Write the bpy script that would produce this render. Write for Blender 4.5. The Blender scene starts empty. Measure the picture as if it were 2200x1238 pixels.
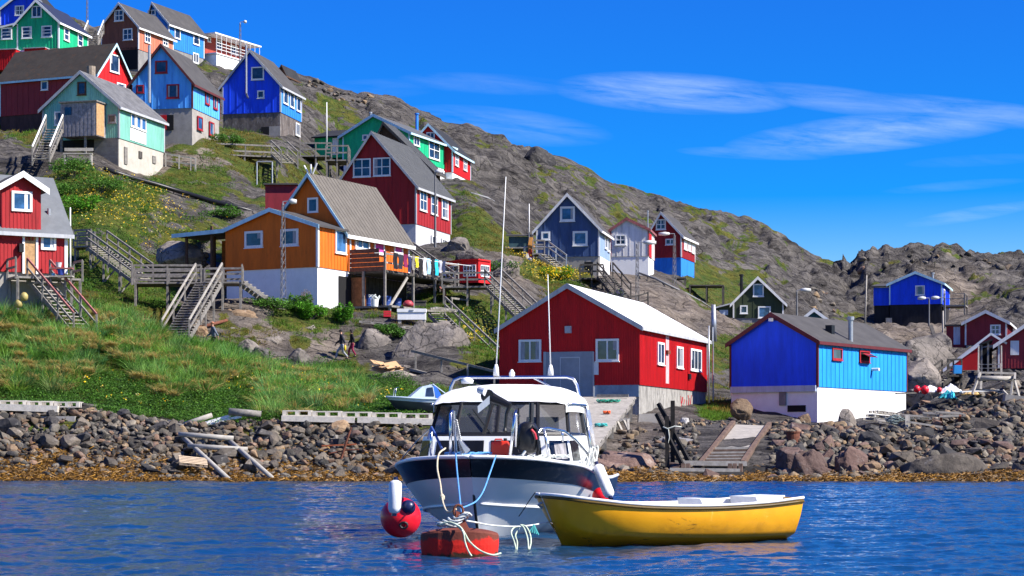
import bpy, bmesh, math, random
import numpy as np
from mathutils import Vector, Matrix
R = math.radians
random.seed(7); RNG = np.random.default_rng(11)
SC = bpy.context.scene
COL = SC.collection
# ------------------------------------------------------------------ camera
F, HOR, CAMH = 4500.0, 970.0, 1.22
cd = bpy.data.cameras.new("camera"); cam = bpy.data.objects.new("camera", cd); COL.objects.link(cam)
cam.location = (0, 0, CAMH); cam.rotation_euler = (R(90), 0, 0)
cd.sensor_width = 36; cd.lens = 36 * F / 2200; cd.shift_y = (HOR - 619) / 2200
cd.clip_start = .5; cd.clip_end = 3000
SC.camera = cam
# ------------------------------------------------------------------ light
SUN_EL, SUN_AZ = 42, 110          # azimuth clockwise from +Y: the sun stands to the right, a little behind the camera
W = bpy.data.worlds.new("World"); SC.world = W; W.use_nodes = True
wn, wl = W.node_tree.nodes, W.node_tree.links
wn.clear()
sky = wn.new('ShaderNodeTexSky'); sky.sky_type = 'NISHITA'; sky.sun_disc = False
sky.sun_elevation = R(SUN_EL); sky.sun_rotation = R(SUN_AZ)
sky.altitude = 0; sky.air_density = 1.0; sky.dust_density = 0.1; sky.ozone_density = 4.0
hs = wn.new('ShaderNodeHueSaturation'); hs.inputs['Saturation'].default_value = 1.92; hs.inputs['Hue'].default_value = .531; hs.inputs['Value'].default_value = 1.0
wl.new(sky.outputs[0], hs.inputs['Color'])
bg = wn.new('ShaderNodeBackground'); bg.inputs[1].default_value = .092
out = wn.new('ShaderNodeOutputWorld')
# thin cirrus: noise on a high flat layer, looked up by the direction of view
tc = wn.new('ShaderNodeTexCoord'); sep = wn.new('ShaderNodeSeparateXYZ'); wl.new(tc.outputs['Generated'], sep.inputs[0])
def wmath(op, a, b=None, clamp=False):
    n = wn.new('ShaderNodeMath'); n.operation = op; n.use_clamp = clamp
    for i, v in enumerate((a, b)):
        if v is None: continue
        if hasattr(v, 'links'): wl.new(v, n.inputs[i])
        else: n.inputs[i].default_value = v
    return n.outputs[0]
az = wmath('DIVIDE', sep.outputs[0], sep.outputs[1]); el = wmath('DIVIDE', sep.outputs[2], sep.outputs[1])
def wblob(cx, cy, rx, ry, tilt):
    dx = wmath('SUBTRACT', az, cx); dy = wmath('SUBTRACT', wmath('SUBTRACT', el, cy), wmath('MULTIPLY', dx, tilt))
    q = wmath('ADD', wmath('POWER', wmath('ABSOLUTE', wmath('DIVIDE', dx, rx)), 2.0), wmath('POWER', wmath('ABSOLUTE', wmath('DIVIDE', dy, ry)), 2.0))
    return wmath('SUBTRACT', 1.0, q, True)
def uv(px, py): return (px - 1100) / F, (HOR - py) / F
blobs = []
for (px, py, rx, ry, t, s) in ((1450,200,270,46,-.05,1.),(1880,285,330,44,.1,.9),(2080,240,300,30,-.10,.6),(1080,270,240,40,-.1,.36),(1050,180,200,24,-.05,.18),(2090,460,150,16,.16,.5),(1620,330,170,14,-.04,.35),(2100,345,160,14,.05,.1),(2050,400,160,12,.08,.12),(820,190,120,22,0,.1),(1800,215,220,30,-.12,.5)):
    x, y = uv(px, py); blobs.append(wmath('MULTIPLY', wblob(x, y, rx / F, ry / F, t), s))
msk = blobs[0]
for b in blobs[1:]: msk = wmath('MAXIMUM', msk, b)
cmb = wn.new('ShaderNodeCombineXYZ'); wl.new(wmath('MULTIPLY', az, 1.0), cmb.inputs[0]); wl.new(wmath('MULTIPLY', wmath('SUBTRACT', el, wmath('MULTIPLY', az, -.10)), 8.0), cmb.inputs[1])
nz = wn.new('ShaderNodeTexNoise'); nz.inputs['Scale'].default_value = 19; nz.inputs['Detail'].default_value = 9; nz.inputs['Roughness'].default_value = .66; nz.inputs['Distortion'].default_value = .35
wl.new(cmb.outputs[0], nz.inputs['Vector'])
cl = wmath('MULTIPLY', wmath('MULTIPLY', wmath('SUBTRACT', nz.outputs[0], .33), 2.2, True), wmath('POWER', msk, .8), True)
cmix = wn.new('ShaderNodeMix'); cmix.data_type = 'RGBA'; wl.new(wmath('MULTIPLY', cl, .46), cmix.inputs[0])
hz = wn.new('ShaderNodeMix'); hz.data_type = 'RGBA'; hz.inputs[0].default_value = .05; hz.inputs[7].default_value = (1.6, 1.7, 1.8, 1); wl.new(hs.outputs[0], hz.inputs[6]); wl.new(hz.outputs[2], cmix.inputs[6]); cmix.inputs[7].default_value = (5.0, 6.0, 7.2, 1)
wl.new(cmix.outputs[2], bg.inputs[0]); wl.new(bg.outputs[0], out.inputs[0])
sl = bpy.data.lights.new("sun", 'SUN'); sl.energy = 5.0; sl.angle = R(.5); sl.color = (1, .95, .87)
sun = bpy.data.objects.new("sun", sl); COL.objects.link(sun)
SD = Vector((math.sin(R(SUN_AZ)) * math.cos(R(SUN_EL)), math.cos(R(SUN_AZ)) * math.cos(R(SUN_EL)), math.sin(R(SUN_EL))))
sun.rotation_euler = SD.to_track_quat('Z', 'Y').to_euler(); sun.location = (60, -20, 80)
vs = SC.view_settings; vs.view_transform = 'Standard'; vs.look = 'None'; vs.exposure = 0.96; vs.gamma = 1; vs.use_curve_mapping = False
SC.cycles.max_bounces = 6; SC.cycles.diffuse_bounces = 2; SC.cycles.glossy_bounces = 3; SC.cycles.transparent_max_bounces = 8
SC.cycles.use_denoising = True
# ------------------------------------------------------------------ helpers
def P(px, py, Y): return Vector(((px - 1100) / F * Y, Y, CAMH + (HOR - py) / F * Y))
class Zm:                                   # a crop of the photograph: turns its coordinates into source pixels
    def __init__(s, x, y, k): s.x, s.y, s.k = x, y, k
    def __call__(s, a, b): return (s.x + a / s.k, s.y + b / s.k)
ZS = Zm(0,0,1); ZA = Zm(0,0,3.235); ZB = Zm(0,340,3.095); ZC = Zm(340,340,2.691); ZD = Zm(640,200,3.438); ZE = Zm(1060,380,4.126)
ZF = Zm(1520,520,2.947); ZG = Zm(1040,590,3.537); ZH = Zm(780,780,2.703); ZI = Zm(0,680,3.235); ZJ = Zm(1280,840,2.391); ZK = Zm(640,640,3.641)
ZL = Zm(740,520,6.19); ZN = Zm(1900,600,4.127)
LOC = {}
def tag(o, label=None, cat=None, group=None, kind=None):
    for k, v in (('label', label), ('category', cat), ('group', group), ('kind', kind)):
        if v: o[k] = v
    return o
def thing(name, label, cat, loc=(0, 0, 0), rz=0, group=None):
    o = bpy.data.objects.new(name, None); COL.objects.link(o); o.location = loc; o.rotation_euler = (0, 0, rz)
    o.empty_display_size = .3; LOC[o] = Vector(loc) if not rz else Vector((0, 0, 0))
    return tag(o, label, cat, group)
class MB:
    def __init__(s): s.v = []; s.f = []; s.m = []; s.mi = 0
    def add(s, vs, fs):
        n = len(s.v); s.v += [tuple(v) for v in vs]; s.f += [tuple(n + i for i in f) for f in fs]; s.m += [s.mi] * len(fs); return s
    def hexa(s, p): return s.add(p, [(3,2,1,0),(4,5,6,7),(0,1,5,4),(1,2,6,5),(2,3,7,6),(3,0,4,7)])
    def box(s, x0, x1, y0, y1, z0, z1):
        return s.hexa([(x0,y0,z0),(x1,y0,z0),(x1,y1,z0),(x0,y1,z0),(x0,y0,z1),(x1,y0,z1),(x1,y1,z1),(x0,y1,z1)])
    def beam(s, a, b, w, h, up=(0, 0, 1)):
        a, b, up = Vector(a), Vector(b), Vector(up); d = (b - a).normalized()
        if abs(d.dot(up)) > .98: up = Vector((0, 1, 0))
        x = d.cross(up).normalized() * (w / 2); z = x.cross(d).normalized() * (h / 2)
        return s.hexa([a-x-z, a+x-z, b+x-z, b-x-z, a-x+z, a+x+z, b+x+z, b-x+z])
    def tube(s, pts, r, n=8, caps=True):
        pts = [Vector(p) for p in pts]; rs = r if isinstance(r, (list, tuple)) else [r] * len(pts); rings = []; ref = None
        for i, p in enumerate(pts):
            d = (pts[min(i+1, len(pts)-1)] - pts[max(i-1, 0)]).normalized()
            if ref is None: ref = Vector((0, 0, 1)) if abs(d.z) < .9 else Vector((1, 0, 0))
            x = d.cross(ref).normalized(); y = x.cross(d).normalized(); ref = y
            rings.append([p + (x * math.cos(t) + y * math.sin(t)) * rs[i] for t in [2 * math.pi * k / n for k in range(n)]])
        vs = [v for rg in rings for v in rg]; fs = []
        for i in range(len(pts) - 1):
            for k in range(n): fs.append((i*n+k, i*n+(k+1)%n, (i+1)*n+(k+1)%n, (i+1)*n+k))
        if caps: fs += [tuple(range(n))[::-1], tuple((len(pts)-1)*n + k for k in range(n))]
        return s.add(vs, fs)
    def lathe(s, c, prof, n=16, axis='z'):
        vs = []; fs = []
        for (r, z) in prof:
            for k in range(n):
                t = 2*math.pi*k/n; q = (r*math.cos(t), r*math.sin(t), z)
                if axis == 'y': q = (q[0], q[2], q[1])
                if axis == 'x': q = (q[2], q[0], q[1])
                vs.append((c[0]+q[0], c[1]+q[1], c[2]+q[2]))
        for i in range(len(prof)-1):
            for k in range(n): fs.append((i*n+k, i*n+(k+1)%n, (i+1)*n+(k+1)%n, (i+1)*n+k))
        fs += [tuple(range(n))[::-1], tuple((len(prof)-1)*n+k for k in range(n))]
        return s.add(vs, fs)
    def build(s, name, mat, parent=None, smooth=False, local=False, fix=True):
        off = Vector((0, 0, 0))
        if parent is not None and not local:
            p = parent
            while p.parent is not None: p = p.parent
            off = LOC.get(p, off)
        me = bpy.data.meshes.new(name); me.from_pydata([(v[0]-off[0], v[1]-off[1], v[2]-off[2]) for v in s.v], [], s.f)
        if fix:
            bm = bmesh.new(); bm.from_mesh(me); bmesh.ops.recalc_face_normals(bm, faces=bm.faces); bm.to_mesh(me); bm.free()
        for m in (mat if isinstance(mat, (list, tuple)) else [mat]): me.materials.append(m)
        if isinstance(mat, (list, tuple)): me.polygons.foreach_set('material_index', s.m)
        if smooth: me.polygons.foreach_set('use_smooth', [True] * len(me.polygons))
        o = bpy.data.objects.new(name, me); COL.objects.link(o)
        if parent is not None: o.parent = parent
        return o
def npmesh(name, verts, faces, mat, parent=None, smooth=False, attrs=None):
    me = bpy.data.meshes.new(name); nv, (nf, k) = len(verts), faces.shape
    me.vertices.add(nv); me.vertices.foreach_set('co', np.ascontiguousarray(verts, np.float32).ravel())
    me.loops.add(nf * k); me.loops.foreach_set('vertex_index', np.ascontiguousarray(faces, np.int32).ravel())
    me.polygons.add(nf); me.polygons.foreach_set('loop_start', np.arange(0, nf * k, k, dtype=np.int32)); me.polygons.foreach_set('loop_total', np.full(nf, k, np.int32))
    if smooth: me.polygons.foreach_set('use_smooth', np.ones(nf, bool))
    for an, av in (attrs or {}).items():
        if av.ndim == 1:
            a = me.attributes.new(an, 'FLOAT', 'POINT'); a.data.foreach_set('value', av.astype(np.float32))
        else:
            a = me.attributes.new(an, 'FLOAT_COLOR', 'POINT'); a.data.foreach_set('color', av.astype(np.float32).ravel())
    me.materials.append(mat); me.update(calc_edges=True); me.validate()
    o = bpy.data.objects.new(name, me); COL.objects.link(o)
    if parent is not None: o.parent = parent
    return o
# numpy gradient noise
def _h(ix, iy, iz, s):
    n = (ix * 374761393 + iy * 668265263 + iz * 2147483647 + s * 1274126177) & 0xffffffff
    n = ((n ^ (n >> 13)) * 1274126177) & 0xffffffff
    return ((n ^ (n >> 16)) & 0xffff) / 65535.0
def vnoise(x, y, s=0):
    x = np.asarray(x, float); y = np.asarray(y, float)
    ix = np.floor(x).astype(np.int64); iy = np.floor(y).astype(np.int64); fx = x - ix; fy = y - iy
    fx = fx*fx*fx*(fx*(fx*6-15)+10); fy = fy*fy*fy*(fy*(fy*6-15)+10); z = np.zeros_like(ix)
    a = _h(ix, iy, z, s); b = _h(ix+1, iy, z, s); c = _h(ix, iy+1, z, s); d = _h(ix+1, iy+1, z, s)
    return (a*(1-fx)+b*fx)*(1-fy) + (c*(1-fx)+d*fx)*fy
def fbm(x, y, o=4, s=0, g=.5):
    t = 0; a = 1; n = 0
    for i in range(o):
        t = t + a * vnoise(x * 2**i + 17.3*i, y * 2**i - 9.1*i, s + i); n += a; a *= g
    return t / n
def sstep(a, b, x): t = np.clip((x - a) / (b - a), 0, 1); return t*t*(3-2*t)
# ------------------------------------------------------------------ materials
MATS = {}
def new_mat(name):
    m = bpy.data.materials.new(name); m.use_nodes = True; nt = m.node_tree; nt.nodes.clear()
    o = nt.nodes.new('ShaderNodeOutputMaterial'); b = nt.nodes.new('ShaderNodeBsdfPrincipled'); nt.links.new(b.outputs[0], o.inputs[0])
    return m, nt.nodes, nt.links, b
def mixc(n, l, fac, a, b, mode='MIX'):
    m = n.new('ShaderNodeMix'); m.data_type = 'RGBA'; m.blend_type = mode
    for i, v in ((0, fac), (6, a), (7, b)):
        if hasattr(v, 'links'): l.new(v, m.inputs[i])
        elif i == 0: m.inputs[0].default_value = v
        else: m.inputs[i].default_value = (*v[:3], 1)
    return m.outputs[2]
def noise(n, l, vec, scale, detail=4, rough=.55, dist=0):
    t = n.new('ShaderNodeTexNoise'); t.inputs['Scale'].default_value = scale; t.inputs['Detail'].default_value = detail; t.inputs['Roughness'].default_value = rough; t.inputs['Distortion'].default_value = dist
    if vec is not None: l.new(vec, t.inputs['Vector'])
    return t.outputs[0]
def ramp(n, l, fac, a, b, lo=0., hi=1.):
    m = n.new('ShaderNodeMapRange'); m.interpolation_type = 'SMOOTHSTEP'; l.new(fac, m.inputs[0])
    for i, v in enumerate((a, b, lo, hi)): m.inputs[i+1].default_value = v
    return m.outputs[0]
def coord(n, l, kind='Object', sc=(1, 1, 1)):
    t = n.new('ShaderNodeTexCoord'); m = n.new('ShaderNodeMapping'); m.inputs['Scale'].default_value = sc; l.new(t.outputs[kind], m.inputs[0]); return m.outputs[0]
def bump(n, l, b, h, strength=.3, dist=.02):
    k = n.new('ShaderNodeBump'); k.inputs['Strength'].default_value = strength; k.inputs['Distance'].default_value = dist; l.new(h, k.inputs['Height']); l.new(k.outputs[0], b.inputs['Normal'])
def M(name, col, rough=.75, var=.16, sc=(1.5, 1.5, .35), fine=14, dirt=None, dirt_amt=.35, metal=0, bmp=.12, spec=.35, dsc=1.1):
    if name in MATS: return MATS[name]
    m, n, l, b = new_mat(name); v = coord(n, l, 'Object', sc)
    lo = [c * (1 - var) for c in col]; hi = [min(c * (1 + var), .95) for c in col]
    c = mixc(n, l, ramp(n, l, noise(n, l, v, 1.6, 5, .65), .3, .7), lo, hi)
    c = mixc(n, l, ramp(n, l, noise(n, l, v, fine, 3, .7), .35, .75, 0, .35), c, [x * (1 - 1.6 * var) for x in col])
    if dirt:
        c = mixc(n, l, ramp(n, l, noise(n, l, v, dsc * 2.3, 6, .72, .6), .52, .74, 0, dirt_amt), c, dirt)
    l.new(c, b.inputs['Base Color']); b.inputs['Roughness'].default_value = rough; b.inputs['Metallic'].default_value = metal
    b.inputs['Specular IOR Level'].default_value = spec
    if bmp: bump(n, l, b, noise(n, l, v, fine * 1.6, 3, .6), bmp, .02)
    MATS[name] = m; return m
def m_wood(name, col, var=.3, rough=.85):
    return M(name, col, rough, var, (3, 3, 3), 9, [c * .35 for c in col], .5, bmp=.25, spec=.2)
def m_glass(name, col=(.012, .02, .035)):
    if name in MATS: return MATS[name]
    m, n, l, b = new_mat(name); v = coord(n, l, 'Object', (1, 1, 1))
    l.new(mixc(n, l, ramp(n, l, noise(n, l, v, 1.1, 3), .4, .62), col, [c * 2.6 for c in col]), b.inputs['Base Color'])
    b.inputs['Roughness'].default_value = .06; b.inputs['Specular IOR Level'].default_value = .7
    bump(n, l, b, noise(n, l, v, 1.3, 2), .12, .03)
    MATS[name] = m; return m
WHITE = M('white_paint', (.78, .78, .76), .6, .05, dirt=(.42, .40, .36), dirt_amt=.25)
GREYW = m_wood('weathered_wood', (0.215, 0.199, 0.179))
GREYD = m_wood('dark_weathered_wood', (0.079, 0.072, 0.064))
GREYL = m_wood('bleached_wood', (0.362, 0.334, 0.292), .2)
BLACK = M('black_plastic', (.012, .012, .013), .4, .2, (3, 3, 3))
STEEL = M('galvanised_steel', (.42, .43, .44), .42, .1, (4, 4, 4), metal=.7)
CHROME = M('stainless_tube', (.62, .63, .64), .22, .05, (4, 4, 4), metal=1, bmp=0)
RUST = M('rusty_iron', (.16, .055, .03), .85, .35, (6, 6, 6), 12, (.05, .02, .015), .6)
CONC = M('concrete', (0.315, 0.292, 0.262), .9, .14, (0.9, 0.9, 0.9), 10, (0.15, 0.135, 0.12), .45)
CONCG = M('grey_concrete', (0.225, 0.217, 0.21), .9, .18, (0.9, 0.9, 0.6), 10, (0.09, 0.083, 0.075), .55)
GLASS = m_glass('window_glass'); GLASSB = m_glass('window_glass_blue', (.02, .055, .12))
FELT = M('roof_felt', (0.059, 0.056, 0.055), .9, .18, (0.562, 0.562, 0.562), 20, (0.107, 0.098, 0.09), .4)
FELTD = M('dark_roof_felt', (0.019, 0.02, 0.022), .85, .2, (0.562, 0.562, 0.562), 20, (0.051, 0.048, 0.045), .4)
# ------------------------------------------------------------------ houses: where they stand (read from the photograph, at real distances)
class House:
    def __init__(s, z, corner, Y, th, xl, xr, base, found, apex=None, ridge='front', foundl=None, foundr=None, eavel=None, length=None):
        cx, ye = z(*corner); s.z = z; s.Y = Y; s.th = R(th); s.r = Vector((math.cos(s.th), -math.sin(s.th), 0)); s.v = Vector((math.sin(s.th), math.cos(s.th), 0))
        by = z(0, base)[1]; fy = z(0, found)[1]
        s.O = P(cx, by, Y); s.ez = (by - ye) / F * Y; s.fd = (fy - by) / F * Y
        s.w = -s.front(*z(xl, corner[1]), raw=True)[0]
        s.L = length or s.side(*z(xr, corner[1]), raw=True)[0]
        s.ridge = ridge
        if apex:
            a = s.front(*z(*apex), raw=True) if ridge == 'front' else s.side(*z(*apex), raw=True)
            s.ra, s.rz = abs(a[0]), a[1]
        s.ez2 = s.front(*z(xl, eavel), raw=True)[1] if eavel else s.ez
        s.anch = [(s.world(0, 0, -s.fd), 0)]
        s.anch.append((s.world(-s.w, 0, s.front(*z(xl, foundl), raw=True)[1] if foundl else -s.fd), 0))
        s.anch.append((s.world(-s.w / 2, 0, 0) * .5 + s.world(-s.w/2, 0, -s.fd) * 0 + Vector((0, 0, 0)), 1)) if 0 else None
        zr = s.side(*z(xr, foundr), raw=True)[1] if foundr else -s.fd + .12 * s.L
        s.anch.append((s.world(0, s.L, zr), 0)); s.anch.append((s.world(-s.w, s.L, max(zr, -s.fd) + .1), 0))
    def world(s, x, y, z): return s.O + s.r * x + s.v * y + Vector((0, 0, z))
    def front(s, px, py, raw=False):
        if not raw: px, py = s.z(px, py)
        d = Vector(((px - 1100) / F, 1, 0)); o = Vector((s.O.x, s.O.y, 0)); t = o.dot(s.v) / d.dot(s.v)
        return ((d * t - o).dot(s.r), CAMH + (HOR - py) / F * t - s.O.z)
    def side(s, px, py, raw=False):
        if not raw: px, py = s.z(px, py)
        d = Vector(((px - 1100) / F, 1, 0)); o = Vector((s.O.x, s.O.y, 0)); t = o.dot(s.r) / d.dot(s.r)
        return ((d * t - o).dot(s.v), CAMH + (HOR - py) / F * t - s.O.z)
HS = dict(
 warehouse = House(ZG, (1183,398), 108, 19, 117, 1692, 838, 1070, (640,95), foundr=1030, foundl=1000),
 bluehall  = House(ZF, (698,630), 116, 35, 143, 1263, 917, 1160, (410,466), foundr=1110, foundl=1010),
 orange    = House(ZC, (922,392), 127, 27, 388, 1445, 628, 885, (655,303), foundl=880, foundr=830, eavel=420),
 maroon    = House(ZD, (873,680), 160, 17, 285, 1130, 966, 1175, (551,300), foundr=1195),
 greyroof  = House(ZD, (985,566), 171, 17, 470, 1048, 700, 900, (640,232)),
 green     = House(ZD, (822,292), 183, 21.5, 332, 1143, 480, 640, (566,172), foundr=755),
 redback   = House(ZD, (1143,418), 190, 12.8, 800, 1275, 585, 758, (967,240), foundr=772),
 deepblue  = House(ZA, (1950,590), 177, 12.7, 1545, 2096, 780, 975, (1742,360), foundl=880, foundr=1002),
 paleblue  = House(ZA, (1338,572), 160, 11.7, 914, 1528, 750, 1000, (1125,322), foundr=995),
 mint      = House(ZA, (828,738), 150, 15.5, 297, 1142, 960, 1150, (566,510), foundl=1060, foundr=1185),
 brownroof = House(ZA, (672,505), 176, 23, 0, 905, 760, 905, (792,316), ridge='side'),
 topgreen  = House(ZA, (408,150), 186, 13, 120, 610, 335, 540, (257,12)),
 topblue   = House(ZA, (330,60), 206, 13, 0, 400, 160, 260, (200,-80)),
 brown     = House(ZA, (962,182), 200, 21, 704, 1203, 342, 490, (833,32)),
 backblue  = House(ZA, (1172,160), 210, 23, 1022, 1418, 328, 470, (1062,28)),
 balcony   = House(ZA, (1425,245), 217, 27, 1150, 1725, 372, 470, None, foundr=520),
 hut       = House(ZA, (1980,500), 228, 16, 1940, 2068, 540, 560, (1962,462)),
 navy      = House(ZE, (938,460), 160, 11.3, 382, 1033, 705, 890, (658,168), foundl=760),
 white     = House(ZE, (1378,470), 171, 10, 1037, 1428, 703, 870, (1182,378), foundl=850),
 redblue   = House(ZE, (1666,515), 184, 17.5, 1372, 1786, 713, 880, (1490,328), foundr=910),
 darkgreen = House(ZF, (480,385), 172, 5, 163, 520, 480, 520, (318,232), length=6.5),
 stilts    = House(ZF, (1484,262), 200, 17, 1152, 1532, 392, 530, (1317,198)),
 smallgable= House(ZF, (752,492), 150, 9, 600, 800, 560, 580, (675,436), length=4),
 farmaroon = House(ZF, (1893,507), 162, 17, 1632, 1932, 650, 670, (1762,446)),
 edgered   = House(ZF, (2440,640), 135, 12, 1842, 2560, 797, 900, (2140,450), foundl=860, length=7),
)
# ------------------------------------------------------------------ the hillside
RIDGE = [(-600,60),(-200,20),(100,30),(160,38),(200,62),(300,70),(420,100),(520,135),(590,142),(640,155),(700,178),(760,195),(800,205),(860,222),(900,243),(960,265),(1000,270),(1050,290),(1100,310),(1140,318),(1200,338),(1260,365),(1300,385),(1350,402),(1400,420),(1450,440),(1480,448),(1520,452),(1560,455),(1600,470),(1650,490),(1700,520),(1750,550),(1790,570),(1812,577),(1822,594),(1834,582),(1850,562),(1875,552),(1900,548),(1940,546),(1980,545),(2010,540),(2050,548),(2090,565),(2130,572),(2200,572),(2400,560),(2900,590)]
PROF = {
 -600:[(84.5,1035),(90,885),(94,880),(110,700),(130,520),(150,380),(175,285),(190,170),(210,95),(240,40)],
 0:[(84.5,1036),(89.5,884),(94,878),(108,706),(113,692),(125,560),(150,375),(175,290),(188,170),(210,95),(240,30)],
 200:[(84.5,1038),(89.5,886),(94,878),(109,720),(118,640),(130,520),(150,355),(172,290),(190,170),(212,90),(240,62)],
 400:[(84.5,1035),(89.5,905),(94,894),(110,738),(119,690),(135,560),(150,430),(160,345),(172,300),(200,175),(218,140),(240,100)],
 600:[(84.5,1033),(89.5,895),(95,885),(111,765),(122,695),(135,600),(150,470),(165,330),(185,250),(215,185),(238,142)],
 800:[(84.5,1032),(89.5,893),(97,882),(114,785),(122,710),(135,640),(152,545),(170,430),(190,340),(215,252),(242,205)],
 1000:[(84.5,1032),(89.5,893),(97,885),(108,840),(118,770),(135,660),(153,545),(175,430),(195,370),(225,302),(248,270)],
 1200:[(84.5,1032),(91,985),(100,930),(110,895),(122,800),(140,665),(160,592),(180,520),(210,440),(240,370),(258,338)],
 1400:[(84.5,1032),(92,962),(103,925),(112,890),(126,780),(145,680),(165,622),(185,600),(210,530),(240,462),(268,420)],
 1600:[(84.5,1032),(92,962),(103,922),(111,895),(125,830),(145,755),(165,712),(180,690),(210,590),(245,505),(278,470)],
 1780:[(84.5,1031),(92,965),(103,922),(112,905),(128,830),(150,765),(180,710),(210,660),(245,610),(280,566)],
 1826:[(84.5,1031),(92,965),(103,920),(112,900),(130,820),(152,760),(180,712),(210,665),(240,632),(270,588)],
 1880:[(84.5,1030),(92,962),(103,915),(114,890),(132,815),(155,755),(185,708),(212,655),(232,600),(252,552)],
 2000:[(84.5,1030),(92,960),(103,905),(115,868),(134,805),(158,752),(190,702),(214,640),(234,580),(252,541)],
 2200:[(84.5,1026),(92,960),(101,880),(112,845),(130,800),(150,760),(180,700),(215,640),(245,590),(262,572)],
 2900:[(84.5,1026),(92,960),(101,880),(112,845),(130,800),(150,760),(180,700),(215,640),(245,600),(262,590)],
}
PK = sorted(PROF); RX = np.array([r[0] for r in RIDGE], float); RY = np.array([r[1] for r in RIDGE], float)
PROF[400][6] = (160, 342); PROF[600][7] = (165, 332); PROF[600].insert(8, (176, 300))
YR_ = np.array([PROF[k][-1][0] for k in PK], float); YRP = np.array([PROF[k][-1][1] for k in PK], float)
def hill_base(px, Y):
    px = np.asarray(px, float); Y = np.asarray(Y, float); pc = np.clip(px, PK[0], PK[-1])
    vals = []
    for k in PK:
        a = np.array(PROF[k], float); vals.append(np.interp(Y, a[:, 0], a[:, 1]))
    vals = np.array(vals); py = np.zeros_like(px)
    for i in range(len(PK) - 1):
        m = (pc >= PK[i]) & (pc <= PK[i+1]); t = (pc - PK[i]) / (PK[i+1] - PK[i]); t = t*t*(3-2*t) * .5 + t * .5
        py = np.where(m, vals[i] * (1 - t) + vals[i+1] * t, py)
    Yr = np.interp(pc, PK, YR_); dr = np.interp(pc, RX, RY) - np.interp(pc, PK, YRP)
    py = py + dr * sstep(-38, 0, Y - Yr)
    z = CAMH + (HOR - py) / F * Y
    zr = CAMH + (HOR - np.interp(pc, RX, RY)) / F * Yr
    over = np.clip(Y - Yr, 0, None)
    z = np.where(Y > Yr, zr - .02 * over - .0022 * over**2, z)
    z = np.where(Y < 84.5, (Y - 84.5) * .45, z)
    return z
ANCH = [a for h in HS.values() for a in h.anch]
ANCH = [(a[0], 0) for a in ANCH if a is not None]
def gpt(px, py, Y): ANCH.append((P(px, py, Y), 0))
for q in ((735,772,118),(458,760,114),(205,718,107),(170,716,107),(378,728,114.5),(420,665,121),(520,650,121),(1055,800,112),(940,700,124),(1325,1015,86.5),(1170,700,140),(1250,690,140),(1330,640,150),(1885,704,196),(1930,705,196),(1975,704,196),(2015,703,196),(1900,716,188),(1960,716,188),(1757,920,112),(1700,916,113),(1640,906,114.5),(1600,893,116.5),(1757,925,108),(1820,917,110.5),(1880,912,110),(1940,905,108),(1690,925,107),(1830,908,117.2),(1880,904,118.8),(1930,899,120.5),(1965,893,119),(1900,906,114),(1960,897,113),(1374,899,107.3),(1420,895,109.5),(1470,890,112.5),(1512,885,115.5),(1440,907,105.5),(1530,1012,88.2),(1580,960,92.5),(1615,925,97),(60,882,90.4),(150,883,90.4),(640,908,90.4),(760,910,90.4),(880,912,90.4),(300,905,90.2),(450,918,90.2),(900,885,93),(840,880,93),(980,885,93),(720,705,121),(860,715,121),(940,715,121),(610,668,122),
          (165,600,126),(245,620,126),(290,640,124),(1000,600,140),(1060,610,140),(670,360,172),(740,390,172),(2120,860,108),(2060,830,112),(1750,912,116),(1290,1010,86),(1380,925,98),(1840,903,111)): gpt(*q)
_A = np.array([[a.x, a.y, a.z] for a, _ in ANCH]); _S = 4.5
_res = _A[:, 2] - hill_base(1100 + _A[:, 0] / _A[:, 1] * F, _A[:, 1])
_D2 = (_A[:, None, 0] - _A[None, :, 0])**2 + (_A[:, None, 1] - _A[None, :, 1])**2
_Wt = np.linalg.solve(np.exp(-_D2 / (2*_S*_S)) + .12 * np.eye(len(_A)), _res)
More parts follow.
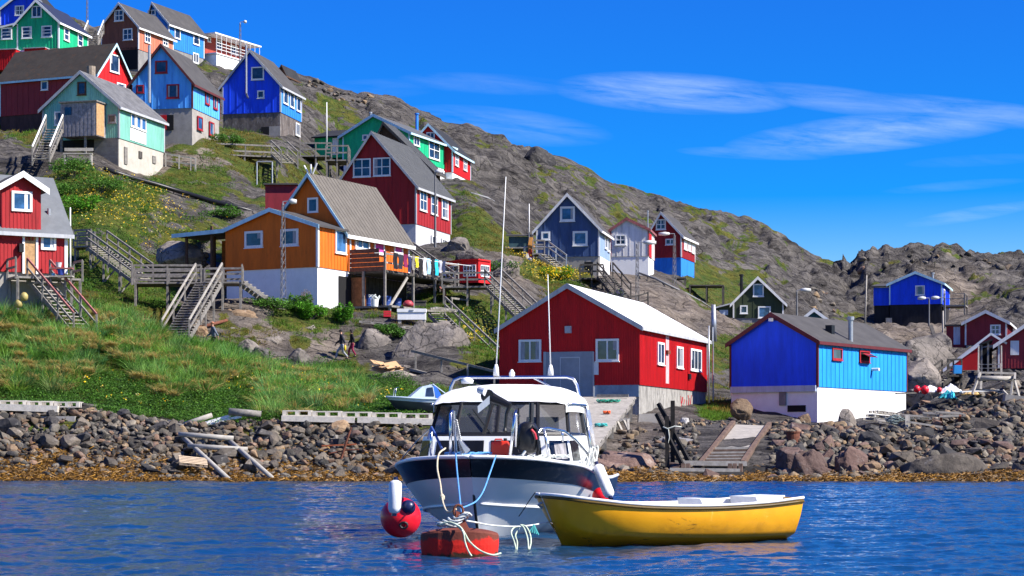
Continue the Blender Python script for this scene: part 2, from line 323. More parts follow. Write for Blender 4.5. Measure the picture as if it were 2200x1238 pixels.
# where plants grow: (px, py, 0 bare rock .. 1 grass)
GR = np.array([(50,300,.8),(50,420,.9),(200,400,.95),(300,420,.95),(300,362,.15),(250,366,.2),(400,325,.4),(430,400,.75),(500,330,.7),(560,400,.55),(540,450,.45),(380,440,.35),(350,520,.6),(400,480,.5),(20,340,.1),(60,345,.15),(20,300,.5),(250,620,1),(300,680,1),(450,690,.25),(500,650,.2),(560,720,.6),(600,745,.2),(640,740,.7),(690,735,.5),(470,700,.6),(530,665,.15),(540,715,.65),(510,745,.6),(660,765,.5),(520,690,.3),(620,690,.8),(680,690,.8),(800,760,.3),(860,750,.4),(900,760,.2),(760,730,.45),(800,720,.4),(700,745,.2),(700,230,.75),(760,200,.15),(660,280,.35),(740,260,.5),(850,240,.1),(700,190,.1),(1000,300,.15),(1100,330,.2),(1060,520,.9),(1100,545,.9),(1000,480,.65),(1000,420,.45),(1100,470,.2),(1090,430,.1),(1150,590,1),(1190,575,1),(1100,570,.2),(1120,620,.1),(1200,640,.6),(1030,680,1),(980,660,1),(1060,720,.9),(1000,610,.15),(960,560,.2),(1050,600,.2),(1400,650,.05),(1350,600,.03),(1450,690,.03),(1450,640,.05),(1330,660,.05),(1500,625,.85),(1550,640,.85),(1560,660,.6),(1500,520,.25),(1300,440,.4),(1250,470,.3),(1250,410,.45),(1420,440,.25),(1400,420,.4),(1600,520,.45),(1640,560,.3),(1740,560,.35),(1660,510,.45),(1750,640,.05),(1560,740,.7),(1545,700,.1),(1580,840,.5),(1850,640,.25),(1850,680,.4),(1900,600,.25),(2100,620,.35),(2160,600,.25),(1950,730,.1),(2000,780,.1),(2150,700,.08),(2050,620,.1),(1545,888,.75),(1650,880,.3),(1620,870,.2),(1700,905,.15),(1520,935,0),(1560,925,0),(1700,925,0),(1450,900,.1),(1300,930,0),(1380,960,0),(1700,960,0),(2000,960,0),(2100,880,0),(300,980,0),(700,980,0),(50,980,0),(900,980,0),(100,780,1),(100,860,1),(300,800,1),(400,800,1),(550,800,1),(700,820,1),(700,860,1),(850,850,.9),(900,800,.25),(860,790,.3),(950,860,.6),(1150,860,.3),(1250,300,.2),(1150,360,.4),(1040,330,.4),(930,290,.35),(1350,470,.45),(1480,480,.4),(1560,500,.45),(1700,590,.4),(1220,440,.4),(1180,400,.45),(900,260,.3),(800,225,.3),(740,190,.3),(2060,560,.3),(1960,570,.3),(1920,660,.3),(2130,640,.45),(1600,470,.3),(1500,560,.3),(-300,400,.8),(2500,640,.25),(2500,900,0),(400,150,.5),(200,60,.3),(600,180,.4)], float)
def hill_masks(px, py):
    num = np.zeros_like(px); den = np.zeros_like(px)
    for (gx, gy, gv) in GR:
        w = 1.0 / (((px - gx)**2 + ((py - gy)*1.5)**2 + 120.0)**2); num += w * gv; den += w
    return num / den
def ground_full(X, Y):
    X = np.atleast_1d(np.asarray(X, float)); Y = np.atleast_1d(np.asarray(Y, float))
    px = 1100 + X / np.maximum(Y, 1) * F; z = hill_base(px, Y)
    for (ax, ay, _), w in zip(_A, _Wt):
        z = z + w * np.exp(-((X - ax)**2 + (Y - ay)**2) / (2*_S*_S))
    py = HOR - (z - CAMH) / np.maximum(Y, 1) * F
    g = hill_masks(px, py)
    far = sstep(150, 230, Y); sh = np.where(px < 1000, .12 * sstep(85, 92, Y) + .88 * sstep(97, 112, Y), .35 * sstep(85, 92, Y) + .65 * sstep(96, 106, Y))
    # glacier-worn rock: tilted slabs with cracks
    u = X * .9 + Y * .45; v = Y * .9 - X * .45 - z * .35
    r3 = 1 - np.abs(2 * fbm(u * .42 + 3, v * .8, 3, 15) - 1)
    r1 = 1 - np.abs(2 * fbm(u * .055, v * .16, 4, 3) - 1); r2 = 1 - np.abs(2 * fbm(u * .17 + 5, v * .38, 4, 9) - 1)
    t1 = v * .20 + 1.7 * fbm(u * .04, v * .05, 3, 81); t2 = u * .13 - v * .06 + 1.5 * fbm(u * .06, v * .04, 3, 83); saw = sstep(.0, .16, t1 - np.floor(t1)) - (t1 - np.floor(t1)) + sstep(0, .12, t2 - np.floor(t2)) - (t2 - np.floor(t2)) - .1
    lump = fbm(X * .09, Y * .09, 3, 21) - .5; fine = fbm(u * .5, v * .9, 4, 33) - .5
    rock = (1 - .75 * g)
    d = saw * (.35 + .6 * far) * rock + lump * (1.3 + 1.5 * far) * (.5 + .5 * rock) + (r1 - .75) * (1.1 + 2.6 * far) * rock + (r2 - .75) * (.55 + 1.1 * far) * rock + (r3 - .78) * (.75 + .5 * far) * rock + fine * (.45 + .7 * far) * rock + (fbm(X * .8, Y * .8, 3, 40) - .5) * .25 * g
    near = np.exp(-_D2min(X, Y) / (2 * 3.0**2))
    yr = np.interp(px, PK, YR_); d = d * (1 - .72 * sstep(-30, -3, Y - yr) * (px < 1810))
    return z + d * sh * (1 - .8 * near), g, px, py
def _D2min(X, Y):
    m = np.full(X.shape, 1e9)
    for (ax, ay, _) in _A: m = np.minimum(m, (X - ax)**2 + (Y - ay)**2)
    return m
def gz(x, y): return float(ground_full([x], [y])[0][0])
def on_ground(px, Y, dz=0.):
    x = (px - 1100) / F * Y; return Vector((x, Y, gz(x, Y) + dz))
def m_hill():
    m, n, l, b = new_mat('hillside_rock_and_moss')
    pos = coord(n, l, 'Object'); at = n.new('ShaderNodeAttribute'); at.attribute_name = 'grass'; g = at.outputs['Fac']
    aw = n.new('ShaderNodeAttribute'); aw.attribute_name = 'warm'
    st = n.new('ShaderNodeMapping'); st.inputs['Rotation'].default_value = (R(20), 0, R(-26)); st.inputs['Scale'].default_value = (.5, 2.2, 1.6); l.new(pos, st.inputs[0]); sv = st.outputs[0]
    n1 = noise(n, l, pos, .22, 7, .62, .4); n2 = noise(n, l, sv, .35, 8, .68, .6); n3 = noise(n, l, pos, 1.6, 6, .7)
    rc = mixc(n, l, ramp(n, l, n2, .32, .68), (0.025, 0.022, 0.021), (0.152, 0.138, 0.125))
    rc = mixc(n, l, ramp(n, l, n3, .5, .72, 0, .6), rc, (0.193, 0.176, 0.16))
    rc = mixc(n, l, ramp(n, l, n1, .5, .72, 0, .45), rc, (0.016, 0.015, 0.014))
    rc = mixc(n, l, aw.outputs['Fac'], rc, mixc(n, l, ramp(n, l, n2, .3, .7), (0.14, 0.11, 0.085), (0.33, 0.27, 0.215)))
    vo = n.new('ShaderNodeTexVoronoi'); vo.feature = 'DISTANCE_TO_EDGE'; vo.inputs['Scale'].default_value = .5; wv = n.new('ShaderNodeVectorMath'); wv.operation = 'ADD'
    nc = n.new('ShaderNodeTexNoise'); nc.inputs['Scale'].default_value = .9; nc.inputs['Detail'].default_value = 4; l.new(pos, nc.inputs['Vector']); l.new(sv, wv.inputs[0]); l.new(nc.outputs['Color'], wv.inputs[1]); l.new(wv.outputs[0], vo.inputs['Vector'])
    crack = ramp(n, l, vo.outputs[0], .0, .03, .55, 0)
    rc = mixc(n, l, crack, rc, (.03, .028, .028))
    # plant cover
    m1 = noise(n, l, pos, .55, 6, .7, .5); m2 = noise(n, l, pos, 2.6, 5, .7)
    gc = mixc(n, l, ramp(n, l, m1, .35, .65), (0.052, 0.092, 0.011), (0.12, 0.112, 0.018))
    gc = mixc(n, l, ramp(n, l, m2, .45, .75, 0, .7), gc, (0.024, 0.036, 0.011))
    gc = mixc(n, l, ramp(n, l, noise(n, l, pos, .9, 4, .6), .6, .74, 0, .4), gc, (0.136, 0.088, 0.024))
    sx = n.new('ShaderNodeMath'); sx.operation = 'ADD'; l.new(g, sx.inputs[0])
    nn = n.new('ShaderNodeMapRange'); l.new(noise(n, l, pos, .3, 7, .66, .6), nn.inputs[0]); nn.inputs[1].default_value = .25; nn.inputs[2].default_value = .75; nn.inputs[3].default_value = -.5; nn.inputs[4].default_value = .5
    l.new(nn.outputs[0], sx.inputs[1])
    c = mixc(n, l, ramp(n, l, sx.outputs[0], .46, .56), rc, gc)
    l.new(c, b.inputs['Base Color']); b.inputs['Roughness'].default_value = .92; b.inputs['Specular IOR Level'].default_value = .2
    hh = n.new('ShaderNodeMath'); hh.operation = 'ADD'; l.new(n2, hh.inputs[0]); h2 = n.new('ShaderNodeMath'); h2.operation = 'MULTIPLY'; h2.inputs[1].default_value = .35; l.new(n3, h2.inputs[0]); l.new(h2.outputs[0], hh.inputs[1])
    h3 = n.new('ShaderNodeMath'); h3.operation = 'SUBTRACT'; l.new(hh.outputs[0], h3.inputs[0]); h4 = n.new('ShaderNodeMath'); h4.operation = 'MULTIPLY'; h4.inputs[1].default_value = .3; l.new(crack, h4.inputs[0]); l.new(h4.outputs[0], h3.inputs[1])
    bump(n, l, b, h3.outputs[0], 1.0, 1.1)
    return m
HILLM = m_hill()
WARM = np.array([(560,650),(480,640),(400,690),(560,720),(1100,590),(1340,600),(1400,650),(1450,690),(1300,560),(1570,700),(1930,730),(2000,720),(1990,780),(330,362),(420,345),(2050,650),(700,740),(1360,940),(1480,670),(440,330)], float)
def build_hill():
    us = np.concatenate([np.arange(-900, -100, 16), np.arange(-100, 2301, 3.4), np.arange(2312, 3300, 16)])
    ys = [76.0]
    while ys[-1] < 360: ys.append(ys[-1] + (.34 if ys[-1] < 100 else .0031 * ys[-1]) * (1 if ys[-1] < 300 else 3))
    ys = np.array(ys); U, YY = np.meshgrid(us, ys, indexing='ij'); X = (U - 1100) / F * YY
    z, g, px, py = ground_full(X.ravel(), YY.ravel())
    wm = np.zeros_like(z)
    for (wx, wy) in WARM: wm = np.maximum(wm, np.exp(-((px - wx)**2 + ((py - wy) * 1.5)**2) / (2 * 48.0**2)))
    V = np.stack([X.ravel(), YY.ravel(), z], 1); nu, ny = U.shape
    i = np.arange(nu - 1)[:, None] * ny + np.arange(ny - 1)[None, :]
    Fc = np.stack([i, i + ny, i + ny + 1, i + 1], -1).reshape(-1, 4)
    o = npmesh('hill', V, Fc, HILLM, smooth=True, attrs=dict(grass=g, warm=np.clip(wm, 0, 1) * .8))
    o['kind'] = 'structure'; return o
hill = build_hill()
# ------------------------------------------------------------------ the water
def m_water():
    m, n, l, b = new_mat('sea_water'); pos = coord(n, l, 'Object', (1, 1, 1))
    b.inputs['Base Color'].default_value = (.004, .036, .092, 1); b.inputs['Roughness'].default_value = .06; b.inputs['IOR'].default_value = 1.333
    b.inputs['Specular IOR Level'].default_value = .5
    v2 = coord(n, l, 'Object', (.8, 1.6, 1))
    bump(n, l, b, noise(n, l, v2, 10, 4, .65), .28, .03)
    return m
WATERM = m_water()
def build_water():
    us = np.concatenate([np.arange(-3000, -100, 60), np.arange(-100, 2301, 4.2), np.arange(2340, 5200, 60)])
    ys = np.concatenate([np.arange(-60, 14, 4), np.arange(14, 19, .2)])
    y = 19.0; yy = []
    while y < 93: yy.append(y); y += .04 + .0008 * y
    ys = np.concatenate([ys, yy]); U, Yg = np.meshgrid(us, ys, indexing='ij')
    X = (U - 1100) / F * np.maximum(Yg, 12); Y = Yg
    x, q = X.ravel(), Y.ravel(); h = np.zeros_like(x); rr = np.random.default_rng(3)
    for i in range(46):
        lam = .16 * 1.085**i; th = R(rr.normal(-62, 34)); k = 2*math.pi/lam; a = .0045 * lam**.70 * (1.0 if lam < 1.6 else .55)
        ph = rr.uniform(0, 6.28); arg = k * (x * math.cos(th) + q * math.sin(th)) + ph + 2.2 * vnoise(x * .6 / lam**.5 + i, q * .6 / lam**.5, i)
        h += a * np.sin(arg)
    gust = fbm(x * .05, q * .11, 3, 77); h *= .55 + .9 * gust
    V = np.stack([x, q, h], 1); nu, ny = U.shape
    i = np.arange(nu - 1)[:, None] * ny + np.arange(ny - 1)[None, :]
    Fc = np.stack([i, i + ny, i + ny + 1, i + 1], -1).reshape(-1, 4)
    o = npmesh('water', V, Fc, WATERM, smooth=True); o['kind'] = 'structure'; return o
water = build_water()
# ------------------------------------------------------------------ houses
def paint(name, col, **k): return M(name, col, .72, .15, (1.3, 1.3, .22), 8, k.pop('dirt', [c * .35 for c in col]), k.pop('amt', .5), bmp=.08, **k)
RED = paint('red_paint', (.54, .007, .010)); DRED = paint('dark_red_paint', (.30, .012, .016)); ORANGE = paint('orange_paint', (.66, .135, .007))
GREEN = paint('green_paint', (.006, .42, .19)); BLUE = paint('deep_blue_paint', (.006, .07, .80)); BLUE2 = paint('bright_blue_paint', (.02, .20, .68)); PALEB = paint('pale_blue_paint', (.09, .38, .92))
CYAN = paint('sky_blue_boards', (.010, .27, .70)); MINT = paint('mint_paint', (.22, .52, .42), amt=.45); NAVY = paint('navy_paint', (.045, .085, .20)); SALMON = paint('salmon_paint', (.58, .17, .10))
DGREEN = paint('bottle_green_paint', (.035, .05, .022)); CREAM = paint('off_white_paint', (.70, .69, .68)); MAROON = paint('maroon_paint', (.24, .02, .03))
BROWNFELT = M('brown_roof_felt', (0.035, 0.029, 0.024), .9, .2, (1,1,1), 18, (0.092, 0.041, 0.017), .55)
TANROOF = M('tan_strip_roof', (0.124, 0.11, 0.092), .8, .12, (1,1,1), 12, (0.052, 0.046, 0.043), .4)
GREYROOF = M('grey_strip_roof', (0.092, 0.095, 0.095), .7, .12, (1,1,1), 12, (0.041, 0.041, 0.041), .4)
WHITEROOF = M('white_sheet_roof', (.86, .86, .85), .5, .03, (1, 1, 1), 8, (.6, .6, .58), .2)
LBTRIM = paint('pale_blue_trim', (.45, .68, .78)); GREYTRIM = paint('grey_trim', (.42, .43, .45)); REDTRIM = paint('red_trim', (.33, .012, .02)); DBRTRIM = paint('dark_brown_trim', (.10, .02, .02))
WHITEW = M('white_rendered_wall', (.80, .80, .79), .8, .05, (.8, .8, .4), 8, (.45, .44, .42), .25)
DARKHOLE = M('dark_interior', (.008, .008, .009), .9, .2, bmp=0)
WOODDARK = m_wood('dark_stained_wood', (.10, .055, .035)); WOODRAW = m_wood('raw_plywood', (.45, .27, .13), .2); BARK = m_wood('old_grey_boards', (.27, .255, .27), .35)
WR = random.Random(21); CURTM = M('window_curtain', (.34, .34, .36), .9, .2, (6, 6, 1.5), 6)
def win(h, root, face, x0, y0, x1, y1, nx=1, ny=1, fm=None, glass=None, t=.1, name='window', sill=True):
    fm = fm or WHITE; fn = h.front if face == 'f' else h.side
    a0, zt = fn(x0, y0); a1, zb = fn(x1, y1); zt2 = fn(x1, y0)[1]; zb1 = fn(x0, y1)[1]
    zt = (zt + zt2) / 2; zb = (zb + zb1) / 2; a0, a1 = min(a0, a1), max(a0, a1)
    def bx(m, p0, p1, q0, q1, d0, d1):      # along the wall, up, outward
        if face == 'f': m.box(p0, p1, -d1, -d0, q0, q1)
        else: m.box(d0, d1, p0, p1, q0, q1)
    t = min(t, .2 * (a1 - a0), .2 * (zt - zb))
    m = MB(); bx(m, a0, a0+t, zb, zt, .0, .085); bx(m, a1-t, a1, zb, zt, .0, .085); bx(m, a0+t, a1-t, zt-t, zt, .0, .083); bx(m, a0+t, a1-t, zb, zb+t, .0, .083)
    for i in range(1, nx):
        c = a0 + t + (a1 - a0 - 2*t) * i / nx; bx(m, c - t*.36, c + t*.36, zb+t, zt-t, .0, .072)
    for i in range(1, ny):
        c = zb + t + (zt - zb - 2*t) * i / ny; bx(m, a0+t, a1-t, c - t*.3, c + t*.3, .0, .068)
    if sill: bx(m, a0 - .04, a1 + .04, zb - .05, zb, .0, .12)
    o = m.build(name, fm, root, local=True)
    g = MB(); bx(g, a0+t*.5, a1-t*.5, zb+t*.5, zt-t*.5, .005, .04); g.build('pane', glass or GLASS, o, local=True)
    if (glass in (None, GLASS, GLASSB)) and a1 - a0 > .55 and WR.random() < .62:
        ww = (a1 - a0 - 2*t); sd = WR.choice((0, 1, 2)); hh = WR.choice((0, 0, .4))
        for e in (0, 1):
            cw = ww * WR.uniform(.14, .26)
            if sd == 1 - e: continue
            c = MB(); p0 = a0 + t if e == 0 else a1 - t - cw; bx(c, p0, p0 + cw, zb + t + hh * (zt - zb), zt - t, .041, .05); c.build('curtain', CURTM, o, local=True)
    return o
def slab(h, root, name, face, x0, y0, x1, y1, mat, d0=0., d1=.06):
    fn = h.front if face == 'f' else h.side
    a0, zt = fn(x0, y0); a1, zb = fn(x1, y1); a0, a1 = min(a0, a1), max(a0, a1); m = MB()
    if face == 'f': m.box(a0, a1, -d1, -d0, zb, zt)
    else: m.box(d0, d1, a0, a1, zb, zt)
    return m.build(name, mat, root, local=True)
def house(key, label, wall, roof, trim, found, bat=.55, wins=(), name='wooden_house', cat='house', ribs=0, oh=.28, corner=True, wallside=None, battens=True, fname='foundation', roof_t=.13, openb=False, nosoff=False):
    h = HS[key]; root = thing(name, label, cat, h.O, -h.th, 'painted wooden houses on the hillside' if cat == 'house' else None); h.root = root
    fr = h.ridge == 'front'; A, B = (h.w, h.L) if fr else (h.L, h.w)
    loc = (lambda a, b, z: (-a, b, z)) if fr else (lambda a, b, z: (-b, a, z))
    ra, rz, e0, e1 = h.ra, h.rz, h.ez, h.ez2
    def top(a): return e0 + (rz - e0) * a / ra if a <= ra else e1 + (rz - e1) * (A - a) / (A - ra)
    m = MB()
    for b in (0, B): m.add([loc(0, b, 0), loc(A, b, 0), loc(A, b, e1), loc(ra, b, rz), loc(0, b, e0)], [(0, 1, 2, 3, 4)])
    m.add([loc(0, 0, 0), loc(0, B, 0), loc(0, B, e0), loc(0, 0, e0)], [(0, 1, 2, 3)]); m.add([loc(A, 0, 0), loc(A, B, 0), loc(A, B, e1), loc(A, 0, e1)], [(0, 1, 2, 3)])
    m.add([loc(0, 0, 0), loc(A, 0, 0), loc(A, B, 0), loc(0, B, 0)], [(0, 1, 2, 3)])
    def bats(m, sp, w, d):
        n = max(2, int(A / sp))
        for i in range(n + 1):
            a = w/2 + (A - w) * i / n; hh = min(top(max(a - w/2, 0)), top(min(a + w/2, A))) - .02
            m.hexa([loc(a-w/2, -d, 0.012), loc(a+w/2, -d, 0.012), loc(a+w/2, .01, 0.012), loc(a-w/2, .01, 0.012), loc(a-w/2, -d, hh), loc(a+w/2, -d, hh), loc(a+w/2, .01, hh), loc(a-w/2, .01, hh)])
        n = max(2, int(B / sp))
        for i in range(n + 1):
            b = w/2 + (B - w) * i / n
            m.hexa([loc(-d, b-w/2, 0.012), loc(.01, b-w/2, 0.012), loc(.01, b+w/2, 0.012), loc(-d, b+w/2, 0.012), loc(-d, b-w/2, e0-.02), loc(.01, b-w/2, e0-.02), loc(.01, b+w/2, e0-.02), loc(-d, b+w/2, e0-.02)])
    if battens:
        bats(m, bat, min(.07, bat * .4), .022)
    wo = m.build('wall', wall, root, local=True, fix=False)
    if wallside is not None:
        wo.data.materials.append(wallside)
        for p in wo.data.polygons:
            c = p.center
            if (fr and c.x > -.005 and c.y > .0) or (not fr and c.x > -.005): p.material_index = 1
    if corner:
        for (a, b) in ((0, 0), (A, 0), (0, B)):
            hh = (e0 if a == 0 else e1) - .03; s = .055; sa = s if a == 0 else -s; sb = s if b == 0 else -s
            q = MB(); xs = sorted((a - sa * .6, a + sa * 1.6)); ys = sorted((b - sb * .6, b + sb * 1.6))
            q.hexa([loc(xs[i], ys[j], z) for z in (0.004, hh) for (i, j) in ((0, 0), (1, 0), (1, 1), (0, 1))]); q.build('corner_board', trim, root, local=True)
    # foundation
    if h.fd > .05 and not openb:
        q = MB(); i = .05; q.hexa([loc(a, b, z) for z in (-h.fd - 2.2, -.006) for (a, b) in ((i, i), (A-i, i), (A-i, B-i), (i, B-i))]); q.build(fname, found, root, local=True)
    # roof: one folded slab
    t = roof_t; sl0 = (rz - e0) / ra; sl1 = (rz - e1) / (A - ra); q = MB()
    def prof(b): return [loc(-oh, b, e0 - sl0*oh + .01), loc(ra, b, rz + .012), loc(A + oh, b, e1 - sl1*oh + .01), loc(A + oh, b, e1 - sl1*oh + t), loc(ra, b, rz + t * 1.25), loc(-oh, b, e0 - sl0*oh + t)]
    p = prof(-oh) + prof(B + oh)
    q.add(p, [(0,1,4,5), (1,2,3,4), (11,10,7,6), (10,9,8,7), (0,6,7,1), (1,7,8,2), (2,8,9,3), (3,9,10,4), (4,10,11,5), (5,11,6,0)])
    if ribs:
        for i in range(int((B + 2*oh) / ribs) + 1):
            b = -oh + .05 + i * ribs; w = .035
            for (aa, za, ab, zb) in ((-oh, e0 - sl0*oh + t, ra, rz + t*1.25), (A + oh, e1 - sl1*oh + t, ra, rz + t*1.25)):
                q.hexa([loc(aa, b, za-.01), loc(ab, b, zb-.01), loc(ab, b+w, zb-.01), loc(aa, b+w, za-.01), loc(aa, b, za+.035), loc(ab, b, zb+.035), loc(ab, b+w, zb+.035), loc(aa, b+w, za+.035)])
    q.build('roof', roof, root, local=True)
    # bargeboards and eave board
    for (aa, za, sl, sg) in ((-oh, e0 - sl0*oh, sl0, -1), (A + oh, e1 - sl1*oh, sl1, 1)):
        q = MB(); d0, d1 = -oh - .035, -oh - .003; lo, hi = -.1, t + .02
        q.hexa([loc(aa, d0, za+lo), loc(ra, d0, rz+.01+lo), loc(ra, d1, rz+.01+lo), loc(aa, d1, za+lo), loc(aa, d0, za+hi), loc(ra, d0, rz+hi+.03), loc(ra, d1, rz+hi+.03), loc(aa, d1, za+hi)]); q.build('bargeboard', trim, root, local=True)
    q = MB(); za = e0 - sl0*oh; q.hexa([loc(-oh-.03, -oh, za-.06), loc(-oh-.003, -oh, za-.06), loc(-oh-.003, B+oh, za-.06), loc(-oh-.03, B+oh, za-.06), loc(-oh-.03, -oh, za+t-.02), loc(-oh-.003, -oh, za+t-.02), loc(-oh-.003, B+oh, za+t-.02), loc(-oh-.03, B+oh, za+t-.02)]); q.build('eave_board', trim, root, local=True)
    for wd in wins: win(h, root, *wd)
    h.top = top; h.A, h.B, h.locf = A, B, loc
    return root
def stack(h, root, a, b, z1, r=.09, name='stovepipe', mat=None, cap=True):
    x, y, _ = h.locf(a, b, 0); z0 = h.top(a) - .1; m = MB(); m.tube([(x, y, z0), (x, y, z1)], r, 10)
    if cap: m.tube([(x, y, z1), (x, y, z1 + .12)], r * 1.5, 10)
    return m.build(name, mat or STEEL, root, local=True)
G, GB = GLASS, GLASSB
# --- red warehouse on the quay
r = house('warehouse', 'large bright red corrugated warehouse with white roof and grey garage door above the ramp', RED, WHITEROOF, GREYTRIM, M('peeling_whitewashed_wall', (.30, .285, .255), .9, .35, (2.2, 2.2, .8), 5, (.045, .042, .04), .9, dsc=.9), bat=.13, corner=False, oh=.22, name='warehouse', cat='warehouse',
  wins=[('f',266,495,436,662,2,1,None,G,.11), ('f',851,489,1026,659,2,1,None,G,.11), ('s',1312,516,1362,686,2,1,None,G,.11), ('s',1457,548,1505,712,2,1,None,G,.11), ('s',1563,568,1644,733,3,1,None,G,.11)])
h = HS['warehouse']

STEELD = M('grey_steel_door', (.27, .29, .33), .5, .1, (1, 1, 1), 8, (.17, .18, .2), .3)
gd = slab(h, r, 'garage_door', 'f', 474, 590, 836, 928, STEELD, .03, .06)
fr_ = MB()
for (x0, x1, y0, y1) in ((580,585,628,908), (726,731,628,908), (585,726,628,634), (585,726,903,908)):
    a0, zt = h.front(x0, y0); a1, zb = h.front(x1, y1); fr_.box(a0, a1, -.085, -.06, zb, zt)
fr_.build('wicket_door', M('pale_grey_trim', (.5, .52, .55), .5, .05), gd, local=True)
for (x0, x1) in ((455, 475), (828, 838)): slab(h, r, 'door_post', 'f', x0, 588, x1, 928, GREYTRIM, .0, .1)
slab(h, r, 'flood_lamp', 'f', 622, 394, 666, 446, GREYTRIM, .0, .22); slab(h, r, 'notice_board', 'f', 836, 668, 872, 762, CREAM, .04, .08)
slab(h, r, 'foundation_facing', 'f', 836, 842, 1175, 930, M('blue_grey_concrete', (.22, .29, .36), .9, .2, (1, 1, 1), 6, (.1, .11, .12), .6), .0, .035)
slab(h, r, 'vent_box', 's', 1544, 755, 1560, 797, BLACK, .0, .12); slab(h, r, 'vent_box', 's', 1378, 575, 1398, 606, RUST, .0, .14)
sm = M('white_paint_streak', (.66, .40, .40), .8, .3, (5, 5, .8), 8, (.50, .02, .03), .7); slab(h, r, 'paint_streak', 's', 1378, 455, 1402, 830, sm, .0, .026).parent = r
q = MB()
for px, y0, y1 in ((1668, 515, 765), (1705, 400, 960)):
    a, z0 = h.side(1690, y1); _, z1 = h.side(1690, y0); q.tube([(.12 + (.25 if px > 1700 else 0), a - (.4 if px < 1700 else -.1), z0), (.12 + (.25 if px > 1700 else 0), a - (.4 if px < 1700 else -.1), z1)], .045, 8)
q.build('drainpipe', STEEL, r, local=True)
GRAF = M('red_spray_paint', (.42, .02, .03), .8, .2); q = MB()
for k in range(9):
    px = 1500 + k * 10 + random.uniform(-4, 4); y, z = h.side(px, 930 + random.uniform(-15, 25)); y2, z2 = h.side(px + random.uniform(-9, 9), 985 + random.uniform(-10, 45))
    q.beam((-.035, y, z), (-.035, y2, z2), .02, .05, (0, 1, 0))
q.build('graffiti', GRAF, r, local=True)
# --- blue hall
BLUEP = paint('royal_blue_panel', (.006, .075, .85), amt=.15)  # front takes a deeper blue than the side boards
r = house('bluehall', 'big blue boat shed with red edging, white lower walls and grey roof by the boulders', BLUEP, FELT, paint('dark_red_edging', (.10, .012, .016)), WHITEW, bat=.42, wallside=CYAN, oh=.2, name='boat_shed', cat='shed', battens=False)
h = HS['bluehall']
q = MB(); n = 22
for i in range(n + 1):
    b = .06 + (h.L - .12) * i / n; q.box(.0, .025, b - .03, b + .03, .02, h.ez - .05)
q.build('batten', CYAN, r, local=True)
win(h, r, 's', 785, 670, 848, 748, 1, 1, REDTRIM, GLASS, .1); w2 = win(h, r, 's', 958, 687, 1022, 763, 1, 1, REDTRIM, DARKHOLE, .1)
y0, zt = h.side(968, 705); y1, zb = h.side(1020, 745); q = MB(); q.add([(.1, y0, zt), (.1, y1, zt), (.55, y1, zb + .1), (.55, y0, zb + .1), (.14, y0, zt), (.14, y1, zt), (.59, y1, zb + .12), (.59, y0, zb + .12)], [(0,1,2,3), (7,6,5,4), (0,3,7,4), (1,0,4,5), (2,1,5,6), (3,2,6,7)]); q.build('open_sash', REDTRIM, w2, local=True)
q = MB(); q.add([(.18, y0 + .1, zt - .03), (.18, y1 - .1, zt - .03), (.56, y1 - .1, zb + .16), (.56, y0 + .1, zb + .16)], [(0, 1, 2, 3)]); q.build('pane', GLASSB, w2, local=True)
y, z = h.side(1040, 808); q = MB(); q.lathe((.02, y, z), [(.0, 0), (.09, 0), (.09, .45), (0, .45)], 10, 'x'); q.build('vent_pipe', WHITE, r, local=True)
a = h.front(795, 470)[0]; q = MB(); q.tube([(-h.ra + 2.6, 4.6, h.top(h.ra - 2.6) - .1), (-h.ra + 2.6, 4.6, h.top(h.ra - 2.6) + 1.3)], .14, 12); q.tube([(-h.ra + 2.6, 4.6, h.top(h.ra - 2.6) + 1.3), (-h.ra + 2.6, 4.6, h.top(h.ra - 2.6) + 1.5)], .2, 12); q.build('stovepipe', STEEL, r, local=True)
q = MB(); c = h.ra - 1.8; q.box(-c - .2, -c + .2, 3.4, 3.8, h.top(c) - .1, h.top(c) + .55); q.build('vent_box', BLACK, r, local=True)
slab(h, r, 'beam', 'f', 150, 918, 690, 946, paint('bluish_white_trim', (.45, .52, .62)), .0, .12)
slab(h, r, 'low_opening', 'f', 505, 1035, 620, 1075, DARKHOLE, -.045, -.02); slab(h, r, 'pillar', 'f', 455, 948, 497, 1035, MATS['grey_concrete'], -.05, .05)
q = MB(); a, z = h.front(423, 492); q.box(a - .06, a + .06, -.35, .0, z - .05, z + .05); q.box(a - .1, a + .1, -.5, -.32, z - .12, z + .06); q.build('wall_lamp', STEEL, r, local=True)
# --- maroon and red house above the orange one
r = house('maroon', 'tall dark red house with two white gable windows, pale concrete base and grey roof', DRED, GREYROOF, GREYTRIM, CONC_ if 0 else M('pale_concrete_blocks', (.48, .48, .50), .9, .1, (1, 1, 1), 8, (.26, .26, .28), .5), bat=.62, ribs=.42,
  wins=[('f',410,486,540,622,2,2), ('f',558,478,686,614,2,2), ('s',897,716,948,872,2,2), ('s',979,750,1027,900,2,2), ('s',1058,780,1106,930,2,2), ('s',985,1055,1020,1170,2,2), ('s',1060,1078,1096,1190,2,2)])
h = HS['maroon']
r2 = house('greyroof', 'grey roofed house squeezed between the tall dark red house and the green one', WOODDARK, GREYROOF, GREYD, CONCG, bat=.5, ribs=.42, oh=.4)
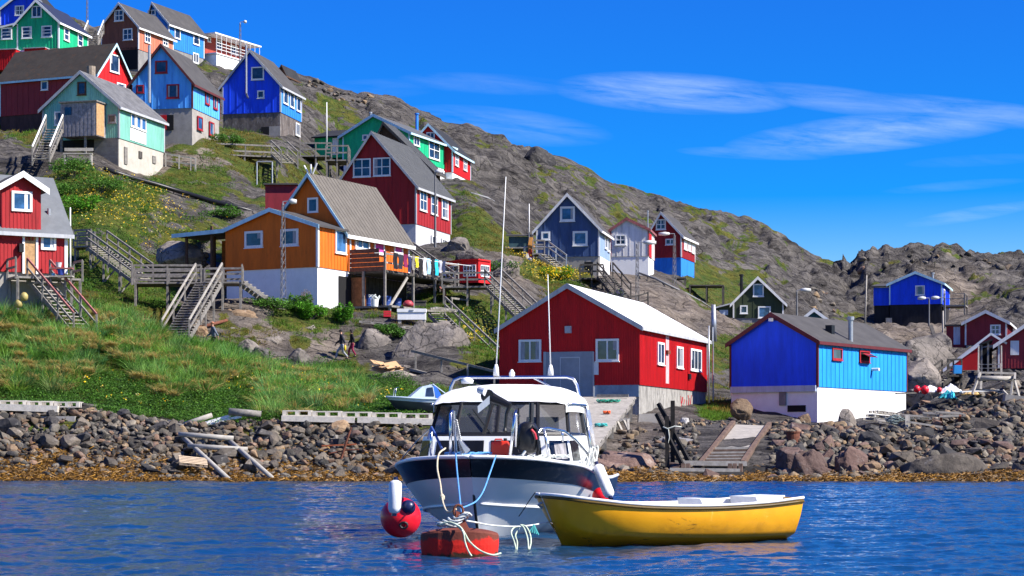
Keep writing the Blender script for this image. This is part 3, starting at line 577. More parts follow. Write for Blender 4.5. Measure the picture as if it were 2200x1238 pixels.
# --- green house with white base
r = house('green', 'long bright green house with grey roof on a tall white base below the ridge', GREEN, GREYROOF, LBTRIM, WHITEW, bat=.36, oh=.35,
  wins=[('s',963,352,1042,490,2,2), ('s',850,310,895,390,2,1), ('f',478,308,520,350,1,1)])
h = HS['green']; sl_ = slab(h, r, 'base_window', 's', 1072, 575, 1102, 655, WHITE, .0, .05); slab(h, r, 'base_window', 's', 1078, 583, 1096, 645, GLASS, .03, .07)
a, _ = h.front(392, 260); stack(h, r, h.A - 2.0, 1.5, h.top(h.A - 2.0) + 1.1, .1)
# its low annex on the left
a0, z0 = h.front(112, 330); a1, _ = h.front(330, 330); zb = h.front(330, 470)[1]
ax = thing('annex_shed', 'low green annex with dark roof and white door beside the timber walkway', 'shed', h.O, -h.th)
q = MB(); q.add([(a0, .3, zb), (a1-.02, .3, zb), (a1-.02, 3.2, zb), (a0, 3.2, zb), (a0, .3, z0), (a1-.02, .3, z0), (a1-.02, 3.2, z0 + .9), (a0, 3.2, z0 + .9)], [(0,1,5,4), (1,2,6,5), (2,3,7,6), (3,0,4,7), (0,3,2,1)])
for i in range(9): q.box(a0 + (a1 - a0 - .1) * i / 9, a0 + (a1 - a0 - .1) * i / 9 + .05, .28, .3, zb, z0 - .02)
q.build('wall', GREEN, ax, local=True)
q = MB(); q.hexa([(a0-.2, .0, z0-.06), (a1+.1, .0, z0-.06), (a1+.1, 3.4, z0+.98), (a0-.2, 3.4, z0+.98), (a0-.2, .0, z0+.06), (a1+.1, .0, z0+.06), (a1+.1, 3.4, z0+1.1), (a0-.2, 3.4, z0+1.1)]); q.build('roof', FELTD, ax, local=True)
d0 = h.front(247, 330)[0]; d1 = h.front(290, 330)[0]; q = MB(); q.box(d0, d1, .22, .28, h.front(260, 455)[1], z0 - .1); q.build('door', WHITE, ax, local=True)
r = house('redback', 'small red house with pale blue edging half hidden behind the green house', RED, FELTD, LBTRIM, WHITEW, bat=.3, wins=[('f',950,290,1012,340,2,1), ('s',1158,445,1183,540,2,2), ('s',1220,480,1245,573,2,2)])
h = HS['redback']; stack(h, r, h.ra + 1.4, 1.0, h.rz + 1.2, .14, mat=BLUE2)
# --- upper left group
DARKBASE = M('tarred_concrete', (.12, .10, .09), .9, .4, (1.5, 1.5, .6), 6, (.36, .35, .34), .75)
r = house('deepblue', 'deep blue house with white trim on a dark streaked base, tall stovepipe on its gable', BLUE, FELT, GREYTRIM, DARKBASE, bat=.6,
  wins=[('f',1748,466,1836,556,1,1), ('f',1790,630,1838,684,1,1), ('s',1966,622,1998,724,1,1), ('s',2012,650,2042,750,1,1), ('s',2058,678,2086,776,1,1), ('s',2052,858,2080,945,2,1)], wallside=BLUE2)  # brighter blue on the side wall stands in for sunlight
h = HS['deepblue']; slab(h, r, 'door', 'f', 1816, 884, 1870, 966, DARKHOLE, -.03, .02); slab(h, r, 'base_panel', 'f', 1871, 880, 1948, 1000, CONC, -.03, .015)
q = MB(); a, z0 = h.front(1724, 680); _, z1 = h.front(1724, 318); q.tube([(a, -.02, z0), (a, -.2, z0 + .1), (a, -.42, z0 + .3), (a, -.45, z1)], .085, 10); q.build('stovepipe', STEEL, r, local=True)
r = house('paleblue', 'light blue house with dark red window frames and grey stone base', PALEB, FELT, DBRTRIM, CONC, bat=.5, wins=[('f',1080,424,1164,510,1,1,REDTRIM), ('f',1160,587,1246,684,1,1,REDTRIM), ('f',948,592,1000,648,1,1,REDTRIM), ('s',1424,630,1452,728,1,1,REDTRIM,GB), ('s',1480,658,1508,760,1,1,REDTRIM,GB), ('s',1370,812,1404,905,1,1,REDTRIM,GB), ('s',1452,850,1484,945,1,1,REDTRIM,GB)])
h = HS['paleblue']; slab(h, r, 'door', 'f', 1160, 800, 1206, 905, DARKHOLE, -.03, .02); slab(h, r, 'shutter', 'f', 1112, 802, 1158, 900, RED, -.03, .03)
q = MB(); a, z0 = h.front(1050, 720); _, z1 = h.front(1050, 322); q.tube([(a, -.35, z0), (a, -.35, z1)], .11, 10); q.build('stovepipe', STEEL, r, local=True)
r = house('mint', 'weathered mint green house with patched grey roof and pale plastered base', MINT, M('patched_grey_roof', (.12, .12, .125), .85, .3, (1, 1, 1), 9, (.22, .21, .2), .5), GREYTRIM, M('cream_plaster', (.44, .41, .35), .9, .12, (1, 1, 1), 8, (.3, .27, .22), .5), bat=.16, oh=.25,
  wins=[('f',540,570,600,662,1,1,WOODDARK), ('f',380,775,482,872,1,1), ('f',752,797,808,857,1,1,BARK), ('s',905,790,940,884,1,1,None,GB), ('s',942,804,975,898,1,1,None,GB), ('s',977,820,1010,912,1,1,None,GB)])
h = HS['mint']; slab(h, r, 'panel', 's', 902, 886, 1012, 1008, WHITE, .0, .05); slab(h, r, 'shutter', 's', 865, 1020, 886, 1145, GREYW, -.03, .02); slab(h, r, 'vent', 's', 966, 1050, 988, 1105, GREYD, -.03, .02); slab(h, r, 'vent', 's', 1062, 1082, 1084, 1140, GREYW, -.03, .02)
slab(h, r, 'base_facing', 'f', 655, 962, 822, 1150, M('old_dark_concrete', (.17, .16, .15), .9, .2, (1, 1, 2.5), 7), -.04, .02); slab(h, r, 'base_opening', 'f', 305, 885, 655, 1060, DARKHOLE, -.045, -.01)
q = MB(); a0, zt = h.front(490, 742); a1, zb = h.front(735, 962); q.box(a0, a1, -1.5, -.0, zb, zt)
for i in range(9): q.box(a0 + (a1 - a0) * i / 9, a0 + (a1 - a0) * i / 9 + .16, -1.52, -1.5, zb - .02, zt - .02)
po = q.build('porch_box', BARK, r, local=True); q = MB(); q.box(a1 + .001, a1 + .03, -1.5, -.3, zb + .05, zt - .1); q.build('panel', WOODRAW, po, local=True)
q = MB(); q.box(a0 - .1, a1 + .1, -1.65, 0, zt + .003, zt + .09); q.build('porch_roof', GREYW, po, local=True)
q = MB(); a2, z2 = h.front(520, 770); a3, z3 = h.front(566, 822); q.box(a2, a3, -1.55, -1.525, z3, z2); q.build('pane', GLASS, po, local=True)
q = MB()
for px in (487, 652):
    a, z = h.front(px, 960); q.beam((a, -1.3, z - 2.3), (a, -1.3, z), .14, .14)
q.beam((h.front(487, 0)[0], -1.3, zb - 1.35), (h.front(652, 0)[0], -1.3, zb - 1.35), .08, .16); q.build('post', GREYW, r, local=True)
stack(h, r, h.ra + .35, 2.2, h.rz + .9, .32, 'chimney', M('stone_chimney', (.27, .22, .17), .9, .3, (4, 4, 4), 6), cap=False)
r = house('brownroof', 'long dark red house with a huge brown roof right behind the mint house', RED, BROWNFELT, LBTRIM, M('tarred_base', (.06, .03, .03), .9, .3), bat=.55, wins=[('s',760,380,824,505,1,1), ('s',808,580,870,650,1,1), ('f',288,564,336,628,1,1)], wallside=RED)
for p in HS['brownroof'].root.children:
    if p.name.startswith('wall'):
        p.data.materials[0] = MAROON  # front wall in darker red: its shade is put into the colour
r = house('topgreen', 'bright green house with dark roof above two red corrugated sheds', GREEN, M('blue_black_roof', (.016, .022, .05), .6, .2, (1, 1, 1), 12), WHITE, WHITEW, bat=.3, wins=[('f',222,42,292,122,2,1), ('f',290,180,362,260,1,3), ('f',152,186,222,268,1,3), ('s',440,196,478,284,1,2), ('s',537,240,572,326,1,2)])
h = HS['topgreen']
ll = MB(); a0 = h.front(120, 200)[0]; a1 = h.front(-140, 200)[0]; z0 = h.front(120, 165)[1]; z1 = h.front(-60, 215)[1]
ll.add([(a1, 0.1, 0), (a0 - .06, 0.1, 0), (a0 - .06, 0.1, z0 - .1), (a1, 0.1, z1 - .25), (a1, 5, 0), (a0 - .06, 5, 0), (a0 - .06, 5, z0 - .1), (a1, 5, z1 - .25)], [(0,1,2,3), (7,6,5,4), (0,3,7,4), (1,0,4,5), (3,2,6,7)])
for i in range(14):
    a = a1 + (a0 - a1 - .1) * i / 14; zz = z1 - .25 + (z0 - z1 + .15) * i / 14; ll.box(a, a + .07, .075, .1, .01, zz - .03)
lw = ll.build('side_wing', GREEN, r, local=True); q = MB(); q.hexa([(a1 - .2, -.2, z1 - .23), (a0 - .07, -.2, z0 - .08), (a0 - .07, 5.2, z0 - .08), (a1 - .2, 5.2, z1 - .23), (a1 - .2, -.2, z1 - .08), (a0 - .07, -.2, z0 + .06), (a0 - .07, 5.2, z0 + .06), (a1 - .2, 5.2, z1 - .08)]); q.build('wing_roof', WHITE, lw, local=True)
win(h, r, 'f', 10, 194, 84, 274, 1, 3)
for (xa, xb) in ((-60, 142), (200, 345)):
    s_ = MB(); b0 = h.front(xa, 400)[0]; b1 = h.front(xb, 400)[0]; zb = h.front(xa, 458)[1]; n = int((b1 - b0) / .24)
    s_.box(b0, b1, -.9, -.1, zb - .6, -.12)
    for i in range(n): s_.box(b0 + .24 * i + .02, b0 + .24 * i + .12, -.94, -.9, zb - .6, -.14)
    t_ = thing('corrugated_shed', 'left red corrugated lean-to shed under the bright green house' if xa < 0 else 'right red corrugated lean-to shed under the bright green house', 'shed', h.O, -h.th)
    s_.build('wall', RED, t_, local=True); q = MB(); q.box(b0 - .06, b1 + .06, -1.05, -.07, -.118, -.05); q.build('roof', GREYTRIM, t_, local=True)
house('topblue', 'dark blue house with white window at the top left corner behind the green house', BLUE, FELTD, WHITE, CONCG, bat=.4, wins=[('f',105,40,168,108,2,2)], wallside=BLUE)
house('brown', 'brown and salmon house with white windows and grey roof near the hilltop', M('brown_boards', (.20, .07, .045), .8, .12, (1, 1, .3), 8, (.08, .03, .02), .3), FELT, CREAM, CONCG, bat=.45, wallside=SALMON, wins=[('f',797,70,862,148,2,2), ('f',857,200,922,280,2,2), ('s',1002,216,1042,298,2,2), ('s',1128,262,1164,320,2,2)])
slab(HS['brown'], HS['brown'].root, 'base_opening', 'f', 706, 346, 955, 480, DARKHOLE, -.04, .0)
house('backblue', 'bright blue house with grey roof standing behind the brown and salmon house', BLUE2, FELT, CREAM, CONCG, bat=.35, wins=[('f',1028,70,1084,110,2,1), ('s',1210,193,1250,270,1,1), ('s',1340,237,1382,312,1,1), ('s',1338,370,1378,440,3,1)])
# --- long red house with a balcony on the ridge
h = HS['balcony']; r = thing('balcony_house', 'long low red house with white railed balcony and white base at the ridge', 'house', h.O, -h.th, 'painted wooden houses on the hillside')
q = MB(); q.box(-6, -.0, 0, h.L, 0, h.ez); q.build('wall', M('red_slat_wall', (.33, .05, .035), .8, .15, (1, .3, 6), 8), r, local=True)
q = MB(); q.box(-6.2, 1.5, -.3, h.L + .3, h.ez + .004, h.ez + .14); q.build('roof', WHITE, r, local=True)
q = MB(); q.box(-5.9, 1.4, .05, h.L - .05, -4.5, -.16); q.build('foundation', WHITEW, r, local=True)
q = MB(); q.box(0.005, 1.5, -.1, h.L + .1, -.15, -.02); q.build('balcony_floor', CREAM, r, local=True)
q = MB(); n = 9
for i in range(n + 1): q.box(1.42, 1.46, h.L * i / n - .02, h.L * i / n + .02, -.02, h.ez)
for z in (.35, .68, 1.0): q.box(1.46, 1.49, 0, h.L, z, z + .05)
q.build('balcony_rail', WHITE, r, local=True)
for wd in (('s',1500,280,1540,345,2,1), ('s',1600,318,1650,380,3,1), ('s',1440,258,1462,292,1,1)): win(h, r, *wd)
h = HS['hut']; house('hut', 'tiny brown wooden hut alone on the bare ridge', WOODDARK if 0 else m_wood('reddish_brown_boards', (.22, .09, .06)), FELTD, WOODDARK, CONCG, bat=.3, corner=False, name='hut', cat='hut')
# --- right hand side
r = house('navy', 'navy blue house with white trim and steep white edged gable beside the white house', NAVY, FELT, CREAM, CONC, bat=.6, wins=[('f',592,264,724,396,1,1,None,GB,.16), ('f',704,482,836,612,1,1,None,GB,.16), ('f',425,487,502,562,1,1,None,GB,.13), ('s',985,510,1003,640,1,1), ('s',1010,535,1028,665,1,1)], wallside=M('blue_grey_boards', (.26, .36, .52), .7, .1))  # lighter side colour paints in the sunlight on the navy walls
h = HS['navy']; slab(h, r, 'door', 'f', 806, 755, 882, 900, DARKHOLE, -.03, .02); slab(h, r, 'base_facing', 's', 945, 705, 1028, 870, WHITEW, -.03, .02)
r = house('white', 'white boarded house with low red and white edged gable between the navy and red houses', CREAM, FELT, M('red_white_edging', (.30, .10, .10), .7, .5, (5, 5, 5), 3), WHITEW, bat=.5, oh=.15, wins=[('f',1080,514,1176,606,2,2)], wallside=WHITE)
h = HS['white']; stack(h, r, h.ra - 1.6, 1.2, h.rz + .7, .05); slab(h, r, 'door', 's', 1382, 500, 1400, 725, RED, .0, .04)
r = house('redblue', 'narrow dark red house on a bright blue base with white oval side windows', DRED, FELT, CREAM, BLUE2, bat=.3, wins=[('f',1442,377,1530,470,2,2), ('f',1526,550,1614,604,2,1), ('s',1686,548,1712,648,1,1,None,WHITE), ('s',1722,562,1746,660,1,1,None,WHITE), ('s',1756,580,1778,680,1,1,None,WHITE)])
r = house('darkgreen', 'small bottle green house with white trim at the foot of the bare slope', DGREEN, FELTD, CREAM, CONCG, bat=.75, wins=[('f',288,266,356,346,1,1,None,GB), ('f',206,402,254,454,1,1), ('f',320,408,400,482,1,1,None,GB)])
h = HS['darkgreen']; stack(h, r, h.ra + 1.3, 1.5, h.rz + .35, .13, mat=BLACK)
a0 = h.front(52, 430)[0]; q = MB(); z0 = h.front(60, 425)[1]; z1 = h.front(158, 393)[1]
q.add([(a0, .2, -1), (-h.w - .06, .2, -1), (-h.w - .06, .2, z1), (a0, .2, z0), (a0, 4, -1), (-h.w - .06, 4, -1), (-h.w - .06, 4, z1), (a0, 4, z0)], [(0,1,2,3), (7,6,5,4), (0,3,7,4), (1,0,4,5)]); ln = q.build('lean_to', DGREEN, r, local=True)
q = MB(); q.hexa([(a0-.2, -.1, z0+.01), (-h.w-.07, -.1, z1+.01), (-h.w-.07, 4.2, z1+.01), (a0-.2, 4.2, z0+.01), (a0-.2, -.1, z0+.12), (-h.w-.07, -.1, z1+.12), (-h.w-.07, 4.2, z1+.12), (a0-.2, 4.2, z0+.12)]); q.build('lean_to_roof', GREYTRIM, ln, local=True)
slab(h, r, 'lean_to_door', 'f', 75, 430, 130, 462, paint('bluish_panel', (.42, .5, .62)), -.18, -.14)
r = house('stilts', 'deep blue house on a tall black base at the foot of the right hill', BLUE, FELTD, LBTRIM, M('black_boards', (.014, .014, .018), .85, .4, (3, 3, .5), 6), bat=.35, wins=[('f',1316,276,1376,338,1,1,None,GB), ('s',1490,300,1500,370,1,1)], fname='base')
h = HS['stilts']; a0, zt = h.front(1047, 287); a1, _ = h.front(1150, 287); ax = MB(); ax.box(a0, a1 - .02, .5, 5, 0, zt); an = ax.build('side_wing', BLUE, r, local=True)
q = MB(); q.hexa([(a0-.2, .2, zt+.003), (a1-.03, .2, zt+.003), (a1-.03, 5.2, zt+.6), (a0-.2, 5.2, zt+.6), (a0-.2, .2, zt+.13), (a1-.03, .2, zt+.13), (a1-.03, 5.2, zt+.73), (a0-.2, 5.2, zt+.73)]); q.build('wing_roof', FELT, an, local=True)
q = MB(); q.box(a0 + .05, a1 - .03, .55, 4.9, -8, -.01); q.build('wing_base', MATS['black_boards'], an, local=True)
stack(h, r, .9, .4, h.front(1442, 200)[1], .12); slab(h, r, 'hatch', 'f', 1130, 482, 1168, 525, GREYL, .0, .12)
q = MB(); q.box(.0, 2.2, .2, 3.2, -.25, -.1); q.build('deck', GREYW, r, local=True); q = MB()
for (x, y) in ((2.1, .3), (2.1, 3.1), (.2, .25)): q.beam((x, y, -4.5), (x, y, 1.0), .12, .12)
q.beam((.2, .25, .95), (2.1, .3, .95), .1, .06); q.beam((2.1, .3, .95), (2.1, 3.1, .95), .1, .06); q.beam((.2, .25, .5), (2.1, .3, .5), .1, .06); q.build('deck_frame', GREYW, r, local=True)
house('smallgable', 'small teal gable with white edging peeping over the grey roof of the blue shed', paint('teal_paint', (.03, .12, .14)), FELTD, WHITE, CONCG, bat=.3, name='hut', cat='hut')
r = house('farmaroon', 'maroon house with one white gable window below the deep blue house on the black base', MAROON, FELTD, CREAM, CONCG, bat=.25, wins=[('f',1790,524,1856,588,2,2)])
h = HS['farmaroon']; a0, zt = h.front(1506, 530); a1 = h.front(1625, 530)[0]; q = MB(); q.box(a0, a1, .8, 4, -.2, zt); an = q.build('side_wing', MAROON, r, local=True); d0 = h.front(1552, 535)[0]; d1 = h.front(1594, 535)[0]; q = MB(); q.box(d0, d1, .74, .8, .1, zt - .05); q.build('door', paint('pale_blue_door', (.5, .55, .66)), an, local=True)
q = MB(); q.box(a0 - .15, a1 - .01, .6, 4.2, zt + .003, zt + .12); q.build('wing_roof', FELT, an, local=True)
r = house('edgered', 'dark red house with white shutter at the right edge above the timber stand', M('edge_red_boards', (.32, .035, .04), .8, .14, (1.2, 1.2, .3), 10), FELTD, CREAM, M('black_base', (.02, .02, .022), .9, .3), bat=.2, oh=.35)
h = HS['edgered']; slab(h, r, 'shutter', 'f', 1918, 626, 1972, 716, CREAM, .0, .06)
# porch left of it
pr = thing('porch', 'open porch with sloping roof and red end wall beside the right edge house', 'porch', h.O, -h.th); a0 = h.front(1725, 700)[0]; a1 = -h.w - .36; zt = h.front(1842, 625)[1]; z0 = h.front(1722, 655)[1]
q = MB(); q.hexa([(a0, -.4, z0), (a1, -.4, zt), (a1, 4, zt), (a0, 4, z0), (a0, -.4, z0+.12), (a1, -.4, zt+.12), (a1, 4, zt+.12), (a0, 4, z0+.12)]); q.build('roof', FELTD, pr, local=True)
q = MB(); q.box(a0, a1, 2.5, 2.6, -1.2, z0 - .02); q.build('wall', MATS['dark_interior'], pr, local=True); q = MB()
q.beam((a0 + .1, -.2, -1.4), (a0 + .1, -.2, z0), .12, .12); q.beam((a1 - .3, -.2, -1.4), (a1 - .3, -.2, zt - .05), .12, .12); q.build('post', GREYW, pr, local=True)
q = MB(); q.add([(a0 - 2.2, -.3, -.1), (a0 - .02, -.3, -.1), (a0 - .02, -.3, z0 - .05)], [(0, 1, 2)]); q.build('end_wall', RED, pr, local=True)
q = MB(); q.beam((a0 - 2.5, -.36, -.25), (a0 - .05, -.36, z0 + .02), .06, .14); q.beam((a0 - 2.5, .0, -.2), (a0 + .7, .0, z0 + .75), .06, .14); q.beam((a0 + .7, .0, z0 + .75), (a0 + 1.7, .0, z0 + .1), .06, .14); q.build('bargeboard', WHITE, pr, local=True)
# --- orange house: a low wing with a long porch roof in front, the steep roofed house behind it
h = HS['orange']; r = thing('wooden_house', 'big orange house with steep tan strip roof and long white lower wall', 'house', h.O, -h.th, 'painted wooden houses on the hillside'); h.root = r
w, L, ez = h.w, h.L, h.ez; zl = h.front(388, 425)[1]; ra, rz = h.ra, h.rz
def otop(a): return ez + (rz - ez) * a / ra if a <= ra else zl + (rz - zl) * (w - a) / (w - ra)
q = MB(); D1 = 3.2
q.add([(0, 0, 0), (-w, 0, 0), (-w, 0, zl), (-ra, 0, rz), (0, 0, ez)], [(0, 1, 2, 3, 4)]); q.add([(0, 0, 0), (0, L, 0), (0, L, ez), (0, 0, ez)], [(0, 1, 2, 3)]); q.add([(-w, 0, 0), (-w, L, 0), (-w, L, zl), (-w, 0, zl)], [(0, 1, 2, 3)]); q.add([(0, L, 0), (-w, L, 0), (-w, L, zl), (0, L, ez)], [(0, 1, 2, 3)]); q.add([(0, 0, 0), (0, L, 0), (-w, L, 0), (-w, 0, 0)], [(0, 1, 2, 3)])
for i in range(int(L / .36)): q.box(0, .02, .1 + i * .36, .135 + i * .36, .01, ez - .1)
q.build('wall', ORANGE, r, local=True)
q = MB(); q.box(-w + .06, -.06, .06, L - .06, -h.fd - 2, -.006); q.build('foundation', WHITEW, r, local=True)
for (x, y) in ((.0, .0), (.0, h.side(1107, 500)[0]), (.0, L)):
    q = MB(); q.box(-.1, .05, y - .05, y + .1, 0, ez - .03); q.build('corner_board', WHITE, r, local=True)
# low roof (porch roof runs on to the left)
al, zal = h.front(92, 455); q = MB(); oh = .25; sl0 = (rz - ez) / ra
pts = [(oh, ez - sl0*oh), (-ra, rz), (-w, zl), (al, zal)]
lo_ = [(x, -oh, z + .01) for x, z in pts] + [(x, -oh, z + .13) for x, z in pts] + [(x, D1, z + .01) for x, z in pts] + [(x, D1, z + .13) for x, z in pts]
q.add(lo_, [(0,1,5,4), (1,2,6,5), (2,3,7,6), (12,13,9,8), (13,14,10,9), (14,15,11,10), (4,5,13,12), (5,6,14,13), (6,7,15,14), (1,0,8,9), (2,1,9,10), (3,2,10,11), (0,4,12,8), (7,3,11,15)]); q.build('wing_roof', FELT, r, local=True)
for i in range(3):
    (x0, z0), (x1, z1) = pts[i], pts[i+1]; q = MB(); q.hexa([(x0, -oh-.04, z0-.1), (x1, -oh-.04, z1-.1), (x1, -oh-.003, z1-.1), (x0, -oh-.003, z0-.1), (x0, -oh-.04, z0+.15), (x1, -oh-.04, z1+.15), (x1, -oh-.003, z1+.15), (x0, -oh-.003, z0+.15)]); q.build('bargeboard', LBTRIM, r, local=True)
q = MB()
for px in (158, 222, 303): a, z = h.front(px, 455); q.box(a - .07, a + .07, .05 + (1.8 if px == 222 else 0), .19 + (1.8 if px == 222 else 0), -1.2, zal + .25 + (.3 if px == 303 else 0))
q.build('porch_post', WOODDARK, r, local=True)
q = MB(); a, z = h.front(250, 470); q.box(a, -w - .01, 2.2, 4.2, -.8, zl - .3); q.build('porch_wall', m_wood('brown_orange_boards', (.30, .09, .02)), r, local=True)
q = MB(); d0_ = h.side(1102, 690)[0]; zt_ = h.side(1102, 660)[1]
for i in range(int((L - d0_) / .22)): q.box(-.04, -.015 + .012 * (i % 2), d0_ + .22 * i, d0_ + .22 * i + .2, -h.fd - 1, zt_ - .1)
q.build('cellar_boards', m_wood('black_stained_boards', (.045, .04, .038), .35), r, local=True)  # dark boards added to stand in for the shade under the terrace
# steep house behind
apx = P(*ZC(852, 98), h.Y + 3.6); 
def loc_of(p): d = p - h.O; return d.dot(h.r), d.dot(h.v), d.z
xa, ya, za = loc_of(apx); yb = D1 + .02; zlow = ez + .0; xw0 = -w * .93
gl = loc_of(P(*ZC(672, 288), h.Y + 3.6)); zleft = gl[2]; xl_ = gl[0]; sR = (za - (ez + .05)) / (0 - xa)
q = MB(); q.add([(0, yb, ez - .3), (xl_, yb, ez - .3), (xl_, yb, zleft), (xa, yb, za), (0, yb, ez + .05)], [(0, 1, 2, 3, 4)]); q.add([(xl_, yb, 0), (xl_, L, 0), (xl_, L, zleft), (xl_, yb, zleft)], [(0, 1, 2, 3)]); q.add([(0, L, 0), (xl_, L, 0), (xl_, L, zleft), (xa, L, za), (0, L, ez + .05)], [(0, 1, 2, 3, 4)]); q.build('gable_wall', ORANGE, r, local=True)
q = MB(); o2 = .35; sLf = (za - zleft) / (xa - xl_); t = .14
def pr2(y): return [(o2, y, ez + .06 - sR*o2), (xa, y, za + .012), (xl_ - o2, y, zleft - sLf*o2 + .012), (xl_ - o2, y, zleft - sLf*o2 + t), (xa, y, za + t*1.3), (o2, y, ez + .06 - sR*o2 + t)]
q.add(pr2(yb - .3) + pr2(L + .3), [(0,1,4,5), (1,2,3,4), (11,10,7,6), (10,9,8,7), (0,6,7,1), (1,7,8,2), (2,8,9,3), (3,9,10,4), (4,10,11,5), (5,11,6,0)])
for i in range(int((L - yb + .6) / .42) + 1):
    y = yb - .28 + i * .42; q.hexa([(o2, y, ez+.06-sR*o2+t-.01), (xa, y, za+t*1.3-.01), (xa, y+.035, za+t*1.3-.01), (o2, y+.035, ez+.06-sR*o2+t-.01), (o2, y, ez+.06-sR*o2+t+.035), (xa, y, za+t*1.3+.035), (xa, y+.035, za+t*1.3+.035), (o2, y+.035, ez+.06-sR*o2+t+.035)])
q.build('roof', TANROOF, r, local=True)
for (x0, z0, x1, z1) in ((o2, ez + .06 - sR*o2, xa, za), (xl_ - o2, zleft - sLf*o2, xa, za)):
    q = MB(); y0, y1 = yb - .34, yb - .303; q.hexa([(x0, y0, z0-.08), (x1, y0, z1-.08), (x1, y1, z1-.08), (x0, y1, z0-.08), (x0, y0, z0+t+.03), (x1, y0, z1+t+.05), (x1, y1, z1+t+.05), (x0, y1, z0+t+.03)]); q.build('bargeboard', LBTRIM, r, local=True)
q = MB(); q.box(o2 + .003, o2 + .04, yb - .3, L + .3, ez - sR*o2 - .02, ez + .06 - sR*o2 + t); q.build('eave_board', WHITE, r, local=True)
for wd in (('f',502,422,606,518,1,1,None,G,.14), ('f',710,410,812,508,1,1,None,G,.14), ('s',1020,414,1084,552,1,1,None,GB,.12)): win(h, r, *wd)
PINK = M('pink_curtain', (.62, .06, .32), .8, .15)
for (x0, x1, y0, y1, gm) in ((1135,1218,432,530,GB), (1245,1304,462,555,PINK), (1360,1410,488,555,PINK)): win(h, r, 's', x0, y0, x1, y1, 2 if x0 < 1200 else 1, 1, None, gm, .12, 'door' if x0 < 1200 else 'window')
gwx0, gz1 = loc_of(P(*ZC(796, 217), h.Y + 2.9))[0], loc_of(P(*ZC(796, 217), h.Y + 2.9))[2]; gwx1, gz0 = loc_of(P(*ZC(878, 306), h.Y + 2.9))[0], loc_of(P(*ZC(878, 306), h.Y + 2.9))[2]
q = MB(); tt = .12; ys = yb - .08; q.box(gwx0, gwx0+tt, ys, yb, gz0, gz1); q.box(gwx1-tt, gwx1, ys, yb, gz0, gz1); q.box(gwx0+tt, gwx1-tt, ys, yb, gz1-tt, gz1); q.box(gwx0+tt, gwx1-tt, ys, yb, gz0, gz0+tt); gw = q.build('window', WHITE, r, local=True)
q = MB(); q.box(gwx0+tt*.5, gwx1-tt*.5, yb-.04, yb-.005, gz0+tt*.5, gz1-tt*.5); q.build('pane', GLASS, gw, local=True)
d0 = h.side(1045, 690)[0]; d1 = h.side(1100, 690)[0]; _, zt = h.side(1045, 680); _, zb = h.side(1045, 850); q = MB(); q.box(-.03, -.0, d0, d1 + .9, zb, zt); q.build('cellar_doorway', DARKHOLE, r, local=True)
q = MB(); q.box(.02, 1.05, d1 + .3, d1 + .36, zb, zt - .02); q.box(.1, .25, d1 + .26, d1 + .3, zb + .2, zt - .2); q.build('cellar_door', m_wood('brown_board_door', (.27, .115, .05)), r, local=True)
q = MB(); 
for dx in (-.5, 0, .45): q.tube([(xa + dx * .3, yb + .1, za + .15), (xa + dx, yb + .1, za + .75 + .1 * dx)], .05, 6)
q.build('roof_finial', WHITE, r, local=True)
mb = thing('hut', 'little dark red hut just behind the roof of the orange house', 'hut', P(*ZC(712, 250), 138)); q = MB(); c = P(*ZC(712, 250), 138); q.box(c.x - .95, c.x + 1.1, 137, 139, c.z - 2.5, c.z + .95); q.build('wall', MAROON, mb); q = MB(); q.box(c.x - 1.05, c.x + 1.2, 136.8, 139.2, c.z + .953, c.z + 1.05); q.build('roof', FELT, mb)
# --- red house at the left edge: eave side to the front, tall dormer bay over the door
Yl, thl = 111, R(-30); rl = Vector((math.cos(thl), -math.sin(thl), 0)); vl = Vector((math.sin(thl), math.cos(thl), 0)); bx_, by_ = ZB(445, 772); OL = P(bx_, by_, Yl)
class LH(House):
    def __init__(s): s.z = ZB; s.O = OL; s.r = rl; s.v = vl; s.th = thl
h = LH(); r = thing('wooden_house', 'red house with tall window bay, plywood door and grey roof at the left edge', 'house', OL, -thl, 'painted wooden houses on the hillside')
ze = h.front(445, 500)[1]; xL = -7.4; D = 6.5; zr = ze + (h.front(240, 125)[1] - ze) * 1.1
q = MB(); q.box(xL, 0, 0, D, 0, ze)
def ribs_(m, x0, x1, y, z0, z1, sp=.2):
    for i in range(int((x1 - x0) / sp)): m.box(x0 + i*sp + .03, x0 + i*sp + .1, y - .02, y, z0, z1)
d0, zd = h.front(148, 500); d1, zd2 = h.front(250, 775); ww = q
REDL = paint('weathered_red_paint', (.34, .012, .016)); ribs_(q, xL, 0, 0, .01, ze - .02); q.add([(0, 0, ze), (0, D, ze), (0, D * .5, zr)], [(0, 1, 2)]); q.build('wall', REDL, r, local=True)
q = MB(); q.hexa([(xL-.3, -.3, ze-.26), (.3, -.3, ze-.26), (.3, D*.5, zr+.01), (xL-.3, D*.5, zr+.01), (xL-.3, -.3, ze-.12), (.3, -.3, ze-.12), (.3, D*.5, zr+.15), (xL-.3, D*.5, zr+.15)]); q.hexa([(xL-.3, D+.3, ze-.26), (.3, D+.3, ze-.26), (.3, D*.5+.01, zr+.01), (xL-.3, D*.5+.01, zr+.01), (xL-.3, D+.3, ze-.12), (.3, D+.3, ze-.12), (.3, D*.5+.01, zr+.15), (xL-.3, D*.5+.01, zr+.15)]); q.build('roof', M('slate_grey_roof', (.13, .14, .15), .75, .12, (1, 1, 1), 14, (.2, .2, .2), .3), r, local=True)
a0, z0 = h.front(8, 180); a1, z1 = h.front(270, 205); aa, za = h.front(150, 112); zs = (z0 + z1) / 2; aa = (a0 + a1) / 2
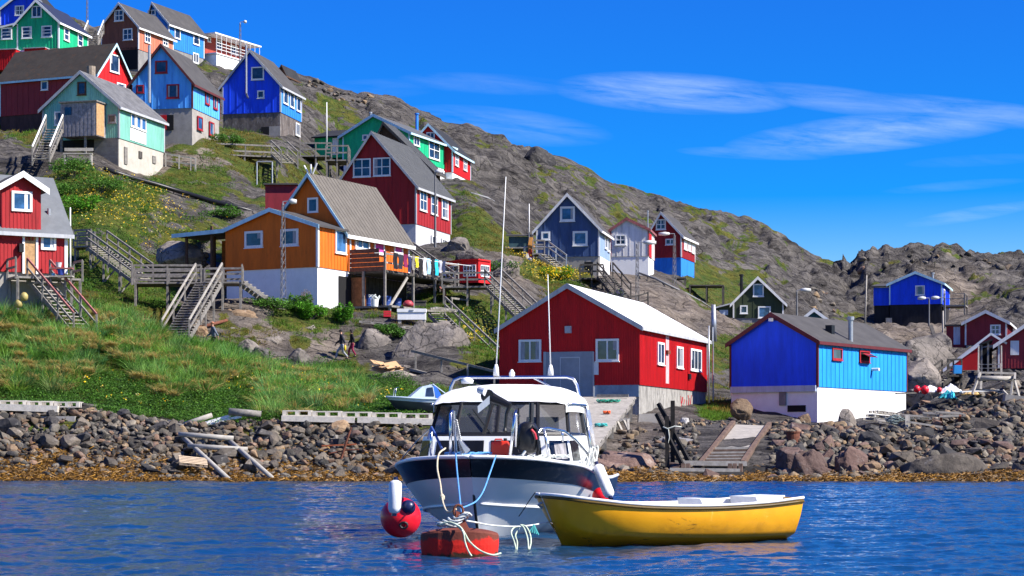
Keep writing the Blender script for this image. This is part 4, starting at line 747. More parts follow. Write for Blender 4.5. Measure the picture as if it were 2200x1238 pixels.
q = MB(); q.add([(a0, -.06, ze - .5), (a1, -.06, ze - .5), (a1, -.06, zs), (aa, -.06, za), (a0, -.06, zs), (a0, D*.5, ze - .5), (a1, D*.5, ze - .5), (a1, D*.5, zs), (aa, D*.5, za), (a0, D*.5, zs)], [(0,1,2,3,4), (0,4,9,5), (1,6,7,2), (0,5,6,1)])
for i in range(int((a1 - a0) / .2)):
    x = a0 + .03 + i * .2; zt = zs + (za - zs) * (1 - abs(x + .035 - aa) / (a1 - aa)) - .06; q.box(x, x + .07, -.08, -.06, ze - .48, zt)
dm = q.build('dormer', REDL, r, local=True); sl = (za - zs) / (a1 - aa); o3 = .35
q = MB(); p0 = [(a0 - o3, zs - sl*o3), (aa, za), (a1 + o3, zs - sl*o3)]
q.add([(x, y, z + dz) for y in (-.4, D*.5) for dz in (.01, .15) for x, z in p0], [(0,1,4,3), (1,2,5,4), (9,10,7,6), (10,11,8,7), (3,4,10,9), (4,5,11,10), (1,0,6,7), (2,1,7,8), (0,3,9,6), (5,2,8,11)]); q.build('dormer_roof', FELT, dm, local=True)
q = MB()
for (x0, z0_, x1, z1_) in ((p0[0][0], p0[0][1], aa, za), (p0[2][0], p0[2][1], aa, za)): q.hexa([(x0, -.45, z0_-.16), (x1, -.45, z1_-.16), (x1, -.403, z1_-.16), (x0, -.403, z0_-.16), (x0, -.45, z0_+.17), (x1, -.45, z1_+.17), (x1, -.403, z1_+.17), (x0, -.403, z0_+.17)])
q.build('bargeboard', WHITE, dm, local=True)
def winL(x0, y0, x1, y1, d):
    b0, zt = h.front(x0, y0); b1, zb = h.front(x1, y1); q = MB(); t = .13
    q.box(b0, b0+t, -d-.07, -d, zb, zt); q.box(b1-t, b1, -d-.07, -d, zb, zt); q.box(b0+t, b1-t, -d-.07, -d, zt-t, zt); q.box(b0+t, b1-t, -d-.07, -d, zb, zb+t); o = q.build('window', WHITE, r, local=True)
    q = MB(); q.box(b0+t*.5, b1-t*.5, -d-.035, -d-.0, zb+t*.5, zt-t*.5); q.build('pane', GLASSB, o, local=True); q = MB(); q.box(b0+(b1-b0)*.62, b0+(b1-b0)*.78, -d-.042, -d-.036, zb+t, zt-t); q.build('curtain', CREAM, o, local=True)
winL(73, 217, 210, 360, .08); winL(270, 512, 370, 614, .02)
b0, zt = h.front(146, 500); b1, zb = h.front(250, 772); q = MB(); q.box(b0, b0+.12, -.12, 0, zb, zt); q.box(b1-.12, b1, -.12, 0, zb, zt); q.box(b0+.12, b1-.12, -.12, 0, zt-.12, zt); fo = q.build('door_frame', WHITE, r, local=True); q = MB(); q.box(b0+.12, b1-.12, -.06, -.02, zb, zt-.12); q.build('door', WOODRAW, fo, local=True)
q = MB(); q.box(-.14, .03, -.05, 0, 0, ze - .1); q.build('corner_board', WHITE, r, local=True); q = MB(); q.box(xL - .3, .3, -.36, -.303, ze - .3, ze - .1); q.build('eave_board', GREYTRIM, r, local=True)
q = MB(); q.box(xL + .1, -.1, .1, D - .1, -5, -.006); q.build('foundation', CONC, r, local=True)
b0, z0 = h.front(118, 570); b1, z1 = h.front(148, 628); q = MB(); q.box(b0, b1, -.3, 0, z1, z0); q.build('meter_box', BLACK, r, local=True)
x, z = h.front(368, 380); q = MB(); yy = (z - ze) / (zr - ze) * D * .5; q.tube([(x - .05, yy, z - .2), (x - .05, yy, z + .45)], .09, 10); q.build('vent_pipe', STEEL, r, local=True)
LEFTH = h
# ------------------------------------------------------------------ stairs, decks, poles and what stands round the houses
def dup(o, loc, parent=None):
    c = o.copy(); COL.objects.link(c); c.location = loc
    if parent is not None: c.parent = parent
    return c
def stairway(label, top, bot, width, n, rails=(1, 1), posts=3, mat=None, rail_h=.95, group='weathered wooden stairs', treadm=None, railm=None, legs=(), red=False):
    mat = mat or GREYW; top, bot = Vector(top), Vector(bot); root = thing('wooden_stairs', label, 'stairs', bot, 0, group)
    d = bot - top; hd = Vector((d.x, d.y, 0)).normalized(); pr = Vector((hd.y, -hd.x, 0)); w2 = pr * width / 2
    for sg in (-1, 1):
        m = MB(); m.beam(top + w2*sg - Vector((0, 0, .15)), bot + w2*sg - Vector((0, 0, .15)), .06, .22); m.build('stringer', mat, root)
    m = MB(); a = pr * (width / 2 - .04); c = hd * .13; z = Vector((0, 0, .022)); m.hexa([-a-c-z, a-c-z, a+c-z, -a+c-z, -a-c+z, a-c+z, a+c+z, -a+c+z])
    t0 = None
    for i in range(n):
        p = top + d * (i + .5) / n - Vector(bot)
        if t0 is None: t0 = m.build('tread', treadm or GREYL, root, local=True); t0.location = p
        else: dup(t0, p, root)
    for sg, on in zip((-1, 1), rails):
        if not on: continue
        for hgt in (rail_h, rail_h * .52):
            m = MB(); m.beam(top + w2*sg*1.06 + Vector((0, 0, hgt)), bot + w2*sg*1.06 + Vector((0, 0, hgt)), .07, .11 if hgt == rail_h else .09); m.build('handrail', (railm if hgt == rail_h and railm else mat), root)
        for i in range(posts + 1):
            p = top + d * i / posts + w2*sg*1.06; m = MB(); m.beam(p - Vector((0, 0, .35)), p + Vector((0, 0, rail_h)), .09, .09); m.build('post', mat, root)
    for f in legs:
        for sg in (-1, 1):
            p = top + d * f + w2*sg*.9; g = min(gz(p.x, p.y), p.z - .3); m = MB(); m.beam((p.x, p.y, g - .3), p - Vector((0, 0, .2)), .11, .11); m.build('leg', mat, root)
        p = top + d * f; a, b = p + w2*.9, p - w2*.9; ga, gb = gz(a.x, a.y), gz(b.x, b.y)
        m = MB(); m.beam((a.x, a.y, max(ga, p.z - 2.2)), b - Vector((0, 0, .3)), .05, .1); m.build('brace', mat, root)
    return root
def deck(label, pts, z, rail=(), mat=None, rail_h=.95, leg=True, group=None, boards=3, name='wooden_deck', cat='deck', th=.1, legsp=2.4):
    """pts: polygon in world xy; rail: edges (i) that carry a railing"""
    mat = mat or GREYW; c = Vector((sum(p[0] for p in pts) / len(pts), sum(p[1] for p in pts) / len(pts), z)); root = thing(name, label, cat, c, 0, group); n = len(pts)
    m = MB(); m.add([(p[0], p[1], z - th) for p in pts] + [(p[0], p[1], z) for p in pts], [tuple(range(n))[::-1], tuple(range(n, 2*n))] + [(i, (i+1) % n, n + (i+1) % n, n + i) for i in range(n)]); m.build('floor', mat, root)
    for i in range(n):
        a = Vector((*pts[i], z)); b = Vector((*pts[(i+1) % n], z)); k = max(1, round((b - a).length / legsp))
        if i in rail:
            for j in range(boards):
                hgt = rail_h * (j + 1) / boards; m = MB(); m.beam(a + Vector((0, 0, hgt)), b + Vector((0, 0, hgt)), .05, .12); m.build('rail', mat, root)
            for j in range(k if (i + 1) % n in rail else k + 1):
                p = a + (b - a) * j / k; m = MB(); m.beam(p - Vector((0, 0, .15)), p + Vector((0, 0, rail_h)), .09, .09); m.build('post', mat, root)
        if leg:
            for j in range(k):
                p = a + (b - a) * j / k; p += (c - p).normalized() * .12; g = gz(p.x, p.y)
                if z - g > .15: m = MB(); m.beam((p.x, p.y, g - .4), (p.x, p.y, z - th), .12, .12); m.build('leg', mat, root)
    return root
def XY(px, Y): return ((px - 1100) / F * Y, Y)
def zat(py, Y): return CAMH + (HOR - py) / F * Y
# stair of the red house at the left edge, its landing and flower shelf
REDRAIL = M('faded_red_rail', (.33, .12, .11), .8, .3, (4, 4, 4), 8)
lt = P(83, 598, 109.6); stairway('steep grey stairs with faded red handrails down from the left edge red house', lt, P(183, 716, 106.6), 1.3, 15, (1, 1), 3, rail_h=1.0, railm=REDRAIL, legs=(.3, .6))
q0 = LEFTH.front(20, 780)[0]; wv = lambda x, y, z: LEFTH.O + LEFTH.r * x + LEFTH.v * y + Vector((0, 0, z))
a, b = wv(-3.2, -.02, 0), wv(.35, -.02, 0); pf = [(a.x, a.y)] + [(b.x, b.y)] + [(p.x, p.y) for p in (wv(.35, -1.5, 0), wv(-3.2, -1.5, 0))]
deck('small landing with benches and pots before the plywood door', pf, lt.z, rail=(3, 1), legsp=1.6, boards=2)
sh = P(132, 577, 108.9); t = thing('plant_shelf', 'small red and grey shelf with pots beside the window of the left edge house', 'shelf', sh); m = MB(); m.box(sh.x - .6, sh.x + .6, sh.y - .2, sh.y + .2, sh.z - .03, sh.z + .03); m.build('board', REDRAIL, t); m = MB(); m.box(sh.x - .6, sh.x + .6, sh.y - .25, sh.y + .25, sh.z - .45, sh.z - .39); m.build('board', GREYL, t)
for dx in (-.55, .5): m = MB(); m.beam((sh.x + dx, sh.y, sh.z - 2.2), (sh.x + dx, sh.y, sh.z + .1), .08, .08); m.build('leg', GREYW, t)
def pot(px, py, Y, r, col, label):
    c = P(px, py, Y); m = MB(); m.lathe(c, [(r * .7, 0), (r, r * 1.4), (r * 1.08, r * 1.5), (r * .9, r * 1.5), (r*.6, r * 1.2)], 12); o = m.build('bucket', M(label.replace(' ', '_'), col, .5, .1), smooth=False); tag(o, label, 'bucket')
pot(131, 591, 108.9, .2, (.03, .06, .30), 'blue bucket on the plant shelf'); pot(126, 574.5, 108.9, .17, (.6, .6, .6), 'white bucket on top of the plant shelf'); pot(113, 596, 109.0, .14, (.1, .35, .6), 'small light blue tub on the landing by the left edge house')
for (px, py, lb) in ((40, 653, 'lower yellow fender ball hanging under the landing of the left edge house'), (52, 638, 'upper yellow fender ball hanging under the landing of the left edge house')):
    c = P(px, py, 107.6); m = MB(); m.lathe(c, [(.02, -.22), (.14, -.18), (.2, -.06), (.2, .08), (.12, .2), (.04, .24)], 14); o = m.build('fender', M('dull_yellow_fender', (.36, .29, .10), .5, .15), smooth=True); tag(o, lb, 'fender')
# boardwalk stair and platform in the middle left
deck('upper landing of the boardwalk beside the red house', [XY(158, 128.5), XY(196, 128), XY(204, 129.6), XY(166, 130.1)], zat(527, 128), rail=(0, 2), legsp=1.6)
stairway('grey boardwalk stairs crossing the green slope to the platform', P(208, 529, 128.6), P(306, 601, 122.8), 1.25, 17, (1, 1), 4, legs=(.05, .35, .7))
zp = zat(606, 120); deck('long grey railed platform in front of the orange house', [XY(287, 120), XY(432, 120), XY(436, 122.4), XY(291, 122.6)], zp, rail=(0, 2), legsp=2.3)
deck('small railed landing at the right end of the long platform', [XY(436, 119.9), XY(520, 119.9), XY(522, 122.2), XY(439.5, 122.3)], zp + .02, rail=(1, 2), legsp=1.2)
stairway('broad steep stairs with tall grey handrails down to the grass bank', Vector((*XY(449, 119.6), zp)), P(377, 728, 114.6), 1.5, 22, (1, 1), 3, rail_h=1.02, legs=(.2, .45), railm=GREYL)
stairway('short stairs without rails along the white wall of the orange house', P(519, 603, 121.4), P(612, 669, 122.6), 1.0, 11, (0, 0), 3)
# terrace at the side of the orange house (in the house's own axes)
ho = HS['orange']; OW = lambda x, y, z: ho.O + ho.r * x + ho.v * y + Vector((0, 0, z))
y0, y1 = 3.6, ho.L + 2.0; zlo = -2.35
tr = thing('terrace', 'two storey grey timber terrace with brown screen at the side of the orange house', 'terrace', ho.O, -ho.th)
def lm(fn, name, mat, par=None): m = MB(); fn(m); return m.build(name, mat, par or tr, local=True)
lm(lambda m: m.box(.03, 2.7, y0, y1, -.16, -.05), 'upper_floor', GREYD); lm(lambda m: m.box(.03, 4.2, y0 - 1.9, y1 - .5, zlo - .12, zlo), 'lower_floor', GREYW)
SCREEN = m_wood('brown_screen_boards', (.12, .065, .05))
lm(lambda m: [m.box(.1, 2.2 + .45 * (k < 2), y0 - .05, y0, -.05 + .28*k, .21 + .28*k) for k in range(5)], 'screen', SCREEN)
for x, y in ((2.6, y0), (1.1, y0 - .08), (2.6, (y0 + y1) / 2 - 1.2), (2.6, (y0 + y1) / 2 + 1.6), (2.6, y1)): lm(lambda m: m.beam((x, y, zlo - .0), (x, y, 1.15 if x > 2 else -.05), .13, .13), 'post', GREYW)
lm(lambda m: m.beam((2.62, y0, 1.0), (2.62, y1, 1.0), .07, .1), 'rail', GREYW); lm(lambda m: m.beam((2.62, y0, .45), (2.62, y1, .45), .05, .1), 'rail', GREYL); lm(lambda m: m.beam((2.62, y0, -.1), (2.62, y1, -.1), .06, .22), 'rail', GREYD)
lm(lambda m: m.beam((2.7, y0 + .3, zlo), (2.7, y0 + 2.6, -.3), .09, .14), 'brace', GREYL); lm(lambda m: m.beam((2.7, y1 - 2.6, -.6), (2.7, y1, zlo), .07, .1), 'brace', M('pink_plank', (.45, .14, .11), .8, .2))
for x, y in [(4.0, y0 - 1.8 + k * 2.4) for k in range(5)] + [(1.2, y0 - 1.8)]:
    p = OW(x, y, 0); lm(lambda m: m.beam((x, y, gz(p.x, p.y) - ho.O.z - .3), (x, y, zlo - .12), .13, .13), 'leg', GREYW)
lm(lambda m: m.box(3.5, 3.55, y0 - 1.7, y1 - .6, zlo - 1.6, zlo - .125), 'skirt', m_wood('black_skirt_boards', (.02, .018, .017), .4)); lm(lambda m: m.box(1.0, 3.49, y0 - 1.75, y0 - 1.7, zlo - 1.6, zlo - .125), 'skirt', MATS['black_skirt_boards'])  # black boards added to paint the shade of the open crawl space
for y in (y1 - 3.6, y1 - .6): lm(lambda m: m.beam((4.1, y, zlo), (4.1, y, zlo + .95), .1, .1), 'post', GREYW)
lm(lambda m: m.beam((4.1, y1 - 3.7, zlo + .93), (4.1, y1 - .5, zlo + .93), .06, .12), 'rail', GREYW)
p0, p1 = OW(3.0, y0, 1.05), OW(3.0, y1 + 1.6, 1.05); m = MB(); m.tube([p0, (p0 + p1) / 2 - Vector((0, 0, .1)), p1], .018, 5); o = m.build('washing_line', WHITE); tag(o, 'washing line stretched along the terrace of the orange house', 'washing line')
CL = [('dark_trousers', 'black trousers hanging first on the washing line', 1.0, .5, (.01, .01, .015)), ('jacket', 'dark jacket beside the black trousers on the washing line', .95, .5, (.02, .02, .03)), ('shirt', 'crimson and navy shirt on the washing line', .8, .42, (.18, .01, .06)), ('trousers', 'navy trousers right of the crimson shirt', 1.05, .34, (.015, .02, .08)), ('towel', 'grey brown towel on the washing line', .9, .3, (.2, .18, .16)), ('shirt', 'bright yellow shirt on the washing line', .7, .34, (.7, .55, .02)), ('trousers', 'black trousers right of the yellow shirt', 1.25, .36, (.012, .012, .014)), ('towel', 'white towel on the washing line', 1.1, .36, (.7, .7, .7)), ('towel', 'pale blue towel on the washing line', 1.0, .45, (.33, .52, .68)), ('trousers', 'black leggings between the blue towels', 1.2, .3, (.015, .015, .02)), ('towel', 'turquoise towel on the washing line', 1.0, .42, (.02, .45, .6)), ('shirt', 'grey shirt last but one on the washing line', .8, .3, (.35, .36, .42)), ('trousers', 'dark navy trousers at the far end of the washing line', .95, .34, (.02, .03, .08))]
pos = .35
for nm, lb, hh, ww, col in CL:
    u = (p1 - p0).normalized(); s_ = (p1 - p0).length; a = p0 + u * pos; m = MB(); nseg = 5; vs = []
    sway = ho.r * .05
    leg2 = nm.endswith('trousers')
    for part in ((0, .46), (.54, 1)) if leg2 else ((0, 1),):
        g0 = len(vs); vs = []
        for k in range(nseg + 1):
            f = k / nseg; wv_ = math.sin(k * 1.3 + pos * 5) * .03
            for e in part:
                ee = e if not leg2 or k > 1 else (0 if e < .3 else 1 if e > .7 else .5)
                shp = (1 + (.25 if nm in ('shirt', 'jacket') and k < 2 else 0)); pt = a + u * ((ee - .5) * ww * shp + ww / 2) + ho.r * (wv_) - Vector((0, 0, f * hh - .02)); vs.append(pt - ho.r * .014); vs.append(pt + ho.r * .014)
        fs = []
        for k in range(nseg):
            i = 4*k; fs += [(i, i+2, i+6, i+4), (i+1, i+5, i+7, i+3), (i, i+4, i+5, i+1), (i+2, i+3, i+7, i+6)]
        fs += [(0, 1, 3, 2), (4*nseg, 4*nseg+2, 4*nseg+3, 4*nseg+1)]; m.add(vs, fs)
    o = m.build(nm, M('cloth_' + lb.replace(' ', '_')[:40], col, .9, .15, (4, 4, 4))); tag(o, lb, 'laundry', 'laundry on the washing line'); pos += ww + .14
BARREL = M('blue_barrel', (.015, .05, .22), .5, .15)
for k, (yy, xx, lb) in enumerate(((y0 + .9, .9, 'dark blue barrel on the lower terrace behind the white bucket'), (y0 + 2.4, 1.3, 'dark blue barrel further back on the lower terrace'), (y0 + 4.2, 1.0, 'dark blue barrel at the back of the lower terrace'))):
    c = OW(xx, yy, zlo); m = MB(); m.lathe(c, [(.27, 0), (.3, .05), (.29, .3), (.31, .32), (.29, .36), (.29, .6), (.31, .62), (.29, .66), (.3, .88), (.26, .92)], 16); o = m.build('barrel', BARREL); tag(o, lb, 'barrel')
c = OW(2.0, y0 + 5.2, zlo); m = MB(); m.box(c.x - .5, c.x + .5, c.y - .35, c.y + .35, c.z, c.z + .7); m.box(c.x - .54, c.x + .54, c.y - .39, c.y + .39, c.z + .703, c.z + .78); o = m.build('chest_box', GREYD); tag(o, 'dark wooden chest on the lower terrace under the washing line', 'chest')
def crate(name, label, c, sx, sy, sz, mat, cat='crate', slats=3, rz=0, gap=.3):
    t = thing(name, label, cat, c, rz); t0 = .05
    m = MB(); m.box(-sx/2, sx/2, -sy/2, sy/2, 0, .05); m.build('bottom', mat, t, local=True)
    for (xa, xb, ya, yb) in ((-sx/2, sx/2, -sy/2, -sy/2+.04), (-sx/2, sx/2, sy/2-.04, sy/2), (-sx/2, -sx/2+.04, -sy/2+.041, sy/2-.041), (sx/2-.04, sx/2, -sy/2+.041, sy/2-.041)):
        m = MB()
        for k in range(slats): m.box(xa, xb, ya, yb, .052 + (sz - .052) * k / slats, .052 + (sz - .052) * (k + 1 - gap) / slats)
        m.build('side', mat, t, local=True)
    return t
c = OW(3.6, y0 + .2, zlo - .75); crate('crate', 'red plastic crate under the terrace of the orange house', P(832, 681, 123.2), .42, .3, .38, M('red_plastic', (.6, .02, .04), .45, .1))
c = P(885, 687, 122.6); t = thing('chest_box', 'white flat lidded chest lying below the terrace rail', 'chest', c); m = MB(); m.box(c.x - .82, c.x + .82, c.y - .35, c.y + .35, c.z - .02, c.z + .42); m.build('body', WHITE, t); m = MB(); m.box(c.x - .85, c.x + .85, c.y - .4, c.y + .38, c.z + .423, c.z + .62); m.build('lid', WHITE, t)
m = MB(); m.box(c.x - .12, c.x + .12, c.y - .43, c.y - .4, c.z + .5, c.z + .56); m.build('handle', STEEL, t)
for dx in (-.7, .7): m = MB(); m.box(c.x + dx - .1, c.x + dx + .1, c.y - .3, c.y + .3, gz(c.x + dx, c.y) - .2, c.z - .022); m.build('support', GREYL, t)
def pallet(label, c, rz=0, tilt=(0, 0), sx=1.2, sy=.8, mat=None, grp='wooden pallets'):
    t = thing('pallet', label, 'pallet', c, rz, grp); t.rotation_euler = (tilt[0], tilt[1], rz); mt = mat or GREYL
    for k in range(5): m = MB(); y = -sy/2 + (sy - .1) * k / 4; m.box(-sx/2, sx/2, y, y + .1, .1, .122); m.build('slat', mt, t, local=True)
    for k in range(3):
        y = -sy/2 + (sy - .1) * k / 2
        for x in (-sx/2, -.07, sx/2 - .14): m = MB(); m.box(x, x + .14, y, y + .1, .022, .098); m.build('block', mt, t, local=True)
        m = MB(); m.box(-sx/2, sx/2, y, y + .1, 0, .02); m.build('runner', mt, t, local=True)
    return t
for k, (px, py, rz, w) in enumerate(((884, 712, .2, 'second'), (884, 718, .15, 'lowest'), (885, 706, .25, 'topmost'))):
    c = P(px, py, 121.4); pallet('%s grey pallet of the stack on the rock below the terrace' % w, c, rz)
for k, (px, py, Y, lb) in enumerate(((800, 697, 121.8, 'bleached pallet lying left of the pallet stack below the terrace'), (838, 704, 121.6, 'dark pallet between the rocks and the red crate'), (955, 668, 124, 'grey pallet leaning at the top of the long stairs'), (705, 678, 123.3, 'grey pallet against the white wall below the cellar door'))):
    pallet(lb, P(px, py, Y), .2 * k, (.25 * (k % 2), .1), 1.5, .9, GREYL if k % 2 == 0 else GREYD)
c = P(805, 659, 126.2); t = thing('bucket', 'white bucket filled with white rope on the lower terrace', 'bucket', c); m = MB(); m.lathe(c, [(.2, 0), (.24, .45), (.22, .45), (.2, .1)], 14); m.build('body', WHITE, t)
m = MB(); rr = random.Random(5)
for k in range(4):
    cc = c + Vector((rr.uniform(-.15, .15), rr.uniform(-.1, .1), .5 + .05*k)); m.tube([cc + Vector((math.cos(a_) * .22, math.sin(a_) * .2, .08 * math.sin(3*a_ + k))) for a_ in [x * 2*math.pi/14 for x in range(15)]], .022, 5)
m.build('rope', M('white_rope', (.6, .64, .6), .9, .15), t, smooth=True)
c = P(877, 660, 127.5); m = MB(); m.lathe(c, [(.02, 0), (.3, .05), (.34, .2), (.2, .38), (.03, .42)], 12); o = m.build('buoy', M('faded_red_buoy', (.40, .05, .06), .5, .2), smooth=True); tag(o, 'faded red buoy lying on the lower terrace', 'buoy')
stairway('long grey stairs with one handrail down past the big rock', P(938, 672, 125), P(1066, 795, 119), 1.1, 23, (1, 0), 4, rail_h=.95)
t = thing('wooden_walkway', 'sloping railed walkway between the big rock and the red warehouse', 'walkway', P(893, 794, 113)); A_, B_ = P(893, 795, 113), P(1062, 836, 110.6)
m = MB(); m.beam(A_, B_, 1.3, .12); m.build('floor', GREYW, t); m = MB(); m.beam(P(884, 754, 112.5), P(1070, 800, 110), .09, .13); m.build('rail', GREYW, t)
for k in range(4): q_ = P(893, 795, 112.5).lerp(P(1062, 836, 110), k / 3); m = MB(); m.beam(q_ - Vector((0, 0, .5 + .4 * k)), q_ + Vector((0, 0, .98)), .1, .1); m.build('post', GREYW, t)
# upper right walkway, red shed, stairs
zb_ = zat(617, 135); deck('grey railed walkway on stilts before the red glazed shed', [XY(950, 134.4), XY(1058, 134.0), XY(1062, 136), XY(954, 136.4)], zb_, rail=(0,), boards=2, legsp=1.4, rail_h=.85)
stairway('grey stairs with handrails from the walkway down behind the red warehouse', P(1060, 612, 134.6), P(1150, 700, 126), 1.1, 20, (1, 1), 4, legs=(.5,))
stairway('stairs climbing from the walkway up behind the orange house', P(872, 551, 142), P(962, 617, 136.4), 1.0, 16, (1, 1), 3)
c = P(1005, 606, 139); t = thing('shed', 'low red shed with three white glazed fronts behind the walkway', 'shed', c)
pts = [P(943, 606, 141), P(990, 606, 138.6), P(1028, 606, 138.2), P(1054, 606, 139.4), P(1054, 606, 142), P(943, 606, 143)]; z0, z1 = c.z - .1, zat(562, 139); n = len(pts)
m = MB(); m.add([(p.x, p.y, z0) for p in pts] + [(p.x, p.y, z1) for p in pts], [(i, (i+1) % n, n + (i+1) % n, n + i) for i in range(n)]); m.build('wall', RED, t)
m = MB(); m.add([(p.x, p.y - (.15 if i < 4 else 0), z1 + .003) for i, p in enumerate(pts)] + [(p.x, p.y - (.15 if i < 4 else 0), z1 + .1) for i, p in enumerate(pts)], [tuple(range(n))[::-1], tuple(range(n, 2*n))] + [(i, (i+1) % n, n + (i+1) % n, n + i) for i in range(n)]); m.build('roof', RED, t)
for i in range(3):
    a, b = pts[i], pts[i+1]; u = (b - a).normalized(); nrm = Vector((u.y, -u.x, 0)); ln = (b - a).length; A0 = a + u * ln * .17 + nrm * .03; B0 = a + u * ln * .85 + nrm * .03; za, zb2 = z1 - .3, z1 - 1.02
    m = MB()
    for z in (za, zb2, (za + zb2) / 2): m.beam((A0.x, A0.y, z), (B0.x, B0.y, z), .06, .06)
    for k in range(5): p = A0 + (B0 - A0) * k / 4; m.beam((p.x, p.y, zb2), (p.x, p.y, za), .05, .05)
    wo = m.build('window', WHITE, t); m = MB(); A1, B1 = A0 - nrm * .015, B0 - nrm * .015; m.add([(A1.x, A1.y, zb2), (B1.x, B1.y, zb2), (B1.x, B1.y, za), (A1.x, A1.y, za)], [(0, 1, 2, 3)]); m.build('pane', GLASS, wo)
# poles and lamps
def pole(name, label, cat, px, yb, yt, Y, r=.05, mat=None, lean=0, dz=-.4):
    b = P(px, yb, Y); tp = P(px + lean, yt, Y); m = MB(); m.tube([b + Vector((0, 0, dz)), tp], [r, r * .6], 8); o = m.build(name, mat or WHITE, smooth=True); return tag(o, label, cat)
pole('flagpole', 'white flagpole by the walkway below the deep blue house', 'flagpole', 702, 312, 220, 173, .06); pole('flagpole', 'white flagpole beside the boardwalk left of the grass slope', 'flagpole', 151, 600, 446, 127, .06)
pole('pole', 'thin white pole with red tip left of the navy house', 'pole', 1137, 520, 438, 161, .045); pole('pole', 'thick steel pole below the bottle green house', 'pole', 1533, 720, 655, 130, .22, STEEL); pole('pole', 'pale pole at the left end of the house on the black base', 'pole', 1858, 700, 592, 197, .09, GREYL, 4)
pole('pole', 'wooden pole beside the small railed deck of the blue house on the black base', 'pole', 2026, 742, 668, 168, .1, GREYL); pole('pole', 'thin pole behind the dark red house wall', 'pole', 217, 215, 122, 190, .07, GREYL); pole('pole', 'steel pole behind the right rear corner of the red warehouse', 'pole', 1523, 850, 700, 117, .06, STEEL)
MASTM = M('weathered_mast_steel', (.16, .16, .165), .6, .15, (4, 4, 4), metal=.3)
def mast(name, label, px, yb, yt, Y, w=.28, head=None, cat='street lamp'):
    b = P(px, yb, Y); tp = P(px, yt, Y); t = thing(name, label, cat, b, 0, 'street lamps' if cat == 'street lamp' else None); m = MB(); H_ = tp.z - b.z
    if w:
        cs = [Vector((math.cos(a_) * w / 2, math.sin(a_) * w / 2, 0)) for a_ in (.4, 2.5, 4.6)]
        for cc in cs: m.tube([b + cc - Vector((0, 0, .4)), tp + cc * .5], .022, 5)
        n = int(H_ / .45)
        for k in range(n):
            for j in range(3):
                f0, f1 = k / n, (k + 1) / n; m.tube([b + Vector((0, 0, H_ * f0)) + cs[j] * (1 - .5*f0), b + Vector((0, 0, H_ * f1)) + cs[(j+1) % 3] * (1 - .5*f1)], .012, 4)
    else: m.tube([b - Vector((0, 0, .4)), tp], [.09, .06], 8)
    m.build('mast', MASTM, t)
    if head:
        dx, dz, L_ = head; m = MB(); e = tp + Vector((dx, 0, dz)); m.tube([tp - Vector((0, 0, .1)), tp + Vector((0, 0, .1)), e], .035, 6); m.build('arm', STEEL, t)
        m = MB(); f = e + Vector((math.copysign(L_, dx), 0, -.02)); m.tube([e, e * .6 + f * .4 , f], [.09, .17, .12], 10); m.build('lamp_head', M('lamp_housing', (.55, .56, .55), .5, .1), t, smooth=True)
    return t
mast('street_lamp', 'lattice street lamp before the orange house', 608, 672, 437, 123.5, .4, (.35, .12, .45)); mast('street_lamp', 'lattice street lamp before the white house', 1369, 660, 524, 150, .34, (.45, .1, .9)); mast('street_lamp', 'lattice street lamp before the narrow dark red house', 1449, 610, 505, 172, .36, (-.4, .1, .9))
mast('street_lamp', 'slim street lamp right of the bottle green house', 1712, 690, 627, 165, 0, (.3, .15, .8)); mast('street_lamp', 'slim street lamp before the black base of the blue house', 1996, 708, 643, 185, 0, (-.3, .1, .7)); mast('street_lamp', 'slim street lamp right of the other lamp before the black base', 2030, 712, 641, 184, 0, (-.5, .05, .7)); mast('street_lamp', 'slim street lamp behind the tall dark red house', 935, 520, 370, 149, 0, (.0001, .05, -.5))
mast('radio_mast', 'thin radio mast on the ridge by the balcony house', 516, 140, 50, 212, .3, (.35, .15, .3), 'mast'); mast('radio_mast', 'thin lattice radio mast behind the bright green house', 187, 110, -8, 206, .3, None, 'mast')
# pipes
def pipe(name, label, pts, r, mat, sup=True, cat='pipe'):
    W_ = [P(*p) for p in pts]; t = thing(name, label, cat, W_[0]); m = MB(); m.tube(W_, r, 10); m.build('pipe', mat, t, smooth=True)
    if sup:
        for a, b in zip(W_[:-1], W_[1:]):
            c = (a + b) / 2; g = gz(c.x, c.y); m = MB(); m.beam((c.x, c.y, min(g, c.z - .3) - .3), (c.x, c.y, c.z), .07, .07); m.build('support', GREYD, t)
    return t
pb = [ZB(*p) for p in ((690, 85), (790, 118), (880, 147), (1030, 187), (1280, 262), (1405, 300), (1530, 330), (1700, 378))]
def gY(px, py):      # depth at which the bare slope shows at a pixel
    Ys = np.linspace(86, 240, 620); z = hill_base(np.full_like(Ys, px), Ys)
    for (ax, ay, _), w in zip(_A, _Wt): z = z + w * np.exp(-(((px - 1100) / F * Ys - ax)**2 + (Ys - ay)**2) / (2*_S*_S))
    pys = HOR - (z - CAMH) / Ys * F; k = np.argmax(pys <= py); return float(Ys[k])
pipe('water_pipe', 'thick black pipe running down the grass slope to the orange house', [(x, y - 5, gY(x, y + 6) - .4) for x, y in pb], .17, BLACK)
PIPEG = M('grey_lagged_pipe', (.20, .20, .205), .6, .15)
pipe('water_pipe', 'long grey pipe crossing the bare slope left of the navy house', [(x, y, gY(x, y + 6) - .4) for x, y in (ZD(1275, 738), ZD(1400, 775), ZD(1530, 850), ZD(1719, 932))] + [(1155, 482, gY(1155, 490) - .4)], .1, PIPEG)
pipe('water_pipe', 'long grey pipe running down the pale rock from the white house', [(x, y, gY(x, y + 5) - .3) for x, y in (ZE(1150, 780), ZE(1300, 855), ZE(1440, 905), ZE(1560, 965), ZE(1720, 1040), ZE(1850, 1110), ZE(1940, 1170))], .09, PIPEG)
